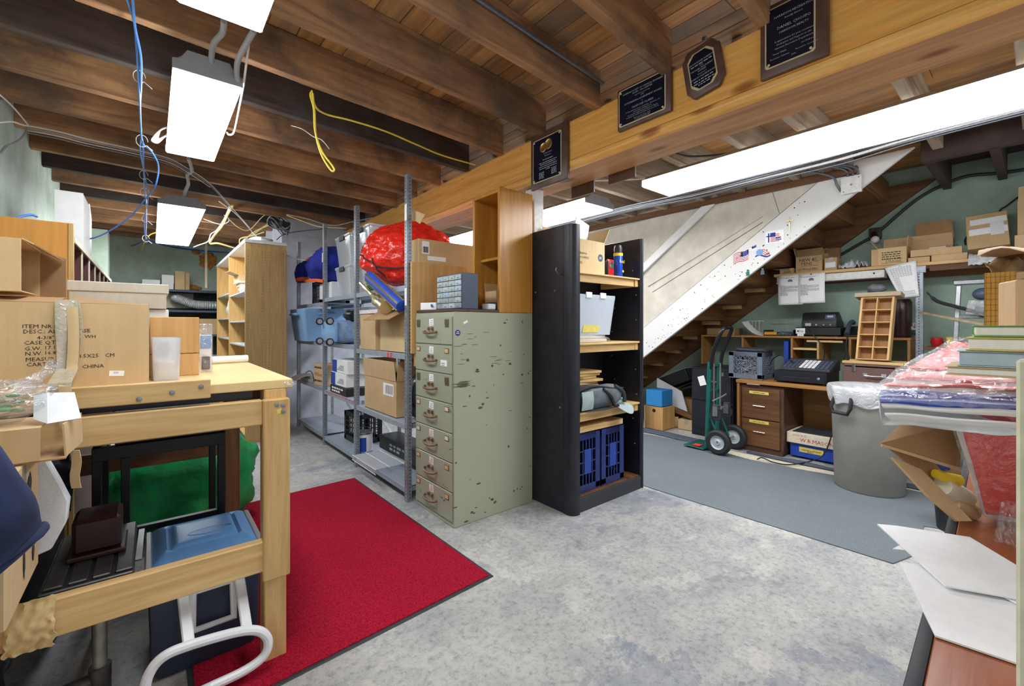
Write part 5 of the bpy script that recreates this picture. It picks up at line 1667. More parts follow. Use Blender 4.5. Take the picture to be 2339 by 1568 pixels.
# pine bookshelf standing on the cabinet
pbk = thing('pine_bookshelf', 'narrow honey pine bookshelf standing on the filing cabinet', 'bookshelf', (2.03, 2.6, 1.393))
part('side_board', MB().box(1.875, 2.185, 2.41, 2.435, 1.3935, 2.275), 'honey_pine_z', pbk, .003)
part('side_board', MB().box(1.875, 2.185, 2.72, 2.745, 1.3935, 2.255), 'honey_pine_z', pbk, .003)
part('top_board', MB().box(1.875, 2.185, 2.435, 2.72, 2.24, 2.262), 'honey_pine_x', pbk, .002)
for z_ in (1.45, 1.78):
    part('shelf', MB().box(1.93, 2.172, 2.435, 2.72, z_, z_ + .02), 'honey_pine_x', pbk, .002)
for i, z_ in enumerate((1.3935, 1.68, 1.96)):
    part('back_board', MB().box(2.172, 2.183, 2.435, 2.72, z_, z_ + (.283 if i < 2 else .28)), 'honey_pine_z', pbk, .001)
part('corner_strip', MB().box(2.15, 2.172, 2.70, 2.72, 1.47, 1.78).box(2.15, 2.172, 2.70, 2.72, 1.8, 2.24), 'honey_pine_z', pbk)
carton('mini_carton', 'small open brown carton standing inside the pine bookshelf', 1.96, 2.15, 2.56, 2.70, 1.471, 1.56, 0, 'card', {'+y': 10})
single('battery_pack', MB().box(1.885, 1.925, 2.45, 2.58, 1.4135, 1.47), 'slate_plastic', 'dark grey gadget leaning in front of the pine bookshelf', 'device', (1.9, 2.5, 1.413), .004)
single('white_charger', MB().box(1.80, 1.868, 2.44, 2.52, 1.4135, 1.455), 'white_plastic', 'small white charger block beside the dark gadget', 'charger', (1.83, 2.48, 1.413), .006)
# parts drawers
pdw = thing('parts_cabinet', 'small slate blue cabinet of clear plastic parts drawers on the filing cabinet', 'parts cabinet', (1.64, 2.58, 1.4125))
part('case', MB().box(1.575, 1.70, 2.42, 2.745, 1.413, 1.652), 'slate_plastic', pdw, .003)
for i in range(4):
    for j in range(6):
        y0, z0 = 2.43 + i * .0775, 1.42 + j * .0378
        dr = part('drawer', MB().box(1.566, 1.575, y0, y0 + .073, z0, z0 + .034), ('tint_drawer', 'tint_drawer', 'blue_frost', 'screen_grey', 'tint_drawer', 'frosted_plastic', 'tint_drawer')[(i * 5 + j * 3) % 7], pdw, .002)
        part('pull', MB().box(1.56, 1.566, y0 + .026, y0 + .047, z0 + .008, z0 + .016), 'tint_drawer', dr, .001)
sb = thing('bulb_box', 'red and white printed light bulb box at the cabinet front edge', 'box', (1.53, 2.8, 1.4125))
part('box', MB().obox((1.545, 2.80, 1.44), (.05, .13, .052), .5), 'white_paper', sb, .003)
part('red_panel', MB().obox((1.523, 2.815, 1.44), (.002, .07, .048), .5), 'red_print', sb)
part('round_mark', MB().lathe([(.012, 0), (.012, -.002)], (1.532, 2.752, 1.444), 12, 'x'), 'box_blue', sb)
single('small_red_box', MB().obox((1.62, 2.83, 1.425), (.06, .08, .022), .2), 'red_print', 'small flat red box behind the bulb box', 'box', (1.62, 2.83, 1.413), .002)

# ---------------------------------------------------------------- black bookcase
bk = thing('black_bookcase', 'tall scuffed black bookcase with pine shelves and a rounded corner post', 'bookcase', (2.63, 2.24, 0))
part('side_panel', MB().box(2.205, 2.235, 2.11, 2.44, 0, 2.0), 'black_lam', bk, .003)
pr = [(2.205, 2.115), (2.205, 2.075)] + [(2.205 + .05 - .05 * math.cos(t_), 2.075 - .05 * math.sin(t_)) for t_ in (.4, .8, 1.2, 1.57)] + [(2.275, 2.025), (2.29, 2.04), (2.29, 2.115)]
part('corner_post', MB().prism(pr, 'z', 0, 2.0), 'black_lam', bk, label='rounded black corner post')
part('side_panel', MB().box(3.02, 3.05, 2.05, 2.44, 0, 2.0), 'black_lam', bk, .003)
part('corner_trim', MB().cyl((3.045, 2.055, 0), (3.045, 2.055, 2.0), .014, 12), 'black_lam', bk)
part('back_panel', MB().box(2.235, 3.02, 2.425, 2.44, 0, 1.96), 'black_lam', bk)
part('kick_board', MB().box(2.29, 3.02, 2.045, 2.06, 0, .1), 'charcoal', bk, .002)
part('bottom_shelf', MB().box(2.235, 3.02, 2.06, 2.425, .085, .105), 'walnut_x', bk, .002)
for z_, th in ((1.68, .012), (1.178, .014), (.69, .014)):
    sh = part('shelf', MB().box(2.235, 3.02, 2.055, 2.425, z_ - th, z_), 'lumber_x', bk, .002)
    part('shelf_rail', MB().box(2.29, 2.97 if z_ > 1.5 else 3.0, 2.075, 2.095, z_ - th - .055, z_ - th), 'lumber_x', sh, .002)
    part('shelf_end', MB().box(2.98, 3.018, 2.07, 2.42, z_ - th - .055, z_ - th), 'lumber_y', sh, .002)
m = MB()
rk = random.Random(9)
for i in range(16):
    m.lathe([(.006, 0), (.006, -.003), (.003, -.005)], (3.02, 2.1 + .22 * (i % 2) + .02 * math.sin(i), .35 + i * .1), 8, 'x')
part('peg', m, 'steel', bk, kind='stuff')
part('cup_hook', MB().tube([(2.205, 2.14, 1.66), (2.19, 2.14, 1.66), (2.17, 2.14, 1.668), (2.155, 2.14, 1.684), (2.16, 2.14, 1.702), (2.175, 2.14, 1.708)], .0035, 6), 'steel', bk)
for yy, zz in ((2.2, 1.55), (2.15, .73), (2.40, 1.55)):
    part('screw', MB().lathe([(.008, 0), (.005, -.004)], (2.205, yy, zz), 8, 'x'), 'steel', bk)
# contents
sc1 = carton('supply_carton', 'brown supply carton with a round logo and open white flaps in the black bookcase', 2.30, 2.66, 2.12, 2.40, 1.6815, 1.93, 0, 'card_pale', {'+x': 30, '+y': 12})
letter(sc1, [('JBS Industries', -.165, .14, .026, 'LEFT'), ('LOOM SUPPLY', -.155, .108, .024, 'LEFT'), ('CT81002', -.165, .07, .024, 'LEFT')], (0, -.1405, 0), (1, 0, 0), (0, 0, 1))
part('round_logo', MB().lathe([(.028, 0), (.028, -.0012)], (.13, -.1402, .13), 20, 'y'), 'slate_plastic', sc1)
letter(sc1, [('JBS', 0, -.008, .024, 'CENTER')], (.13, -.1416, .13), (1, 0, 0), (0, 0, 1), 'white_paper')
single('white_flap_box', MB().obox((2.62, 2.32, 2.05), (.16, .01, .17), 0, -.1, .3), 'white_plastic', 'white card sticking up out of the supply carton', 'card', (2.62, 2.32, 1.96))
clk = thing('desk_clock', 'small dark red desk clock with a silver dial', 'clock', (2.745, 2.14, 1.681))
part('case', MB().box(2.71, 2.785, 2.125, 2.15, 1.6815, 1.815), 'red_gloss', clk, .008, 2)
part('dial', MB().lathe([(.026, 0), (.026, -.003), (.022, -.004)], (2.752, 2.125, 1.772), 20, 'y'), 'chrome', clk)
part('stand', MB().box(2.695, 2.709, 2.12, 2.2, 1.6815, 1.80), 'black_plastic', clk, .002)
sp_ = thing('insect_spray', 'blue insect spray can with a black cap on the top bookcase shelf', 'spray can', (2.88, 2.16, 1.681))
part('can', MB().lathe([(.034, 0), (.036, .003), (.036, .19), (.03, .2), (0, .2)], (2.88, 2.16, 1.6815), 24), 'raid_blue', sp_)
part('yellow_band', MB().lathe([(.0365, .175), (.0365, .198)], (2.88, 2.16, 1.6815), 24), 'yellow', sp_)
part('cap', MB().lathe([(.034, .198), (.034, .235), (.026, .26), (0, .262)], (2.88, 2.16, 1.6815), 24), 'black_plastic', sp_)
letter(sp_, [('Raid', 0, .118, .036, 'CENTER')], (2.88, 2.123, 1.6815), (1, 0, 0), (0, 0, 1), 'yellow')
part('warning_seal', MB().lathe([(.01, 0), (.01, -.001)], (2.895, 2.124, 1.735), 12, 'y'), 'yellow', sp_)
tb2 = tub('frosted_bin', 'frosted plastic bin with papers and a yellow note in the bookcase', 2.30, 2.78, 2.10, 2.40, 1.232, 1.53, 0, 'frosted_plastic', None, [('white_paper', -.9, .1, -.8, .8, .05, .9)], .16)
part('lid_clip', MB().box(-.12, -.05, -.156, -.148, .27, .315).box(.04, .11, -.156, -.148, .27, .315), 'white_plastic', tb2, .004)
part('yellow_note', MB().quad((-.14, -.132, .02), (.04, -.132, .02), (.06, -.134, .07), (-.12, -.134, .075), th=.001), 'yellow_label', tb2)
part('blue_item', MB().box(.08, .15, -.11, -.09, .04, .13), 'light_blue', tb2)
single('flat_packs', MB().box(2.31, 2.66, 2.10, 2.38, 1.1795, 1.205).obox((2.5, 2.24, 1.218), (.36, .24, .024), .1), 'card_grey', 'grey flat packs under the frosted bin', 'packs', (2.5, 2.24, 1.179), .003)
single('plastic_wrap', MB().blob((2.68, 2.16, 1.20), (.07, .06, .022), 6, .3, 3, 14, 8, flat=-.0205), 'film', 'loose clear plastic wrapping beside the flat packs', 'wrapping', (2.68, 2.16, 1.179), ang=80)
for k in range(6):
    single('pine_offcut', MB().obox((2.45 + .02 * (k % 3), 2.28, .845 + k * .021), (.42 - .03 * (k % 2), .20, .018), .12 * math.sin(k * 2.3)), 'lumber_x',
           ['pine offcut at the bottom of the board pile in the bookcase', 'second pine offcut up in the bookcase board pile', 'third pine offcut up in the bookcase board pile', 'fourth pine offcut up in the bookcase board pile', 'fifth pine offcut up in the bookcase board pile', 'topmost pine offcut of the bookcase board pile'][k], 'board', (2.45, 2.28, .836 + k * .021), .001, group='pine offcuts in the bookcase')
single('offcut_riser', MB().box(2.29, 2.64, 2.2, 2.38, .6915, .834), 'aged_lumber_x', 'wood block carrying the pine offcuts', 'block', (2.45, 2.29, .69), .003)
sb2 = thing('grey_satchel', 'grey and black satchel slumped at the front of the third shelf', 'bag', (2.58, 2.12, .691))
part('body', MB().blob((2.575, 2.108, .775), (.25, .068, .085), 27, .14, 2, 30, 16, flat=-.083, power=.7), 'bag_grey', sb2, ang=80)
part('pale_panel', MB().sheet(lambda u, v: (2.315 + u * .12, 2.045 - .01 * math.sin(v * 3), .705 + v * .13), 6, 6, .006), 'bag_pale', sb2)
part('strap', MB().tube(spline([(2.55, 2.05, .84), (2.62, 2.03, .78), (2.66, 2.03, .71), (2.72, 2.04, .70)], 6), .012, 8), 'black_plastic', sb2)
part('strap', MB().tube(spline([(2.70, 2.06, .85), (2.78, 2.04, .80), (2.80, 2.04, .72)], 6), .014, 8), 'charcoal', sb2)
part('flap', MB().sheet(lambda u, v: (2.30 + u * .5, 2.05 + v * .16, .85 + .02 * math.sin(u * 5) - .01 * v), 12, 5, .008), 'charcoal', sb2)
cp = thing('baseball_cap', 'pale grey cap with its brim hanging over the third shelf edge', 'cap', (2.80, 2.06, .691))
part('brim', MB().sheet(lambda u, v: (2.70 + u * .16, 2.05 - v * .09 * math.sin(math.pi * (.15 + .7 * u)), .70 - v * .06 * math.sin(math.pi * (.1 + .8 * u))), 12, 6, .004), 'bag_pale', cp)
part('crown', MB().blob((2.78, 2.10, .72), (.08, .05, .035), 3, .1, 2, 16, 10, flat=-.028), 'bag_pale', cp)
single('sample_mat', MB().quad((2.31, 2.07, .697), (2.50, 2.005, .696), (2.66, 2.02, .696), (2.64, 2.07, .697), th=.004), 'charcoal', 'dark speckled mat curling over the third shelf edge', 'mat', (2.5, 2.06, .67))
single('loose_board', MB().box(2.292, 2.86, 2.10, 2.30, .532, .575), 'lumber_x', 'loose pine board lying on top of the navy crates', 'board', (2.58, 2.2, .53), .002)
for k in range(2):
    o = milk_crate('navy_crate', ['navy plastic milk crate stood on its side beside the corner post', 'navy plastic milk crate stood on its side by the right bookcase panel'][k], (2.435 + .29 * k, 2.256, .1065), (.27, .33, .42), 'navy_crate', 0, 'navy milk crates in the bookcase', panel='blue_panel')

# ================================================================ under the stairs: desk, shelf and clutter
dk = thing('oak_desk', 'oak desk with two walnut drawers under the stairs', 'desk', (5.1, 1.3, 0))
part('desk_top', MB().box(4.79, 5.435, .62, 2.075, .70, .735), 'oak_desk_y', dk, .004)
part('side_panel', MB().box(4.80, 5.42, 2.045, 2.07, 0, .70), 'oak_desk_z', dk, .003)
part('side_panel', MB().box(4.80, 5.42, .64, .665, 0, .70), 'oak_desk_z', dk, .003)
part('back_panel', MB().box(5.40, 5.42, .665, 2.045, .1, .70), 'oak_desk_y', dk)
part('drawer_case', MB().box(4.825, 5.35, 1.63, 2.035, .02, .685), 'walnut_dark', dk, .003)
for z0, z1, hz, ly in ((.345, .655, .48, .60), (.06, .335, .215, .30)):
    d_ = part('drawer', MB().box(4.805, 4.825, 1.66, 2.02, z0, z1), 'walnut_x', dk, .003)
    part('handle', MB().tube([(4.805, 1.79, hz), (4.787, 1.79, hz), (4.787, 1.90, hz), (4.805, 1.90, hz)], .0035, 8), 'chrome', d_)
    lb = part('yellow_label', MB().box(4.8035, 4.805, 1.76, 1.945, ly, ly + .028), 'yellow_label', d_)
    part('label_print', scribble((4.8034, 1.93, ly + .01), (0, -1, 0), (0, 0, 1), [(.02, 0, .12)], 3, .012, .007), 'ink', lb, kind='stuff')
part('plinth', MB().box(4.82, 4.835, 1.64, 2.03, .0, .055), 'walnut_dark', dk)
single('paper_slip', MB().obox((4.80, 1.9, .697), (.05, .12, .0012), .1), 'white_paper', 'white paper slip poking out above the top desk drawer', 'paper', (4.8, 1.9, .695))

# desk hutch
hu = thing('desk_hutch', 'pine shelf hutch standing along the back of the desk', 'hutch', (5.6, 1.5, .735))
part('top_board', MB().box(5.44, 5.79, .78, 2.30, 1.165, 1.188), 'oak_desk_y', hu, .003)
part('top_board', MB().box(5.46, 5.79, 2.305, 2.80, 1.165, 1.185), 'oak_desk_y', hu, .003)
for yy, z0 in ((2.285, .812), (1.76, .736), (1.24, .736), (.795, .736)):
    part('upright', MB().box(5.44 if yy < 2 else 5.45, 5.79, yy - .011, yy + .011, z0, 1.165), 'oak_desk_z', hu, .002)
part('upright', MB().box(5.46, 5.79, 2.775, 2.80, .812, 1.165), 'oak_desk_z', hu, .002)
part('upright', MB().box(5.44, 5.79, 1.505, 1.525, .736, 1.125), 'lumber_z', hu, .002)
part('shelf', MB().box(5.44, 5.78, 1.526, 1.748, 1.04, 1.06), 'lumber_y', hu, .002)
part('shelf', MB().box(5.44, 5.78, 1.30, 1.62, 1.127, 1.147), 'lumber_y', hu, .002)
bfc = thing('black_file_cabinet', 'black two-drawer steel file cabinet under the hutch end', 'cabinet', (5.3, 2.4, 0))
part('carcass', MB().box(5.02, 5.60, 2.205, 2.69, 0.0, .81), 'black_lam', bfc, .004)
for z0, z1 in ((.43, .79), (.03, .41)):
    d_ = part('drawer', MB().box(5.005, 5.02, 2.22, 2.675, z0, z1), 'black_lam', bfc, .003)
    part('handle', MB().box(4.99, 5.005, 2.36, 2.44, z1 - .14, z1 - .125), 'steel', d_, .002)
    part('card_holder', MB().box(5.0, 5.005, 2.30, 2.36, z1 - .06, z1 - .02), 'steel', d_)
part('note', MB().obox((5.0042, 2.555, .655), (.0008, .08, .11), 0, math.radians(-18), 0), 'white_paper', bfc)

# grey milk crate with wires
gc = milk_crate('grey_milk_crate', 'grey milk crate full of white cables on the desk', (5.06, 2.025, .7365), (.33, .34, .285), 'grey_crate', .0, None, diag=True)
m = MB()
rg = random.Random(2)
for i in range(26):
    p = [(rg.uniform(-.13, .13), rg.uniform(-.14, .14), rg.uniform(.03, .2)) for _ in range(5)]
    m.tube(spline(p, 4), .004, 5)
part('cable_tangle', m, 'white_cable', gc, kind='stuff')
single('laptop_sleeve', MB().blob((5.05, 2.0, 1.043), (.14, .17, .022), 3, .12, 2, 24, 10, flat=-.02, power=.5), 'charcoal', 'flat black padded sleeve lying on the grey milk crate', 'sleeve', (5.05, 2.0, 1.022), ang=60)
cd = thing('cash_drawer', 'black steel cash drawer with a lock on the desk', 'cash drawer', (5.05, 1.5, .7355))
part('body', MB().box(4.855, 5.26, 1.285, 1.73, .750, .856), 'black_plastic', cd, .004)
fr_ = part('front', MB().box(4.847, 4.855, 1.295, 1.72, .755, .84), 'black_lam', cd, .003)
part('slot', MB().box(4.845, 4.847, 1.42, 1.64, .797, .802), 'charcoal', fr_)
part('lock', MB().lathe([(.012, 0), (.012, -.006), (.006, -.008)], (4.847, 1.345, .80), 14, 'x'), 'chrome', fr_)
for xx in (4.88, 5.22):
    for yy in (1.31, 1.70):
        part('foot', MB().cyl((xx, yy, .7355), (xx, yy, .752), .012, 10), 'rubber', cd)
kt = thing('register_keypad', 'grey cash register keypad sloping on top of the cash drawer', 'keypad', (5.05, 1.47, .857))
pf = [(4.90, .857), (4.90, .885), (5.18, .965), (5.24, .955), (5.24, .857)]
part('body', MB().prism([(a_, b_) for a_, b_ in pf], 'y', 1.27, 1.69), 'charcoal', kt, .008, 2)
nv = Vector((-.08, 0, .28)).normalized()
for i in range(11):
    for j in range(5):
        c0 = Vector((4.93 + .044 * j, 1.305 + .035 * i, .8965 + .0125 * j)) + nv * .001
        part('key', MB().obox(c0, (.034, .028, .006), 0, 0, -math.atan2(.08, .28)), 'white_plastic' if 2 < i < 7 else 'slate_plastic', kt, .002)
cable('register_lead', [(5.2, 1.40, .96), (5.3, 1.42, 1.0), (5.42, 1.46, 1.08), (5.43, 1.55, 1.2), (5.46, 1.6, 1.25), (5.5, 1.62, 1.27)], .005, 'black_cable', 'black lead running from the register keypad up to the receipt register')
cable('crate_lead', [(5.0, 1.6, .93), (4.95, 1.65, .98), (4.98, 1.72, 1.0), (5.02, 1.8, .95), (5.05, 1.84, .88)], .005, 'black_cable', 'black lead looping between the keypad and the grey crate')
rg_ = thing('receipt_register', 'black cash register display unit on the hutch', 'cash register', (5.62, 1.54, 1.189))
part('base', MB().box(5.50, 5.79, 1.33, 1.74, 1.2, 1.285), 'black_plastic', rg_, .004)
part('head', MB().prism([(5.52, 1.285), (5.52, 1.34), (5.56, 1.44), (5.62, 1.45), (5.78, 1.33), (5.78, 1.285)], 'y', 1.37, 1.69), 'black_plastic', rg_, .005)
part('feet', MB().box(5.52, 5.77, 1.36, 1.38, 1.1885, 1.2).box(5.52, 5.77, 1.69, 1.71, 1.1885, 1.2), 'rubber', rg_, kind='stuff')
part('display', MB().obox((5.537, 1.43, 1.395), (.002, .09, .05), 0, 0, math.radians(21)), 'slate_plastic', rg_)
part('display_glow', MB().obox((5.5355, 1.43, 1.40), (.002, .055, .02), 0, 0, math.radians(21)), 'screen_grey', rg_)
part('button_row', MB().box(5.518, 5.52, 1.60, 1.655, 1.30, 1.33).box(5.518, 5.52, 1.545, 1.56, 1.305, 1.32).box(5.518, 5.52, 1.48, 1.49, 1.305, 1.318).box(5.518, 5.52, 1.42, 1.43, 1.305, 1.318), 'screen_grey', rg_, kind='stuff')
sg = thing('pay_sign', 'small white payment card sign leaning on the receipt register', 'sign', (5.48, 1.70, 1.189))
part('plate', MB().box(5.484, 5.488, 1.645, 1.735, 1.215, 1.275), 'white_plastic', sg, .006, 2)
part('apple_mark', MB().blob((5.4835, 1.712, 1.243), (.0012, .0085, .009), 1, .05, 1, 12, 8).box(5.483, 5.4838, 1.709, 1.711, 1.252, 1.258), 'ink', sg)
letter(sg, [('Pay', 0, 1.235, .03, 'LEFT')], (5.4838, 1.70, 0), (0, -1, 0), (0, 0, 1), 'ink')
part('prop', MB().box(5.486, 5.498, 1.66, 1.72, 1.1885, 1.216), 'white_plastic', sg)
phn = thing('desk_phone', 'grey desk telephone with a handset on the hutch', 'telephone', (5.6, 1.23, 1.189))
part('base', MB().prism([(5.50, 1.19), (5.50, 1.205), (5.68, 1.30), (5.72, 1.29), (5.72, 1.19)], 'y', 1.10, 1.31), 'black_plastic', phn, .006)
part('handset', MB().tube(spline([(5.485, 1.275, 1.22), (5.53, 1.275, 1.27), (5.60, 1.275, 1.325), (5.67, 1.275, 1.345), (5.70, 1.275, 1.33)], 5), [.026, .026, .024, .022, .02, .02, .02, .02, .02, .02, .02, .02, .02, .02, .022, .022, .024, .026, .028, .028, .028], 12), 'slate_plastic', phn)
m = MB()
for i in range(3):
    for j in range(5):
        m.obox((5.54 + .028 * j, 1.13 + .03 * i, 1.232 + .0148 * j), (.016, .02, .006), 0, 0, -.485)
part('keys', m, 'screen_grey', phn, kind='stuff')
cable('phone_cord', [(5.47, 1.27, 1.19), (5.43, 1.27, 1.1), (5.425, 1.25, 1.0), (5.42, 1.24, .93), (5.42, 1.27, .90), (5.42, 1.29, .95), (5.425, 1.27, 1.05), (5.43, 1.26, 1.19)], .006, 'black_cable', 'coiled black phone cord hanging in front of the hutch')
lt = thing('letter_tray', 'black letter tray with papers on the hutch', 'tray', (5.6, 1.92, 1.189))
part('tray', MB().box(5.50, 5.78, 1.76, 2.07, 1.1885, 1.196).box(5.50, 5.78, 1.76, 1.768, 1.196, 1.255).box(5.50, 5.78, 2.062, 2.07, 1.196, 1.255), 'black_plastic', lt, kind='stuff')
part('papers', MB().sheet(lambda u, v: (5.49 + .28 * u, 1.78 + .27 * v, 1.205 + .03 * math.sin(v * 3.1)), 4, 10, .01), 'slate_plastic', lt)
part('card', MB().obox((5.485, 1.99, 1.215), (.003, .13, .035), 0, 0, .4), 'tape_gold', lt)
single('curled_paper', MB().sheet(lambda u, v: (5.52 + .18 * v, 2.32 - .24 * u, 1.19 + .16 * (1 - u) ** 2.2 + .01 * v), 14, 4, .003), 'white_paper', 'curled white paper pad standing on the hutch', 'paper', (5.6, 2.2, 1.189), ang=60)
for i, (yy, lab) in enumerate(((2.26, 'white wire display stand behind the curled paper'), (1.98, 'thin wire display stand behind the letter tray'))):
    m = MB()
    for k in range(3):
        m.tube([(5.74, yy - .05 + .04 * k, 1.188), (5.76, yy - .045 + .04 * k, 1.36)], .0028, 5)
    m.tube([(5.76, yy - .1, 1.36), (5.76, yy + .09, 1.36)], .004, 5)
    single('wire_stand', m, 'white_cable' if i == 0 else 'grey_cable', lab, 'stand', (5.75, yy, 1.188))
carton('tray_carton', 'low brown carton lying on the far end of the hutch', 5.5, 5.78, 2.42, 2.75, 1.1855, 1.27, .1, 'card_dark')
single('blue_binder', MB().box(5.46, 5.74, 1.80, 1.845, .7365, 1.13), 'box_blue', 'bright blue binder standing under the hutch', 'binder', (5.6, 1.82, .736), .003)
letter(bpy.data.objects['blue_binder'], [('5', 0, .14, .07, 'CENTER')], (5.459, 1.822, .7365), (0, -1, 0), (0, 0, 1), 'ink')

# brown case and compartment organizer
cs_ = thing('brown_case', 'brown vinyl carrying case with chrome latches on the desk', 'case', (5.1, .95, .7355))
part('body', MB().box(4.95, 5.25, .73, 1.18, .736, .925), 'suitcase', cs_, .004)
part('lid', MB().box(4.955, 5.25, .735, 1.175, .935, .955), 'suitcase', cs_, .003)
part('handle', MB().tube([(4.95, 1.02, .86), (4.925, 1.015, .855), (4.92, .95, .852), (4.925, .89, .855), (4.95, .885, .86)], .005, 8), 'chrome', cs_)
part('handle_plate', MB().box(4.945, 4.95, 1.0, 1.035, .84, .88), 'chrome', cs_, .002)
part('handle_plate', MB().box(4.945, 4.95, .87, .905, .84, .88), 'chrome', cs_, .002)
for yy in (.80, 1.10):
    part('latch', MB().box(4.94, 4.952, yy - .012, yy + .012, .885, .95), 'chrome', cs_, .002)
part('wood_slat', MB().box(4.96, 5.0, .76, 1.19, .956, .98), 'lumber_y', cs_, .003)
part('wood_slat', MB().box(5.2, 5.24, .76, 1.19, .956, .98), 'lumber_y', cs_, .003)
og = thing('compartment_organizer', 'leaning pine organizer with ten compartments and a grey ledge', 'organizer', (5.06, .97, .981))


def lean(p):
    # tip the organizer backwards (+x) by 8 degrees about its foot
    x_, y_, z_ = p
    a_ = math.radians(8)
    dx, dz = x_ - 5.02, z_ - .982
    return (5.02 + dx * math.cos(a_) + dz * math.sin(a_), y_ + dz * -.045, .982 + dz * math.cos(a_) - dx * math.sin(a_) + .012)


def lbox(*a_):
    mb = MB().box(*a_)
    mb.v = [lean(v) for v in mb.v]
    return mb


part('back', lbox(5.115, 5.122, .865, 1.105, .982, 1.56), 'oak_desk_z', og)
part('side', lbox(5.02, 5.115, .865, .882, .982, 1.56), 'lumber_z', og, .002)
part('side', lbox(5.02, 5.115, 1.088, 1.105, .982, 1.56), 'lumber_z', og, .002)
part('divider', lbox(5.025, 5.115, .981, .989, .982, 1.56), 'lumber_z', og)
for k in range(6):
    part('divider', lbox(5.022, 5.115, .882, 1.088, .982 + k * .1135, .990 + k * .1135), 'lumber_y', og)
part('ledge', lbox(5.0, 5.16, .82, 1.15, 1.56, 1.6), 'lath', og, .003)
single('grey_pouch', MB().blob((5.17, .98, 1.645), (.05, .07, .045), 9, .3, 2, 16, 10, flat=-.034), 'bag_grey', 'crumpled grey plastic pouch on the organizer ledge', 'pouch', (5.17, .98, 1.61), ang=80)
single('dark_vase', MB().lathe([(.06, 0), (.07, .02), (.065, .1), (.075, .12), (.075, .34), (.06, .37), (.0, .375)], (5.62, .87, 1.1885), 18), 'mahogany', 'dark brown wooden urn on the hutch behind the organizer', 'urn', (5.62, .83, 1.188))

# steel post, outlet, open sign
sp2 = thing('steel_upright', 'perforated steel upright propping the wall shelf', 'post', (5.48, .72, 0))
part('angle', MB().box(5.46, 5.50, .70, .703, 0, 1.852).box(5.46, 5.463, .703, .75, 0, 1.852), 'galv', sp2)
m = MB()
for k in range(70):
    m.lathe([(.0045, 0), (.0045, -.0006)], (5.46, .728, .05 + k * .0254), 6, 'x')
part('perforations', m, 'hole_dark', sp2, kind='stuff')
part('bracket', MB().box(5.455, 5.47, .68, .79, 1.79, 1.852), 'galv', sp2, .002)
ot = thing('outlet_box', 'steel four-gang outlet box mounted behind the upright', 'outlet', (5.82, .81, 1.15))
part('box', MB().box(5.79, 5.849, .75, .87, 1.14, 1.255), 'steel', ot, .004)
for yy in (.785, .84):
    for zz in (1.17, 1.222):
        r_ = part('receptacle', MB().lathe([(.02, 0), (.02, -.004)], (5.79, yy, zz), 16, 'x'), 'black_plastic', ot)
        part('slots', MB().box(5.7845, 5.786, yy - .008, yy - .005, zz - .004, zz + .008).box(5.7845, 5.786, yy + .005, yy + .008, zz - .004, zz + .008), 'screen_grey', r_, kind='stuff')
os_ = thing('open_sign', 'white sign with red letters half hidden behind the urn', 'sign', (5.84, .85, 1.26))
part('plate', MB().box(5.838, 5.848, .79, 1.05, 1.26, 1.33), 'white_plastic', os_, .002)
letter(os_, [('OPEN', 0, -.018, .06, 'RIGHT')], (5.8375, .80, 1.295), (0, -1, 0), (0, 0, 1), 'red_ink')

# ---------------------------------------------------------------- wall shelf
ws = thing('long_plank_shelf', 'long pine wall shelf under the stairs loaded with cartons', 'shelf', (5.67, .9, 1.83))
part('board', MB().box(5.47, 5.79, -.6, 1.95, 1.855, 1.885), 'lumber_y', ws, .003)
part('ledger', MB().box(5.79, 5.845, -.6, 1.75, 1.77, 1.885), 'aged_lumber_y', ws, .003)
part('rear_brace', MB().box(5.47, 5.5, -.6, .66, 1.80, 1.853), 'aged_lumber_y', ws, .003)
ul = thing('unlit_batten', 'white unlit batten light fixed under the wall shelf', 'light', (5.55, 1.4, 1.77))
part('body', MB().box(5.50, 5.60, .98, 1.93, 1.79, 1.853), 'white_paint', ul, .004)
part('lower_flange', MB().box(5.49, 5.61, .98, 1.93, 1.775, 1.79), 'white_paint', ul, .002)
part('switch_dot', MB().lathe([(.008, 0), (.008, -.003)], (5.50, 1.06, 1.82), 10, 'x'), 'hole_dark', ul)
t = carton('clips_carton', 'small brown carton marked CAVE CLIPS at the shelf end', 5.51, 5.72, 1.765, 1.90, 1.886, 1.945, .0, 'card', {'+y': 85})
letter(t, [('CAVE', -.05, .037, .032, 'LEFT'), ('CLIPS', -.035, .008, .032, 'LEFT')], (-.106, 0, 0), (0, -1, 0), (0, 0, 1))
single('dark_sack', MB().blob((5.62, 1.83, 1.925), (.06, .045, .025), 4, .25, 2, 18, 10), 'dark_bag', 'dark plastic wrapping stuffed in the clips carton', 'wrapping', (5.62, 1.83, 1.9), ang=80)
t = carton('pens_carton', 'open brown carton hand-lettered NEW PENS on the wall shelf', 5.52, 5.74, 1.50, 1.745, 1.886, 2.06, 0, 'card', {'+x': 20, '+y': 12})
part('flap', MB().quad((-.11, -.12, .174), (-.11, .12, .174), (-.08, .125, .255), (-.08, -.125, .255), th=.004), 'card_inner', t)
letter(t, [('NEW 80', -.09, .118, .046, 'LEFT'), ('PENS', -.07, .078, .046, 'LEFT'), ('30 PFOLDERS', -.105, .022, .032, 'LEFT')], (-.111, 0, 0), (0, -1, 0), (0, 0, 1))
part('pen_ring', MB().tube([(-.1115, -.075 + .038 * math.cos(a_ * .393), .132 + .022 * math.sin(a_ * .393)) for a_ in range(16)], .0012, 4, True), 'ink', t)
part('pen_underline', MB().box(-.1116, -.1106, -.09, .07, .066, .069), 'ink', t)
t = carton('label_carton', 'small brown carton with a white label next to the pens carton', 5.52, 5.70, 1.37, 1.48, 1.886, 2.02, 0, 'card')
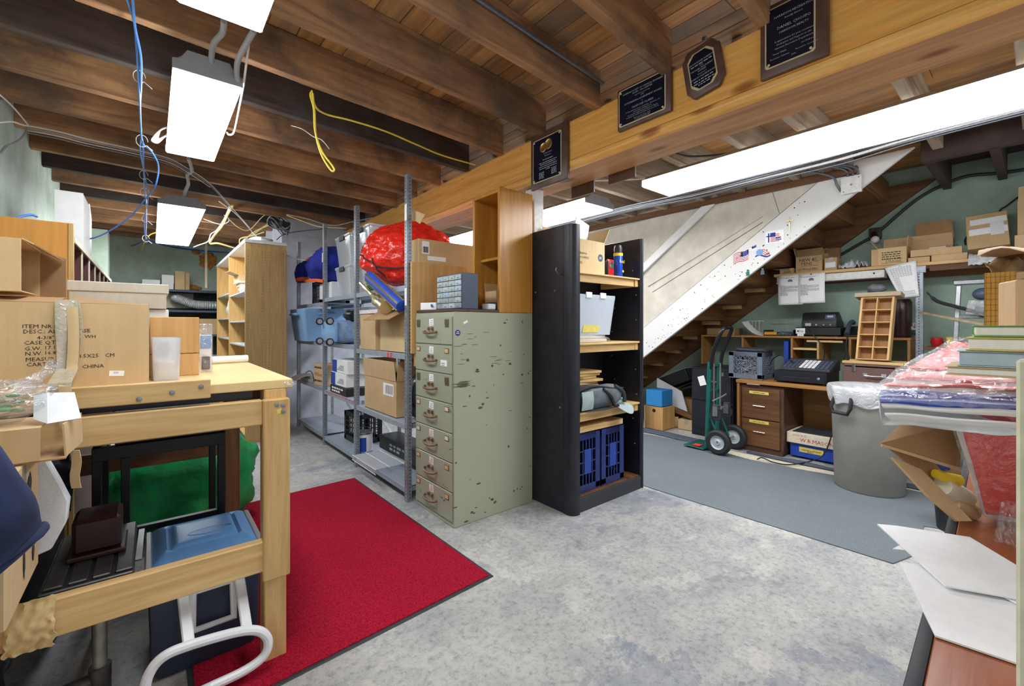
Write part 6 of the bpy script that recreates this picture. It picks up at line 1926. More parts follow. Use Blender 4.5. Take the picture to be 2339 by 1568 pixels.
part('label', MB().box(-.0915, -.0903, -.045, .045, .03, .085), 'white_paper', t)
single('tall_flap_box', MB().box(5.755, 5.79, 1.40, 1.54, 1.886, 2.15), 'card_dark', 'narrow tall brown box behind the pens carton', 'box', (5.77, 1.5, 1.886), .003)


def bubble(name, label, x0, x1, y0, y1, z0, h, seed, droop=0):
    def fn(u, v):
        x_, y_ = x0 + (x1 - x0) * u, y0 + (y1 - y0) * v
        d_ = abs(mnoise.noise(Vector((u * 5 + seed, v * 7, 1)))) * h + h * .5 * math.sin(math.pi * min(1, u * 1.2)) * math.sin(math.pi * v)
        d_ += .006 * abs(math.sin(u * 40)) * abs(math.sin(v * 46))
        z_ = z0 + d_ + .004
        if droop and u < .16:
            z_ -= (.16 - u) * droop
        return (x_, y_, z_)
    return single(name, MB().sheet(fn, 40, 46, .003), 'bag_white', label, 'bubble wrap', ((x0 + x1) / 2, (y0 + y1) / 2, z0), ang=180)


bubble('bubble_wrap', 'heap of clear bubble wrap between the cartons on the wall shelf', 5.5, 5.75, 1.11, 1.35, 1.887, .09, 1)
bubble('foil_wrap', 'silvery bubble wrap hanging over the shelf edge under the tilted carton', 5.40, 5.78, .16, .41, 1.893, .045, 5, .5)
t = carton('fragile_carton', 'open brown carton stamped FRAGILE on the wall shelf', 5.50, 5.72, .82, 1.03, 1.886, 2.055, .0, 'card_pale', {'+y': 35, '-y': 5})
part('side_flap', MB().quad((-.11, .105, 0), (-.11, .155, 0), (-.11, .155, .165), (-.11, .105, .165), th=.004), 'card', t)
letter(t, [('FRAGILE', -.03, .03, .026, 'LEFT')], (-.111, 0, 0), (0, -1, 0), (0, 0, 1))
part('small_print', scribble((-.111, .075, .06), (0, -1, 0), (0, 0, 1), [(0, .02 * k, .14) for k in range(4)], 4, .02, .008), 'ink', t, kind='stuff')
part('stamp_frame', MB().box(-.1112, -.1104, -.08, .08, .022, .025).box(-.1112, -.1104, -.08, .08, .056, .059).box(-.1112, -.1104, .04, .043, .022, .059), 'ink', t, kind='stuff')
t = carton('softball_carton', 'large opened brown carton marked SOFT BALL behind the fragile carton', 5.73, 5.835, .53, 1.03, 1.886, 2.12, .0, 'card', {'-x': 4})
part('flap', MB().quad((-.0525, -.26, .234), (-.0525, .0, .234), (-.0525, .01, .40), (-.0525, -.24, .41), th=.004), 'card_dark', t)
part('label', MB().box(-.0537, -.0527, -.2, -.09, .09, .16), 'white_paper', t)
letter(t, [('0-0-8', .1, .12, .03, 'LEFT')], (-.0542, 0, 0), (0, -1, 0), (0, 0, 1))
letter(t, [('SOFT', .205, .145, .035, 'LEFT'), ('BALL', .205, .11, .035, 'LEFT')], (-.0532, 0, 0), (0, -1, 0), (0, 0, 1))
for nm, x0, x1, y0, y1, z0, z1, lab, rz in (('flat_carton', 5.50, 5.70, .66, .81, 1.886, 1.94, 'flat brown box beside the fragile carton', 0), ('flat_carton', 5.50, 5.70, .42, .65, 1.886, 1.945, 'flat brown box with a corrugated end on the wall shelf', 0),
                                           ('flat_carton', 5.52, 5.71, .46, .80, 1.946, 2.01, 'long flat brown box lying on two others on the wall shelf', .06)):
    carton(nm, lab, x0, x1, y0, y1, z0, z1, rz, 'card', tape=False, group='flat boxes on the wall shelf')
t = thing('tilted_carton', 'brown carton leaning back with white tape and an address label', 'box', (5.62, .31, 1.96))
R_ = Matrix.Translation((5.62, .30, 1.965)) @ Matrix.Rotation(math.radians(20), 4, 'Y') @ Matrix.Rotation(math.radians(-4), 4, 'X')


def tb_(*a_):
    mb = MB().box(*a_)
    mb.v = [tuple(R_ @ Vector(v)) for v in mb.v]
    return mb


part('shell', tb_(-.05, .07, -.125, .125, .0, .33), 'card', t, .003)
part('white_tape', tb_(-.0512, -.0502, -.12, .10, .23, .285), 'white_paper', t)
part('white_tape', tb_(-.0512, -.0502, -.12, .11, .13, .19), 'white_paper', t)
part('address_label', tb_(-.0522, -.0512, -.10, -.02, .11, .24), 'white_plastic', t)
t = carton('right_carton', 'open brown carton with a square label at the right end of the wall shelf', 5.55, 5.80, -.16, .135, 2.05, 2.33, 0, 'card', {'-x': 10})
part('label', MB().box(-.1265, -.1253, .0, .09, .15, .22), 'white_paper', t)
t = carton('marked_carton', 'brown carton with pen marks under the square-label carton', 5.50, 5.80, -.2, .15, 1.886, 2.048, 0, 'card_pale', tape=False)
part('pen_marks', scribble((-.151, .1, .04), (0, -1, .35), (0, .35, 1), [(0, .03, .09), (.02, 0, .08)], 7, .022, .012), 'ink', t, kind='stuff')
# papers pinned on the shelf edge
for i, (ya, yb, z0, z1, lab) in enumerate(((1.66, 1.90, 1.535, 1.865, 'white letterhead sheet partly behind another under the shelf'), (1.455, 1.70, 1.545, 1.862, 'white school letterhead pinned to the wall shelf edge'))):
    x_ = 5.466 - .006 * i
    t = thing('letterhead_sheet', lab, 'paper', (x_, (ya + yb) / 2, z0))
    part('sheet', MB().sheet(lambda u, v: (x_ - .012 * math.sin(v * 3.1) * (1 - v * .2) - .004 * u, yb - (yb - ya) * u, z1 - (z1 - z0) * v), 6, 12, .001), 'white_paper', t, ang=180)
    letter(t, [('Weehawken High School', -.5 * (ya + yb), z1 - .038, .021, 'CENTER')], (x_ - .0065, 0, 0), (0, -1, 0), (0, 0, 1), 'ink')
    part('crest', MB().prism([((ya + yb) / 2 - .025, z1 - .075), ((ya + yb) / 2 + .025, z1 - .075), ((ya + yb) / 2 + .02, z1 - .055), ((ya + yb) / 2, z1 - .047), ((ya + yb) / 2 - .02, z1 - .055)], 'x', x_ - .0115, x_ - .0108), 'grey_ink', t)
    part('body_print', scribble((x_ - .0185, yb - .025, 0), (0, -1, 0), (0, 0, 1), [(0, z1 - .12 - .009 * k, (.06 if k % 4 == 0 else .17) if k < 9 else .07) for k in range(13)], i, .02, .003), 'grey_ink', t, kind='stuff')
    part('push_pin', MB().lathe([(.006, 0), (.006, -.012), (.009, -.014), (0, -.016)], (x_ - .001, (ya + yb) / 2, z1 - .008), 10, 'x'), 'yellow' if i == 0 else 'steel', t)
t = thing('notice_sheet', 'white typed notice hanging crooked from the wall shelf', 'paper', (5.46, .85, 1.56))
NQ = [Vector((5.46,0.974,1.862)), Vector((5.46,0.749,1.908)), Vector((5.44,0.722,1.573)), Vector((5.43,0.848,1.563))]


def nfn(u, v):
    p = (NQ[0] * (1 - u) + NQ[1] * u) * (1 - v) + (NQ[3] * (1 - u) + NQ[2] * u) * v
    p.x -= .02 * math.sin(v * 3) + .01 * math.sin(u * 4 + v * 2)
    return p


part('sheet', MB().sheet(nfn, 8, 12, .001), 'white_paper', t, ang=180)
m = MB()
for k in range(22):
    v_ = .1 + k * .038
    u1 = .85 if (k < 8 or k > 18) else .35
    for a_ in range(8):
        q0, q1 = .12 + (u1 - .12) * a_ / 8, .12 + (u1 - .12) * (a_ + .8) / 8
        p = [nfn(q0, v_), nfn(q1, v_), nfn(q1, v_ + .012), nfn(q0, v_ + .012)]
        m.add([q - Vector((.0022, 0, 0)) for q in p], [(0, 1, 2, 3)])
part('typed_lines', m, 'grey_ink', t, kind='stuff')
part('push_pin', MB().lathe([(.007, 0), (.007, -.01), (0, -.012)], (5.45, .86, 1.868), 10, 'x'), 'steel', t)
# globe bulb hanging from the shelf bracket under the stairs
lp = thing('bulb_socket', 'bare white globe bulb in a dark socket under the stair', 'light', (5.76, 1.10, 2.2))
part('socket', MB().cyl((5.80, 1.12, 2.26), (5.77, 1.11, 2.225), .03, 12), 'mahogany', lp)
part('bulb', MB().blob((5.75, 1.10, 2.19), (.036, .036, .036), 0, .0, 1, 16, 10), 'white_plastic', lp)
part('mount', MB().box(5.80, 5.845, 1.06, 1.16, 2.2, 2.32), 'mahogany', lp, .004)

# ---------------------------------------------------------------- trash can
tc_ = thing('trash_can', 'large grey plastic trash can with a clear liner bag', 'trash can', (4.42, .885, 0))
part('body', MB().lathe([(.0, .0), (.215, .0), (.222, .012), (.245, .76), (.256, .765), (.256, .80), (.24, .80), (.212, .03), (0, .03)], (4.42, .885, 0.0075), 48), 'can_grey', tc_)


def linerf(u, v):
    a_ = 2 * math.pi * u
    rr = .26 + .012 * mnoise.noise(Vector((math.cos(a_) * 4, math.sin(a_) * 4, v * 4)))
    if v < .45:
        z_ = .70 + v / .45 * .125 - .05 * abs(mnoise.noise(Vector((math.cos(a_) * 2.5, math.sin(a_) * 2.5, 4)))) * (1 - v / .45)
        rr += .012 * math.sin(v * 6)
    else:
        k = (v - .45) / .55
        z_ = .825 - .18 * k
        rr -= .05 * min(1, k * 4) + .05 * k
    return (4.42 + rr * math.cos(a_), .885 + rr * math.sin(a_), z_)


part('liner_bag', MB().sheet(linerf, 90, 20), 'bag_white', tc_, ang=180)
for an in (math.radians(152), math.radians(-28)):
    c0 = Vector((4.42 + .243 * math.cos(an), .885 + .243 * math.sin(an), .66))
    tg = Vector((-math.sin(an), math.cos(an), 0))
    ou = Vector((math.cos(an), math.sin(an), 0))
    pts = [c0 + tg * -.065 + Vector((0, 0, .09)), c0 + tg * -.08 + ou * .03, c0 + tg * -.06 + ou * .035 + Vector((0, 0, -.045)), c0 + tg * .06 + ou * .035 + Vector((0, 0, -.045)), c0 + tg * .08 + ou * .03, c0 + tg * .065 + Vector((0, 0, .09))]
    part('handle', MB().tube(pts, .014, 8), 'black_plastic', tc_)
single('black_bin', MB().lathe([(0, 0), (.08, 0), (.105, .34), (.112, .35), (.104, .35), (.076, .02), (0, .02)], (3.93, .36, .0075), 28), 'black_plastic', 'small black waste bin at the end of the near table', 'bin', (3.93, .36, 0))
# boxes in the kneehole
t = thing('blue_file_box', 'blue storage box with a yellow label under the desk', 'box', (5.05, 1.43, 0))
part('box', MB().box(4.90, 5.25, 1.24, 1.60, .022, .15), 'box_blue', t, .004)
part('label', MB().box(4.8985, 4.8998, 1.32, 1.52, .07, .12), 'yellow_label', t)
part('label_print', scribble((4.8984, 1.5, .09), (0, -1, 0), (0, 0, 1), [(0, 0, .16), (.05, -.014, .05)], 8, .014, .006), 'ink', t, kind='stuff')
t = thing('mason_box', 'cream cardboard lid box printed W.B. MASON on the blue storage box', 'box', (5.05, 1.43, .151))
part('lid', MB().box(4.87, 5.27, 1.20, 1.62, .1515, .255), 'cream', t, .004)
letter(t, [('W.B.MASON', .115, .175, .05, 'LEFT')], (4.8695, 1.62, 0), (0, -1, 0), (0, 0, 1), 'red_ink')
letter(t, [('WHO BUT', .055, .222, .024, 'LEFT')], (4.8695, 1.62, 0), (0, -1, 0), (0, 0, 1), 'red_ink')
part('dark_mat', MB().box(4.91, 5.22, 1.26, 1.58, .2555, .262), 'charcoal', t)
carton('kneehole_carton', 'brown carton standing under the desk behind the trash can', 4.93, 5.2, .95, 1.19, .022, .42, 0, 'card')
cable('plug_lead', [(5.1, 1.22, .6), (4.9, 1.23, .45), (4.85, 1.24, .3), (4.82, 1.3, .1), (4.72, 1.4, .03), (4.55, 1.5, .015), (4.52, 1.62, .016), (4.54, 1.72, .03), (4.5, 1.75, .016)], .006, 'black_cable', 'black plug lead trailing from the desk onto the floor')

# ---------------------------------------------------------------- hand truck
ht = thing('hand_truck', 'green steel hand truck with black handle and grey rubber tyres', 'hand truck', (4.57, 2.2, 0))
ht.location.z = .0078
part('toe_plate', MB().obox((4.57, 2.34, .018), (.34, .22, .01), 0, math.radians(2)), 'truck_green', ht, .002)
part('flag_decal', MB().box(4.44, 4.53, 2.30, 2.38, .0275, .0288), 'red_print', ht)
for xx in (4.46, 4.68):
    part('side_rail', MB().tube([(xx, 2.225, .02), (xx, 2.21, .5), (xx, 2.195, .92)], .022, 12), 'truck_green', ht)
    part('wheel_brace', MB().tube([(xx, 2.215, .42), (xx, 2.10, .14)], .011, 8), 'truck_green', ht)
for zz in (.08, .36, .62, .88):
    part('cross_bar', MB().bar((4.46, 2.212 - .018 * zz, zz), (4.68, 2.212 - .018 * zz, zz), .035, .02), 'truck_green', ht)
part('handle', MB().tube(spline([(4.46, 2.19, .85), (4.46, 2.16, 1.02), (4.46, 2.09, 1.2), (4.48, 2.06, 1.26), (4.53, 2.05, 1.275), (4.61, 2.05, 1.275), (4.66, 2.06, 1.26), (4.68, 2.09, 1.2), (4.68, 2.16, 1.02), (4.68, 2.19, .85)], 5), .019, 12), 'truck_black', ht)
part('slide_rod', MB().cyl((4.50, 2.17, .45), (4.50, 2.17, .9), .009, 8), 'steel', ht)
part('slide_rod', MB().cyl((4.64, 2.17, .45), (4.64, 2.17, .9), .009, 8), 'steel', ht)
for i, xx in enumerate((4.39, 4.745)):
    wl = part('tyre', MB().lathe([(.07, -.032), (.105, -.035), (.122, -.022), (.125, 0), (.122, .022), (.105, .035), (.07, .032)], (xx, 2.07, .1255), 32, 'x', True), 'rubber', ht)
    part('rim', MB().lathe([(.0, -.02), (.02, -.03), (.03, -.018), (.06, -.018), (.072, -.03), (.072, .03), (.06, .018), (.03, .018), (.0, .03)], (xx, 2.07, .1255), 24, 'x'), 'screen_grey', wl)
part('axle', MB().cyl((4.36, 2.07, .1255), (4.775, 2.07, .1255), .01, 10), 'steel', ht)
for xx in (4.45, 4.69):
    cw = part('caster_wheel', MB().lathe([(.02, -.014), (.056, -.014), (.06, 0), (.056, .014), (.02, .014)], (xx, 2.12, .385), 20, 'x', True), 'rubber', ht)
    part('caster_fork', MB().box(xx - .022, xx - .017, 2.10, 2.15, .37, .48).box(xx + .017, xx + .022, 2.10, 2.15, .37, .48).box(xx - .022, xx + .022, 2.105, 2.15, .475, .485), 'steel', cw)
part('release_lever', MB().tube([(4.47, 2.17, .52), (4.50, 2.10, .56), (4.52, 2.05, .60)], .008, 8), 'steel', ht)

# ---------------------------------------------------------------- clutter beyond the hand truck
t = thing('wooden_crate', 'small plywood crate with an oval hand hole under the stair', 'crate', (5.0, 3.1, 0))
m = MB().box(4.86, 5.14, 2.98, 2.992, .008, .29).box(4.86, 5.14, 3.228, 3.24, .008, .29).box(4.86, 4.872, 2.992, 3.228, .008, .29).box(5.128, 5.14, 2.992, 3.228, .008, .29).box(4.872, 5.128, 2.992, 3.228, .008, .02)
part('shell', m, 'plywood', t, .002)
part('hand_hole', MB().lathe([(.022, 0), (.022, -.0012)], (4.8595, 3.1, .24), 16, 'x'), 'hole_dark', t)
single('blue_carton', MB().box(4.875, 5.12, 2.998, 3.222, .292, .49), 'sky_blue', 'bright blue printed carton sitting in the wooden crate', 'box', (5, 3.1, .29), .003)
bpy.data.objects['blue_carton'].location.z = .2915
single('laminate_offcut', MB().prism([(2.86, .18), (3.10, .16), (3.3, .34), (3.3, .6), (2.95, .46)], 'x', 5.24, 5.262), 'white_plastic', 'white laminate panel leaning under the stair', 'panel', (5.25, 3.05, .16), .002)
single('old_timber', MB().bar((5.2, 2.74, .16), (5.2, 3.35, .30), .09, .05), 'aged_lumber_y', 'old timber beam lying across cartons under the stair', 'timber', (5.2, 3.0, .14), .004)
carton('floor_carton', 'brown carton on the felt strip beside the wooden crate', 5.15, 5.36, 2.985, 3.2, 0.006, .135, .3, 'card')
carton('floor_carton', 'brown carton on the felt strip against the black file cabinet', 5.13, 5.35, 2.74, 2.94, 0.006, .13, .15, 'card_pale')
t = thing('computer_tower', 'old beige and black computer tower tipped on its side under the stair', 'computer', (5.45, 3.1, .5))
R2 = Matrix.Translation((5.45, 3.08, .60)) @ Matrix.Rotation(math.radians(-24), 4, 'X')


def t2(*a_):
    mb = MB().box(*a_)
    mb.v = [tuple(R2 @ Vector(v)) for v in mb.v]
    return mb


part('case', t2(-.17, .17, -.2, .2, -.08, .08), 'black_plastic', t, .004)
part('side_cover', t2(-.165, .165, -.195, .195, .08, .086), 'grey_plastic', t, .002)
part('vent_panel', t2(-.12, .02, .0, .12, .086, .089), 'charcoal', t)
single('tower_support', MB().box(5.32, 5.8, 2.75, 3.4, 0, .36), 'card_dark', 'dark carton stack carrying the old computer tower', 'box', (5.55, 3.1, 0), .003)
single('metal_sheet', MB().sheet(lambda u, v: (5.35 + .42 * u, 2.72 + .33 * v, .47 + .07 * u + .12 * (1 - v)), 4, 6, .02), 'dark_metal', 'bent dark sheet metal leaning on the carton stack', 'sheet', (5.5, 2.9, .4))

# ---------------------------------------------------------------- things right of the steel upright
rs_ = single('corner_shelf', MB().box(5.32, 5.80, -.3, .68, 1.09, 1.115), 'aged_lumber_y', 'low plank shelf holding the red pot and yellow cup', 'shelf', (5.56, .2, 1.09), .003)
single('corner_shelf_prop', MB().box(5.34, 5.44, .5, .6, 0, 1.088).box(5.34, 5.44, -.25, -.15, 0, 1.088), 'aged_lumber_z', 'rough timber legs under the low plank shelf', 'legs', (5.4, .2, 0), .003, kind='stuff')
t = thing('yellow_cup', 'yellow paper cup with a drawn face on the low plank shelf', 'cup', (5.36, .50, 1.116))
part('cup', MB().lathe([(.032, 0), (.042, .085), (.045, .088), (.04, .085), (.03, .006), (0, .006)], (5.36, .50, 1.116), 24), 'yellow_label', t)
part('print_ring', MB().tube([(5.321, .50 + .02 * math.cos(a_ * .393), 1.165 + .016 * math.sin(a_ * .393)) for a_ in range(16)], .0015, 4, True), 'rust_brass', t)
single('red_pot', MB().lathe([(.03, 0), (.045, .03), (.04, .075), (.03, .08), (0, .08)], (5.40, .60, 1.116), 18), 'red_gloss', 'small dark red pot beside the yellow cup', 'pot', (5.40, .6, 1.116))
ld2 = thing('step_ladder', 'aluminium step ladder standing in the corner by the low plank shelf', 'ladder', (5.2, .3, 0))
for yy in (.48, .12):
    part('side_rail', MB().bar((5.12, yy + .03, 0.0), (5.26, yy - .03, 1.66), .03, .05, (1, 0, 0)), 'steel', ld2, .003)
    part('rear_rail', MB().bar((5.29, yy + .03, 0.0), (5.285, yy - .03, 1.64), .02, .03, (1, 0, 0)), 'steel', ld2, .002)
part('top_cap', MB().box(5.20, 5.31, .06, .48, 1.645, 1.68), 'steel', ld2, .004)
for k in range(5):
    zz = .28 + .27 * k
    part('step', MB().box(5.10 + zz * .085, 5.19 + zz * .085, .14 - .02 * zz, .49 - .03 * zz, zz, zz + .03), 'steel', ld2, .003)
t = thing('wiper_blade', 'black curved wiper blade in a clear pack leaning on the ladder', 'tool', (5.15, .5, 1.5))
part('blade', MB().tube(spline([(5.15,0.636,1.59), (5.15,0.574,1.512), (5.15,0.469,1.464), (5.15,0.356,1.417), (5.15,0.296,1.381)], 6), [.006] * 4 + [.014] * 17 + [.02] * 4, 8), 'black_plastic', t)
part('clear_pack', MB().obox((5.14,0.319,1.441), (.03, .16, .12), 0, .2), 'film', t, .01, 2)
part('pack_card', MB().obox((5.15,0.307,1.416), (.004, .1, .07), 0, .2), 'slate_plastic', t)
single('wood_lath', MB().bar((5.4,0.702,1.423), (5.05,0.29,1.31), .03, .02), 'lath', 'thin wooden lath running from the steel upright to the ladder', 'lath', (5.3, .6, 1.4), .001)
single('grey_helmet', MB().blob((5.2,0.31,1.559), (.06, .06, .05), 2, .05, 1, 18, 12), 'slate_plastic', 'shiny dark grey knob hung behind the gridded tape carton', 'knob', (5.2, .3, 1.65))

# ================================================================ near table at the right
TY = lambda x_: .137 + .0417 * (x_ - .884)
nt = thing('cherry_table', 'red-brown laminate table with a black rubber edge close to the camera', 'table', (1.75, -.2, 0))
part('table_top', MB().prism([(.80, TY(.80) - .022), (2.8, TY(2.8) - .022), (2.8, -.6), (.80, -.6)], 'z', .722, .75), 'cherry_top', nt, .002)
part('edge_band', MB().prism([(.80, TY(.80) - .022), (2.8, TY(2.8) - .022), (2.8, TY(2.8)), (.80, TY(.80))], 'z', .716, .7515), 'charcoal', nt, .006, 2)
for xx, yy in ((.86, .06), (2.7, .12), (.86, -.55), (2.7, -.55)):
    part('leg', MB().cyl((xx, yy, 0), (xx, yy, .72), .02, 12), 'black_metal', nt)
part('apron_or_gap', MB().box(.86, 2.7, .05, .07, .65, .72), 'black_metal', nt)
single('upright_board', MB().box(.757, .778, -.4, .0195, 0, 1.262), 'cream', 'cream painted board edge standing upright beside the table', 'board', (.77, -.2, 0), .003)
env = [('sheet', [(1.33,0.21,0.752), (1.065,0.121,0.752), (1.085,-0.008,0.752), (1.359,-0.02,0.752), (1.412,0.115,0.752)], .753, 'bottom'),
       ('sheet', [(1.385,0.232,0.757), (1.408,0.201,0.757), (1.275,-0.009,0.757), (1.486,-0.022,0.757), (1.528,0.162,0.757), (1.416,0.226,0.757)], .758, 'middle'),
       ('sheet', [(1.513,0.285,0.762), (1.54,0.249,0.762), (1.6,0.118,0.762), (1.485,0.032,0.762), (1.472,-0.022,0.762), (1.333,-0.009,0.762), (1.262,0.128,0.762)], .763, 'top')]
for nm, pl, z_, w_ in env:
    m = MB().prism([(p[0], p[1]) for p in pl], 'z', z_ - .001, z_ + .0022)
    single('large_envelope', m, 'white_paper', 'large white envelope at the ' + w_ + ' of the fan overhanging the table edge', 'envelope', (pl[0][0], pl[0][1], z_), group='white envelopes on the table')

# plastic-wrapped bundle of flags: an upright red folded bundle and a softer pack on top of it
fl = thing('wrapped_red_flag', 'red flag bundle with a white border in clear plastic standing on the table', 'flag', (1.8, .05, .751))
FQ = [Vector((1.781,0.106,0.762)), Vector((1.825,0.028,0.762)), Vector((1.602,0.002,1.106)), Vector((1.643,0.162,1.078))]
BK = Vector((.26, -.02, 0))


def hexa(q, bk, grow=0):
    c0 = sum(q, Vector()) / 4
    q = [c0 + (p - c0) * (1 + grow) for p in q]
    return MB().add(q + [p + bk for p in q], [(0, 1, 2, 3), (7, 6, 5, 4), (0, 4, 5, 1), (1, 5, 6, 2), (2, 6, 7, 3), (3, 7, 4, 0)])


part('white_border', hexa(FQ, BK), 'white_paper', fl, .012, 2)
nrm = (FQ[1] - FQ[0]).cross(FQ[3] - FQ[0]).normalized()
if nrm.x > 0:
    nrm = -nrm


def redface(u, v):
    uu, vv = .07 + .93 * u, .09 + .91 * v
    p = (FQ[0] * (1 - uu) + FQ[1] * uu) * (1 - vv) + (FQ[3] * (1 - uu) + FQ[2] * uu) * vv
    return p + nrm * (.016 + .004 * mnoise.noise(Vector((u * 5, v * 5, 1))))


part('red_field', MB().sheet(redface, 16, 20, .004), 'red_print', fl, ang=180)


def wrapf(u, v):
    p = (FQ[0] * (1 - u) + FQ[1] * u) * (1 - v) + (FQ[3] * (1 - u) + FQ[2] * u) * v
    k = mnoise.noise(Vector((u * 6 + v * 5, v * 3 - u * 4, 2)))
    return p + nrm * (.026 + .012 * abs(k)) + Vector((0, .012, 0)) * (1 - u)


part('plastic_wrap', MB().sheet(wrapf, 40, 50), 'film', fl, ang=180)
part('blue_fold', MB().blob((1.735,0.177,0.934), (.02, .02, .045), 4, .2, 2, 14, 10), 'blue_print', fl, ang=80)


def tail(u, v):
    a_ = Vector((1.721,0.071,0.806)); b_ = Vector((1.632,0.015,0.843)); c_ = Vector((1.547,0.021,0.755)); d_ = Vector((1.634,0.079,0.731))
    p = (a_ * (1 - u) + b_ * u) * (1 - v) + (d_ * (1 - u) + c_ * u) * v
    return p + Vector((-.012, .0, .012)) * mnoise.noise(Vector((u * 7, v * 7, 5))) * 1.2 + Vector((0, 0, .03))


part('plastic_tail', MB().sheet(tail, 24, 24), 'film', fl, ang=180)

pk = thing('flag_pack', 'folded red white and blue flag in clear plastic overhanging the table', 'flag', (1.6, .1, 1.07))
L0, R0 = Vector((1.505,0.272,1.086)), Vector((1.601,-0.024,1.09))
L1, R1 = Vector((1.497,0.278,1.11)), Vector((1.569,-0.023,1.158))
L2, R2_ = Vector((1.853,0.261,1.176)), Vector((1.841,-0.027,1.191))
L3, R3 = Vector((2.135,0.184,1.25)), Vector((2.161,-0.032,1.239))


def packf(off):
    def fn(u, v):
        def bz(a_, b_, c_, d_):
            return a_ * (1 - v) ** 3 + b_ * 3 * v * (1 - v) ** 2 + c_ * 3 * v * v * (1 - v) + d_ * v ** 3
        p = bz(L0, L1 + Vector((-.0, .03, .03)), L2, L3) * (1 - u) + bz(R0, R1, R2_, R3) * u
        k = .008 * mnoise.noise(Vector((u * 3, v * 9, 3))) + .006 * math.sin(v * 26) * (1 - v) * (.3 + u)
        return p + Vector((-.4, .1, .9)) * (k + off)
    return fn


def band(name, v0, v1, mat, off, th=.003):
    f_ = packf(off)
    part(name, MB().sheet(lambda u, v: f_(u, v0 + (v1 - v0) * v), 40, max(4, int((v1 - v0) * 40)), th), mat, pk, ang=180)


band('folded_body', 0, 1, 'white_paper', -.006, .07)
band('blue_canton', .03, .24, 'blue_print', .001)
band('red_stripe', .30, .37, 'red_print', .001)
band('red_stripe', .43, .52, 'red_print', .001)
band('pink_stripe', .56, .98, 'red_print', .001)
f2_ = packf(.014)
clear('bag_film', (0.97, 0.95, 0.98), 0.16, 0.08, 0.55, 0.012, 26)
part('plastic_wrap', MB().sheet(lambda u, v: f2_(-.015 + u * 1.015, v) + Vector((0, 0, .006 * mnoise.noise(Vector((u * 16, v * 7, 8))))), 90, 50), 'bag_film', pk, ang=180)
band_u = packf(-.02)
part('lower_fold', MB().sheet(lambda u, v: band_u(u, 0) + Vector((.16 * v, -.01 * v, -.035 * math.sin(v * 2.2))), 30, 8, .006), 'white_paper', pk, ang=180)

# books
e1, e2 = Vector((.03, -1, 0)), Vector((1, .03, 0))


def book(label, d_, px_off, z0, th, cover, pages, wd=.30, dp=.20, tilt=0.0, soft=False):
    o_ = Vector((1.412, .1325, 0)) * d_ + e1 * px_off
    o_.z = 0
    a_ = math.radians(-88) + tilt
    t = thing('book', label, 'book', (o_.x, o_.y, z0), a_, 'books on the flag pack', True)
    c_ = .0025
    part('pages', MB().box(.004, wd - .004, .004, dp - .006, c_, th - c_), pages, t, .002)
    part('cover', MB().box(0, wd, 0, dp, th - c_, th), cover, t, .001)
    part('cover', MB().box(0, wd, 0, dp, 0, c_), cover, t, .001)
    part('spine', MB().box(0, wd, dp - .004, dp, 0, th), cover, t, .001)
    return t


book('cream paged paperback at the bottom of the book stack', 1.02, -.012, 1.186, .02, 'card_pale', 'page_white')
book('thick blue-grey magazine bundle in the book stack', 1.02, .008, 1.207, .036, 'page_blue', 'page_blue', tilt=.03)
book('thick white paged hardcover with a yellow edge in the book stack', 1.02, .022, 1.244, .03, 'yellow_label', 'page_white', tilt=-.02)
book('hardcover with a green cover on top of the book stack', 1.03, .035, 1.275, .026, 'green_cover', 'page_white', tilt=.05)

# flattened cardboard under the flags
fb_ = thing('flattened_carton', 'folded brown corrugated sheet hanging off the table under the flags', 'cardboard', (1.6, .2, .75))
part('upper_panel', MB().quad((1.735,0.254,1.031), (1.775,0.144,1.031), (1.737,0.149,0.906), (1.569,0.288,0.973), th=.006), 'card_dark', fb_)
part('front_lip', MB().quad((1.569,0.288,0.973), (1.737,0.149,0.906), (1.737,0.149,0.896), (1.569,0.288,0.965), th=.006), 'card', fb_)
part('lower_panel', MB().quad((1.601,0.274,0.93), (1.679,0.223,0.891), (1.731,0.128,0.764), (1.685,0.153,0.768), (1.634,0.208,0.838), th=.007), 'card', fb_)
part('rear_panel', MB().quad((1.603,0.286,0.961), (1.851,0.159,0.875), (1.861,0.151,0.722), (1.726,0.21,0.853), th=.005), 'card_dark', fb_)
part('yellow_paper', MB().tube([(1.713,0.195,0.882), (1.736,0.176,0.872), (1.765,0.152,0.862)], [.012, .014, .016], 12), 'yellow', fb_)
part('cream_roll', MB().tube([(1.727,0.183,0.847), (1.77,0.161,0.825), (1.803,0.146,0.802)], [.026, .028, .03], 14), 'cream', fb_)
part('cream_roll', MB().tube([(1.748,0.166,0.798), (1.789,0.145,0.781), (1.818,0.134,0.767)], [.022, .024, .026], 14), 'card_pale', fb_)

# carton with gridded tape and kraft paper
gk = thing('gridded_carton', 'tall brown carton with amber gridded tape on its corner, at the table end', 'box', (2.5, -.05, .751))
part('shell', MB().box(2.34, 2.70, -.32, .135, .7515, 1.49), 'card', gk, .004)
part('amber_tape', MB().box(2.3385, 2.3398, .06, .1362, 1.29, 1.492).box(2.3385, 2.36, .1352, .1365, 1.29, 1.492), 'tape_gold', gk)
m = MB()
for k in range(10):
    m.box(2.3378, 2.3385, .06, .136, 1.295 + k * .02, 1.2965 + k * .02)
for k in range(7):
    m.box(2.3378, 2.3385, .062 + k * .0115, .0632 + k * .0115, 1.29, 1.49)
part('tape_grid', m, 'rust_brass', gk, kind='stuff')
part('vent_label', MB().box(2.3385, 2.3398, -.06, .0, 1.27, 1.31), 'screen_grey', gk)
kp = thing('kraft_paper', 'crumpled brown kraft paper draped over the gridded carton', 'paper', (2.45, 0, 1.49))
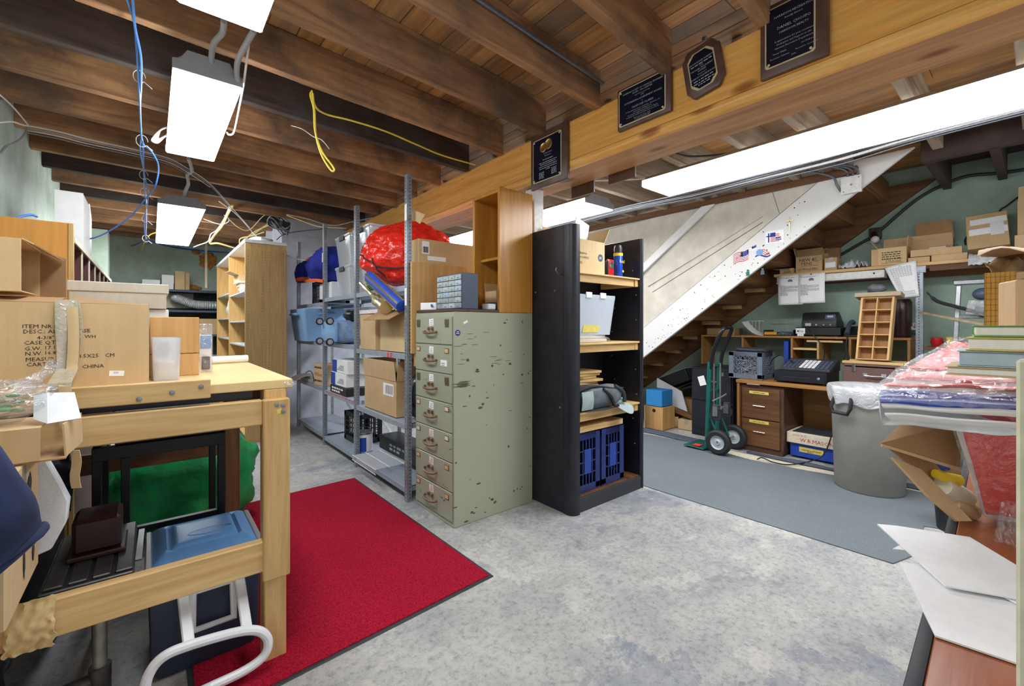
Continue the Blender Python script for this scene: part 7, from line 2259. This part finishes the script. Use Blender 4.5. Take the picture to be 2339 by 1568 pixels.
KQ = [Vector((2.369,0.147,1.535)), Vector((2.643,0.024,1.606)), Vector((2.321,-0.034,1.365)), Vector((2.292,0.055,1.383)), ]


def kfn(u, v):
    p = (KQ[0] * (1 - u) + KQ[1] * u) * (1 - v) + (KQ[3] * (1 - u) + KQ[2] * u) * v
    k = mnoise.noise(Vector((u * 3.1, v * 3.3, 7))) + .5 * abs(mnoise.noise(Vector((u * 6, v * 6, 2))))
    return p + Vector((-.05, 0, .03)) * k


part('sheet', MB().sheet(kfn, 30, 30, .002), 'kraft', kp, ang=30)
part('sheet', MB().sheet(lambda u, v: Vector((2.30 + .42 * u, .15 - .45 * v, 1.55 + .05 * mnoise.noise(Vector((u * 4, v * 4, 3))) + .06 * u)), 24, 24, .002), 'kraft', kp, ang=30)
single('pale_box_edge', MB().obox((2.091,0.026,1.3), (.12, .10, .28), .35), 'card_pale', 'pale brown box beside the gridded carton on the table', 'box', (2.091,0.026,1.165), .004)
single('box_stand', MB().box(2.10, 2.33, -.34, .02, .7515, 1.15), 'card', 'brown carton on the table under the pale box', 'box', (2.1, -.15, .7515), .003)

# ================================================================ cables and conduits
BC = 'blue network cables'
cable('network_cable', [(-0.083,2.297,2.616), (-0.058,2.471,2.609), (-0.052,2.66,2.583), (-0.047,2.915,2.51), (-0.046,3.408,2.431), (-0.04,3.532,2.421), (-0.039,4.309,2.373), (-0.033,4.952,2.345), (-0.043,5.997,2.22)], .0045, 'blue_cable', 'blue network cable hanging straight down from the joists', group=BC)
cable('network_cable', [(-0.057,2.25,2.601), (-0.054,2.507,2.602), (-0.037,2.687,2.561), (-0.04,2.91,2.51), (-0.047,3.149,2.488), (-0.04,3.532,2.434), (-0,3.564,2.4), (0.037,3.663,2.34), (0.022,3.74,2.228), (-0.017,3.902,2.191), (-0.108,4.107,2.084), (-0.219,4.263,1.993), (-0.334,4.422,1.94), (-0.452,4.584,1.95)], .005, 'blue_cable', 'blue network cable swinging over to the veneer cabinet', group=BC)
cable('network_cable', [(-0.049,3.565,2.456), (-0.054,3.674,2.42), (-0.037,4.178,2.404), (-0.019,4.552,2.333), (-0.047,5.222,2.28), (-0.049,5.872,2.223)], .004, 'blue_cable', 'blue network cable with white ties in the hanging bundle', group=BC)
cable('network_cable', [(-0.613,3.486,1.781), (-0.59,3.532,1.848), (-0.556,3.569,1.898), (-0.52,3.604,1.922), (-0.504,3.655,1.925)], .007, 'blue_cable', 'thick blue cable looped over the veneer cabinet top', group=BC)
cable('network_cable', [(-0.07,7.834,2.482), (-0.244,9.273,2.581), (-0.452,10.481,2.774), (-0.513,10.791,2.844)], .008, 'deep_blue_cable', 'dark blue cable trailing toward the wall stub', group=BC)
cable('network_cable', [(-0.033,7.803,2.482), (0.185,8.789,2.563), (0.534,9.02,2.57), (0.884,8.861,2.551), (1.03,8.612,2.519)], .012, 'deep_blue_cable', 'dark blue cable bundle along the top of the back wall', group=BC)
TP = [(-0.046,2.889,2.554), (-0.043,3.483,2.425), (-0.042,4.182,2.404), (-0.038,4.502,2.352), (-0.041,5.217,2.28), (-0.043,5.997,2.22)]
for i, p in enumerate(TP):
    r_ = .024 + .004 * (i % 2)
    single('cable_tie', MB().tube([(p[0] + r_ * math.cos(a_ * .4), p[1], p[2] + r_ * 1.3 * math.sin(a_ * .4)) for a_ in range(15)] + [(p[0] + .05, p[1] - .01, p[2] - .05)], .0018, 4), 'white_cable',
           ['large white twist tie high on the hanging blue cables', 'white twist tie where the blue cables part', 'white twist tie just below the parting of the blue cables', 'white twist tie at the crossing of the blue cables', 'white twist tie low on the hanging blue cables', 'lowest white twist tie on the hanging blue cables'][i], 'cable tie', p, group='white ties on the blue cables')
cable('yellow_lead', [(-0.507,10.656,2.841), (-0.446,10.606,2.667), (-0.332,10.382,2.462), (-0.251,10.185,2.393), (-0.212,9.765,2.432), (-0.136,9.184,2.49), (-0.058,8.083,2.521), (-0.001,7.517,2.518), (0.073,7.197,2.504)], .008, 'yellow_cable', 'yellow cable dipping in front of the far green wall')
cable('yellow_lead', [(0.706,2.652,2.64), (0.773,2.81,2.63), (0.862,2.885,2.64), (1.001,2.87,2.64), (1.243,2.878,2.64), (1.507,2.942,2.64), (1.763,3,2.64), (2.079,3.005,2.64)], .006, 'yellow_cable', 'yellow cable stapled along a dark joist')
cable('yellow_lead', [(0.71,2.655,2.638), (0.702,2.661,2.618), (0.717,2.649,2.538), (0.723,2.644,2.413), (0.752,2.62,2.3), (0.8,2.58,2.212), (0.806,2.575,2.188), (0.791,2.588,2.192), (0.752,2.62,2.275), (0.727,2.641,2.388), (0.721,2.645,2.513), (0.712,2.653,2.63)], .0055, 'yellow_cable', 'hanging yellow cable loop below a dark joist')
cable('copper_wire', [(0.691,3.059,2.582), (0.718,2.907,2.515), (0.742,2.758,2.426), (0.752,2.62,2.362), (0.785,2.593,2.312)], .002, 'white_cable', 'thin pale bell wire beside the yellow loop')
WB = 'white cable run under the joists'
for i in range(4):
    o = .012 * i
    cable('white_cable_run', [(-0.623,4.207,2.605), (-0.485,4.184,2.599), (-0.342,4.234,2.602), (-0.186,4.3,2.618), (-0.039,4.374,2.633), (0.108,4.447,2.641), (0.242,4.595,2.628), (0.416,4.841,2.6), (0.656,5.421,2.542), (0.902,5.995,2.47)][:10 - i], .0045 - .0006 * i, 'white_cable' if i % 2 == 0 else 'grey_cable',
          ['thick white cable in the sagging run under the joists', 'grey cable in the sagging run under the joists', 'thin white cable in the sagging run under the joists', 'thinnest grey cable in the sagging run under the joists'][i], group=WB)
    ob = [q for q in bpy.data.objects if q.name.startswith('white_cable_run')][-1]
    ob.location = Vector(ob.location) + Vector((.0, 0, -.016 * i))
cable('white_lead', [(-0.704,3.821,2.663), (-0.652,3.907,2.626), (-0.637,4.089,2.628), (-0.616,4.201,2.605)], .0045, 'white_cable', 'white cable coming off the left wall into the cable run')
cable('white_lead', [(-0.648,3.515,2.363), (-0.618,3.749,2.468), (-0.615,4.006,2.542), (-0.614,4.2,2.602)], .005, 'white_cable', 'white cable bunch at the left wall above the cabinet')
cable('grey_lead', [(-0.614,4.2,2.602), (-0.611,4.003,2.469), (-0.622,3.882,2.392), (-0.643,3.77,2.325), (-0.647,3.708,2.268), (-0.63,3.694,2.28), (-0.627,3.757,2.333)], .0055, 'grey_cable', 'grey cable curling on itself at the left wall')
cable('white_lead', [(0.322,2.119,2.533), (0.332,2.253,2.519), (0.343,2.439,2.466), (0.36,2.684,2.462), (0.381,3.056,2.457), (0.366,3.133,2.458), (0.359,3.177,2.485)], .005, 'white_cable', 'white cable looping beside the short fluorescent light')
for i, (pp, lab) in enumerate((([(0.234,2.166,2.569), (0.236,2.242,2.56), (0.215,2.35,2.558), (0.213,2.417,2.53), (0.214,2.454,2.498)], 'grey flexible conduit feeding the short fluorescent light'), ([(0.33,2.087,2.529), (0.315,2.203,2.516), (0.305,2.314,2.508), (0.308,2.39,2.493), (0.318,2.434,2.461)], 'second grey flexible conduit behind the white loop'))):
    sp_p = spline(pp, 14)
    single('flex_conduit', MB().tube(sp_p, [.0115 + (.0012 if k % 2 else 0) for k in range(len(sp_p))], 10), 'lamp_housing', lab, 'conduit', pp[0])
cable('flex_conduit', [(0.224,4.248,2.61), (0.246,4.398,2.614), (0.266,4.601,2.613), (0.244,4.749,2.618), (0.259,4.906,2.584), (0.243,5.113,2.55), (0.242,5.373,2.534)], .014, 'lamp_housing', 'grey conduit kinking down to the long fluorescent light', 'conduit')
single('ceiling_rose', MB().lathe([(.0, 0), (.05, 0), (.055, .012), (.04, .022), (.0, .022)], (0.318,4.598,2.699), 20), 'cream', 'round ceramic ceiling rose next to the short fluorescent light', 'ceiling rose', (0.318,4.598,2.699))
WL = ['white cable bunched and tied beside the short fluorescent light']
for i in range(4):
    cable('tied_coil', [(0.082,3.496,2.551), (0.044,3.489,2.516), tuple(Vector((0.014,3.487,2.469)) + Vector((.004 * i, 0, -.008 * i))), (0.004,3.47,2.434), tuple(Vector((0.031,3.474,2.431)) + Vector((0, 0, .006 * i))), (0.065,3.497,2.486), (0.088,3.531,2.523)], .0045, 'white_cable', ['topmost', 'second', 'third', 'lowest'][i] + ' strand of the tied white coil beside the short light', group='tied white coil')
# tangle above the oak shelving
cable('yellow_lead', [(0.703,5.771,2.647), (0.688,6.042,2.601), (0.666,6.32,2.519), (0.606,6.628,2.428), (0.583,6.777,2.358), (0.66,6.713,2.358), (0.813,6.717,2.326), (0.908,6.768,2.315)], .012, 'pale_yellow_cable', 'thick pale yellow cable hanging in front of the oak shelving')
TG = 'cable tangle above the oak shelving'
for i, pp in enumerate((
        [(0.377,6.169,2.2), (0.424,6.131,2.225), (0.511,6.188,2.284), (0.549,6.286,2.392), (0.601,6.243,2.439), (0.669,6.187,2.574), (0.68,5.79,2.647)],
        [(0.481,6.343,2.574), (0.621,6.227,2.512), (0.702,6.161,2.532), (0.71,6.154,2.584), (0.669,6.187,2.616)],
        [(0.702,6.161,2.584), (0.817,6.195,2.492), (0.937,6.226,2.488), (1.062,6.123,2.65), (1.166,6.166,2.73)],
        [(0.864,6.546,2.325), (0.928,6.492,2.42), (1.015,6.421,2.476), (1.101,6.35,2.56), (1.153,6.307,2.605)],
        [(0.907,6.51,2.325), (0.963,6.464,2.448), (1.058,6.385,2.532), (1.166,6.296,2.588)],
        [(0.876,6.535,2.336), (0.869,6.411,2.4), (0.997,6.306,2.438), (1.098,6.222,2.482)],
        [(0.922,5.979,2.418), (1.063,5.863,2.262), (1.183,5.764,2.184), (1.283,5.681,2.116), (1.384,5.598,2.085), (1.504,5.499,2.075), (1.705,5.334,2.116)],
        [(0.55,5.508,2.611), (0.737,5.743,2.55), (0.922,5.979,2.428)],
        [(1.273,6.403,2.433), (1.341,6.282,2.497), (1.49,6.029,2.515), (1.633,5.781,2.516), (1.729,5.573,2.515)],
        [(1.291,5.934,2.677), (1.451,5.672,2.599), (1.584,5.433,2.512), (1.672,5.231,2.473), (1.755,5.033,2.485), (1.909,4.777,2.51)],
        [(1.291,5.934,2.666), (1.437,5.814,2.596), (1.574,5.571,2.503), (1.785,5.268,2.46)])):
    cable('tangled_cable', pp, (.006, .005, .005, .007, .007, .007, .006, .005, .006, .006, .006)[i], ('white_cable', 'white_cable', 'pale_yellow_cable', 'pale_yellow_cable', 'pale_yellow_cable', 'pale_yellow_cable', 'white_cable', 'white_cable', 'black_cable', 'grey_cable', 'pale_yellow_cable')[i],
          ['white cable looping onto the far long light', 'white cable hooked round a small bracket on the joists', 'cream cable arching toward the black transformer', 'cream cable dropping to the oak shelving top', 'second cream cable dropping to the oak shelving top', 'cream cable curling beside the oak shelving', 'white cable sagging in front of the blue jacket', 'white cable slanting down from the joists', 'black cable arching over the grey wall', 'grey cable swagged above the latched bins', 'cream cable swagged above the grey wall'][i], group=TG)
tf = thing('cable_coil', 'black coil of spare cable hung on a joist above the oak shelving', 'cable coil', (1.239,6.107,2.603))
pc0 = Vector((1.239,6.107,2.603))
for i in range(7):
    a0 = i * .5
    part('loop', MB().tube([pc0 + Vector((.13 * math.cos(t_ * .3491 + a0) * (1 - .05 * i), .05 * math.sin(t_ * .3491 * 2 + i), .085 * math.sin(t_ * .3491 + a0 * .3) - .012 * i)) for t_ in range(18)], .007, 6, True), 'black_cable' if i % 2 else 'grey_cable', tf)
part('transformer', MB().obox(pc0 + Vector((.06, 0, -.02)), (.12, .08, .07), .4), 'charcoal', tf, .008)
# armoured cable along the strip light
AC = 'armoured cables along the stair wall'
for i in range(5):
    dz = .0
    pts = [(3.95 + .05 * i, 5.4, 2.60), (3.97 + .05 * i, 4.0, 2.585), (3.98 + .05 * i, 3.0, 2.60), (3.95 + .06 * i, 2.2, 2.575 - .01 * (i % 2)), (3.97 + .055 * i, 1.6, 2.58), (3.93 + .06 * i, 1.0, 2.57 + .012 * (i % 2)), (3.90 + .05 * i, .5, 2.585), (3.92 + .05 * i, -.3, 2.6), (3.92 + .05 * i, -1.2, 2.61)]
    sp_p = spline(pts, 40)
    single('armoured_cable', MB().tube(sp_p, [(.0095 if i < 4 else .006) + (.0012 if k % 2 else 0) for k in range(len(sp_p))], 7), 'armoured' if i != 2 else 'white_cable',
           ['armoured cable next to the long strip light', 'second armoured cable out from the long strip light', 'white cable lying among the armoured cables', 'fourth cable out from the long strip light', 'thin armoured cable nearest the stair stringer'][i], 'cable', pts[0], group=AC)
for i, (ya, zz) in enumerate(((1.13, 2.53), (1.07, 2.583), (1.035, 2.583), (1.0, 2.583))):
    pp = [(3.9, ya + .25 - .05 * i, 2.6), (4.2, ya + .12, 2.63), (4.5, ya + .03, 2.64), (4.6, ya, 2.62), (4.635, ya - (.0 if i else -.02), zz)] if i else [(3.9, 1.4, 2.6), (4.3, 1.3, 2.63), (4.55, 1.17, 2.6), (4.62, 1.145, 2.53), (4.635, 1.12, 2.47)]
    sp_p = spline(pp, 20)
    single('box_feed', MB().tube(sp_p, [.0095 + (.0012 if k % 2 else 0) for k in range(len(sp_p))], 7), 'armoured', ['armoured feed entering the side of the junction box', 'armoured feed nearest the junction box corner', 'middle armoured feed on top of the junction box', 'last armoured feed on top of the junction box'][i], 'cable', pp[0], group='junction box feeds')
cable('stair_cable', [(5.82,0.105,2.651), (5.82,0.254,2.66), (5.82,0.472,2.683), (5.82,0.71,2.596), (5.82,0.869,2.481), (5.82,1.109,2.257), (5.82,1.293,2.146), (5.82,1.53,2.008), (5.82,1.698,1.886)], .014, 'black_cable', 'thick black cable clipped to the green wall under the stair')
cable('stair_cable', [(5.83,0.105,2.456), (5.83,0.203,2.363), (5.83,0.242,2.332), (5.83,0.281,2.222), (5.83,0.445,2.131), (5.83,0.459,2.052)], .006, 'black_cable', 'thin dark cord drooping down the green wall behind the tilted carton')
pp = [(0.849,1.619,2.74), (1.166,1.704,2.74), (1.635,1.687,2.74), (2.211,1.698,2.74)]
pp = [(.9, 1.606, 2.78), (1.3, 1.640, 2.78), (1.8, 1.682, 2.78), (2.13, 1.709, 2.78)]
sp_p = spline(pp, 60)
single('joist_conduit', MB().tube(sp_p, [.011 + (.0015 if k % 2 else 0) for k in range(len(sp_p))], 8), 'armoured', 'armoured cable running along a joist into the pine beam', 'cable', pp[0])
pp = [(2.315,1.137,3.016), (2.312,1.14,2.933), (2.339,1.182,2.867)]
sp_p = spline(pp, 20)
single('joist_conduit', MB().tube(sp_p, [.011 + (.0015 if k % 2 else 0) for k in range(len(sp_p))], 8), 'armoured', 'armoured cable stub poking up behind the scooped-corner plaque', 'cable', pp[0])
t = thing('ceiling_junction', 'small steel junction box on a joist beside the strip light', 'junction box', (3.05, 1.93, 2.6))
part('box', MB().box(2.97, 3.10, 1.82, 1.895, 2.655, 2.735), 'steel', t, .004)
part('clamp', MB().cyl((3.10, 1.86, 2.69), (3.14, 1.86, 2.68), .012, 10), 'steel', t)
cable('joist_lead', [(3.13, 1.86, 2.68), (3.3, 1.78, 2.645), (3.5, 1.5, 2.642), (3.6, 1.2, 2.642)], .008, 'black_cable', 'black cable leaving the ceiling junction box between the joists')
cable('joist_lead', [(2.6, 1.44, 2.641), (2.75, 1.45, 2.642), (2.95, 1.45, 2.642), (3.1, 1.44, 2.641)], .01, 'white_cable', 'white cable stapled under the pale joists')
cable('joist_lead', [(2.75, .97, 2.85), (2.78, .93, 2.72), (2.85, .9, 2.66), (2.95, .93, 2.70), (2.98, .97, 2.85)], .01, 'armoured', 'armoured cable loop between two pale joists')
cable('lamp_flex', [(2.62, 2.9, 2.62), (2.8, 2.6, 2.56), (3.05, 2.35, 2.55), (3.2, 2.05, 2.52)], .007, 'white_cable', 'white lead linking the two strip lights')
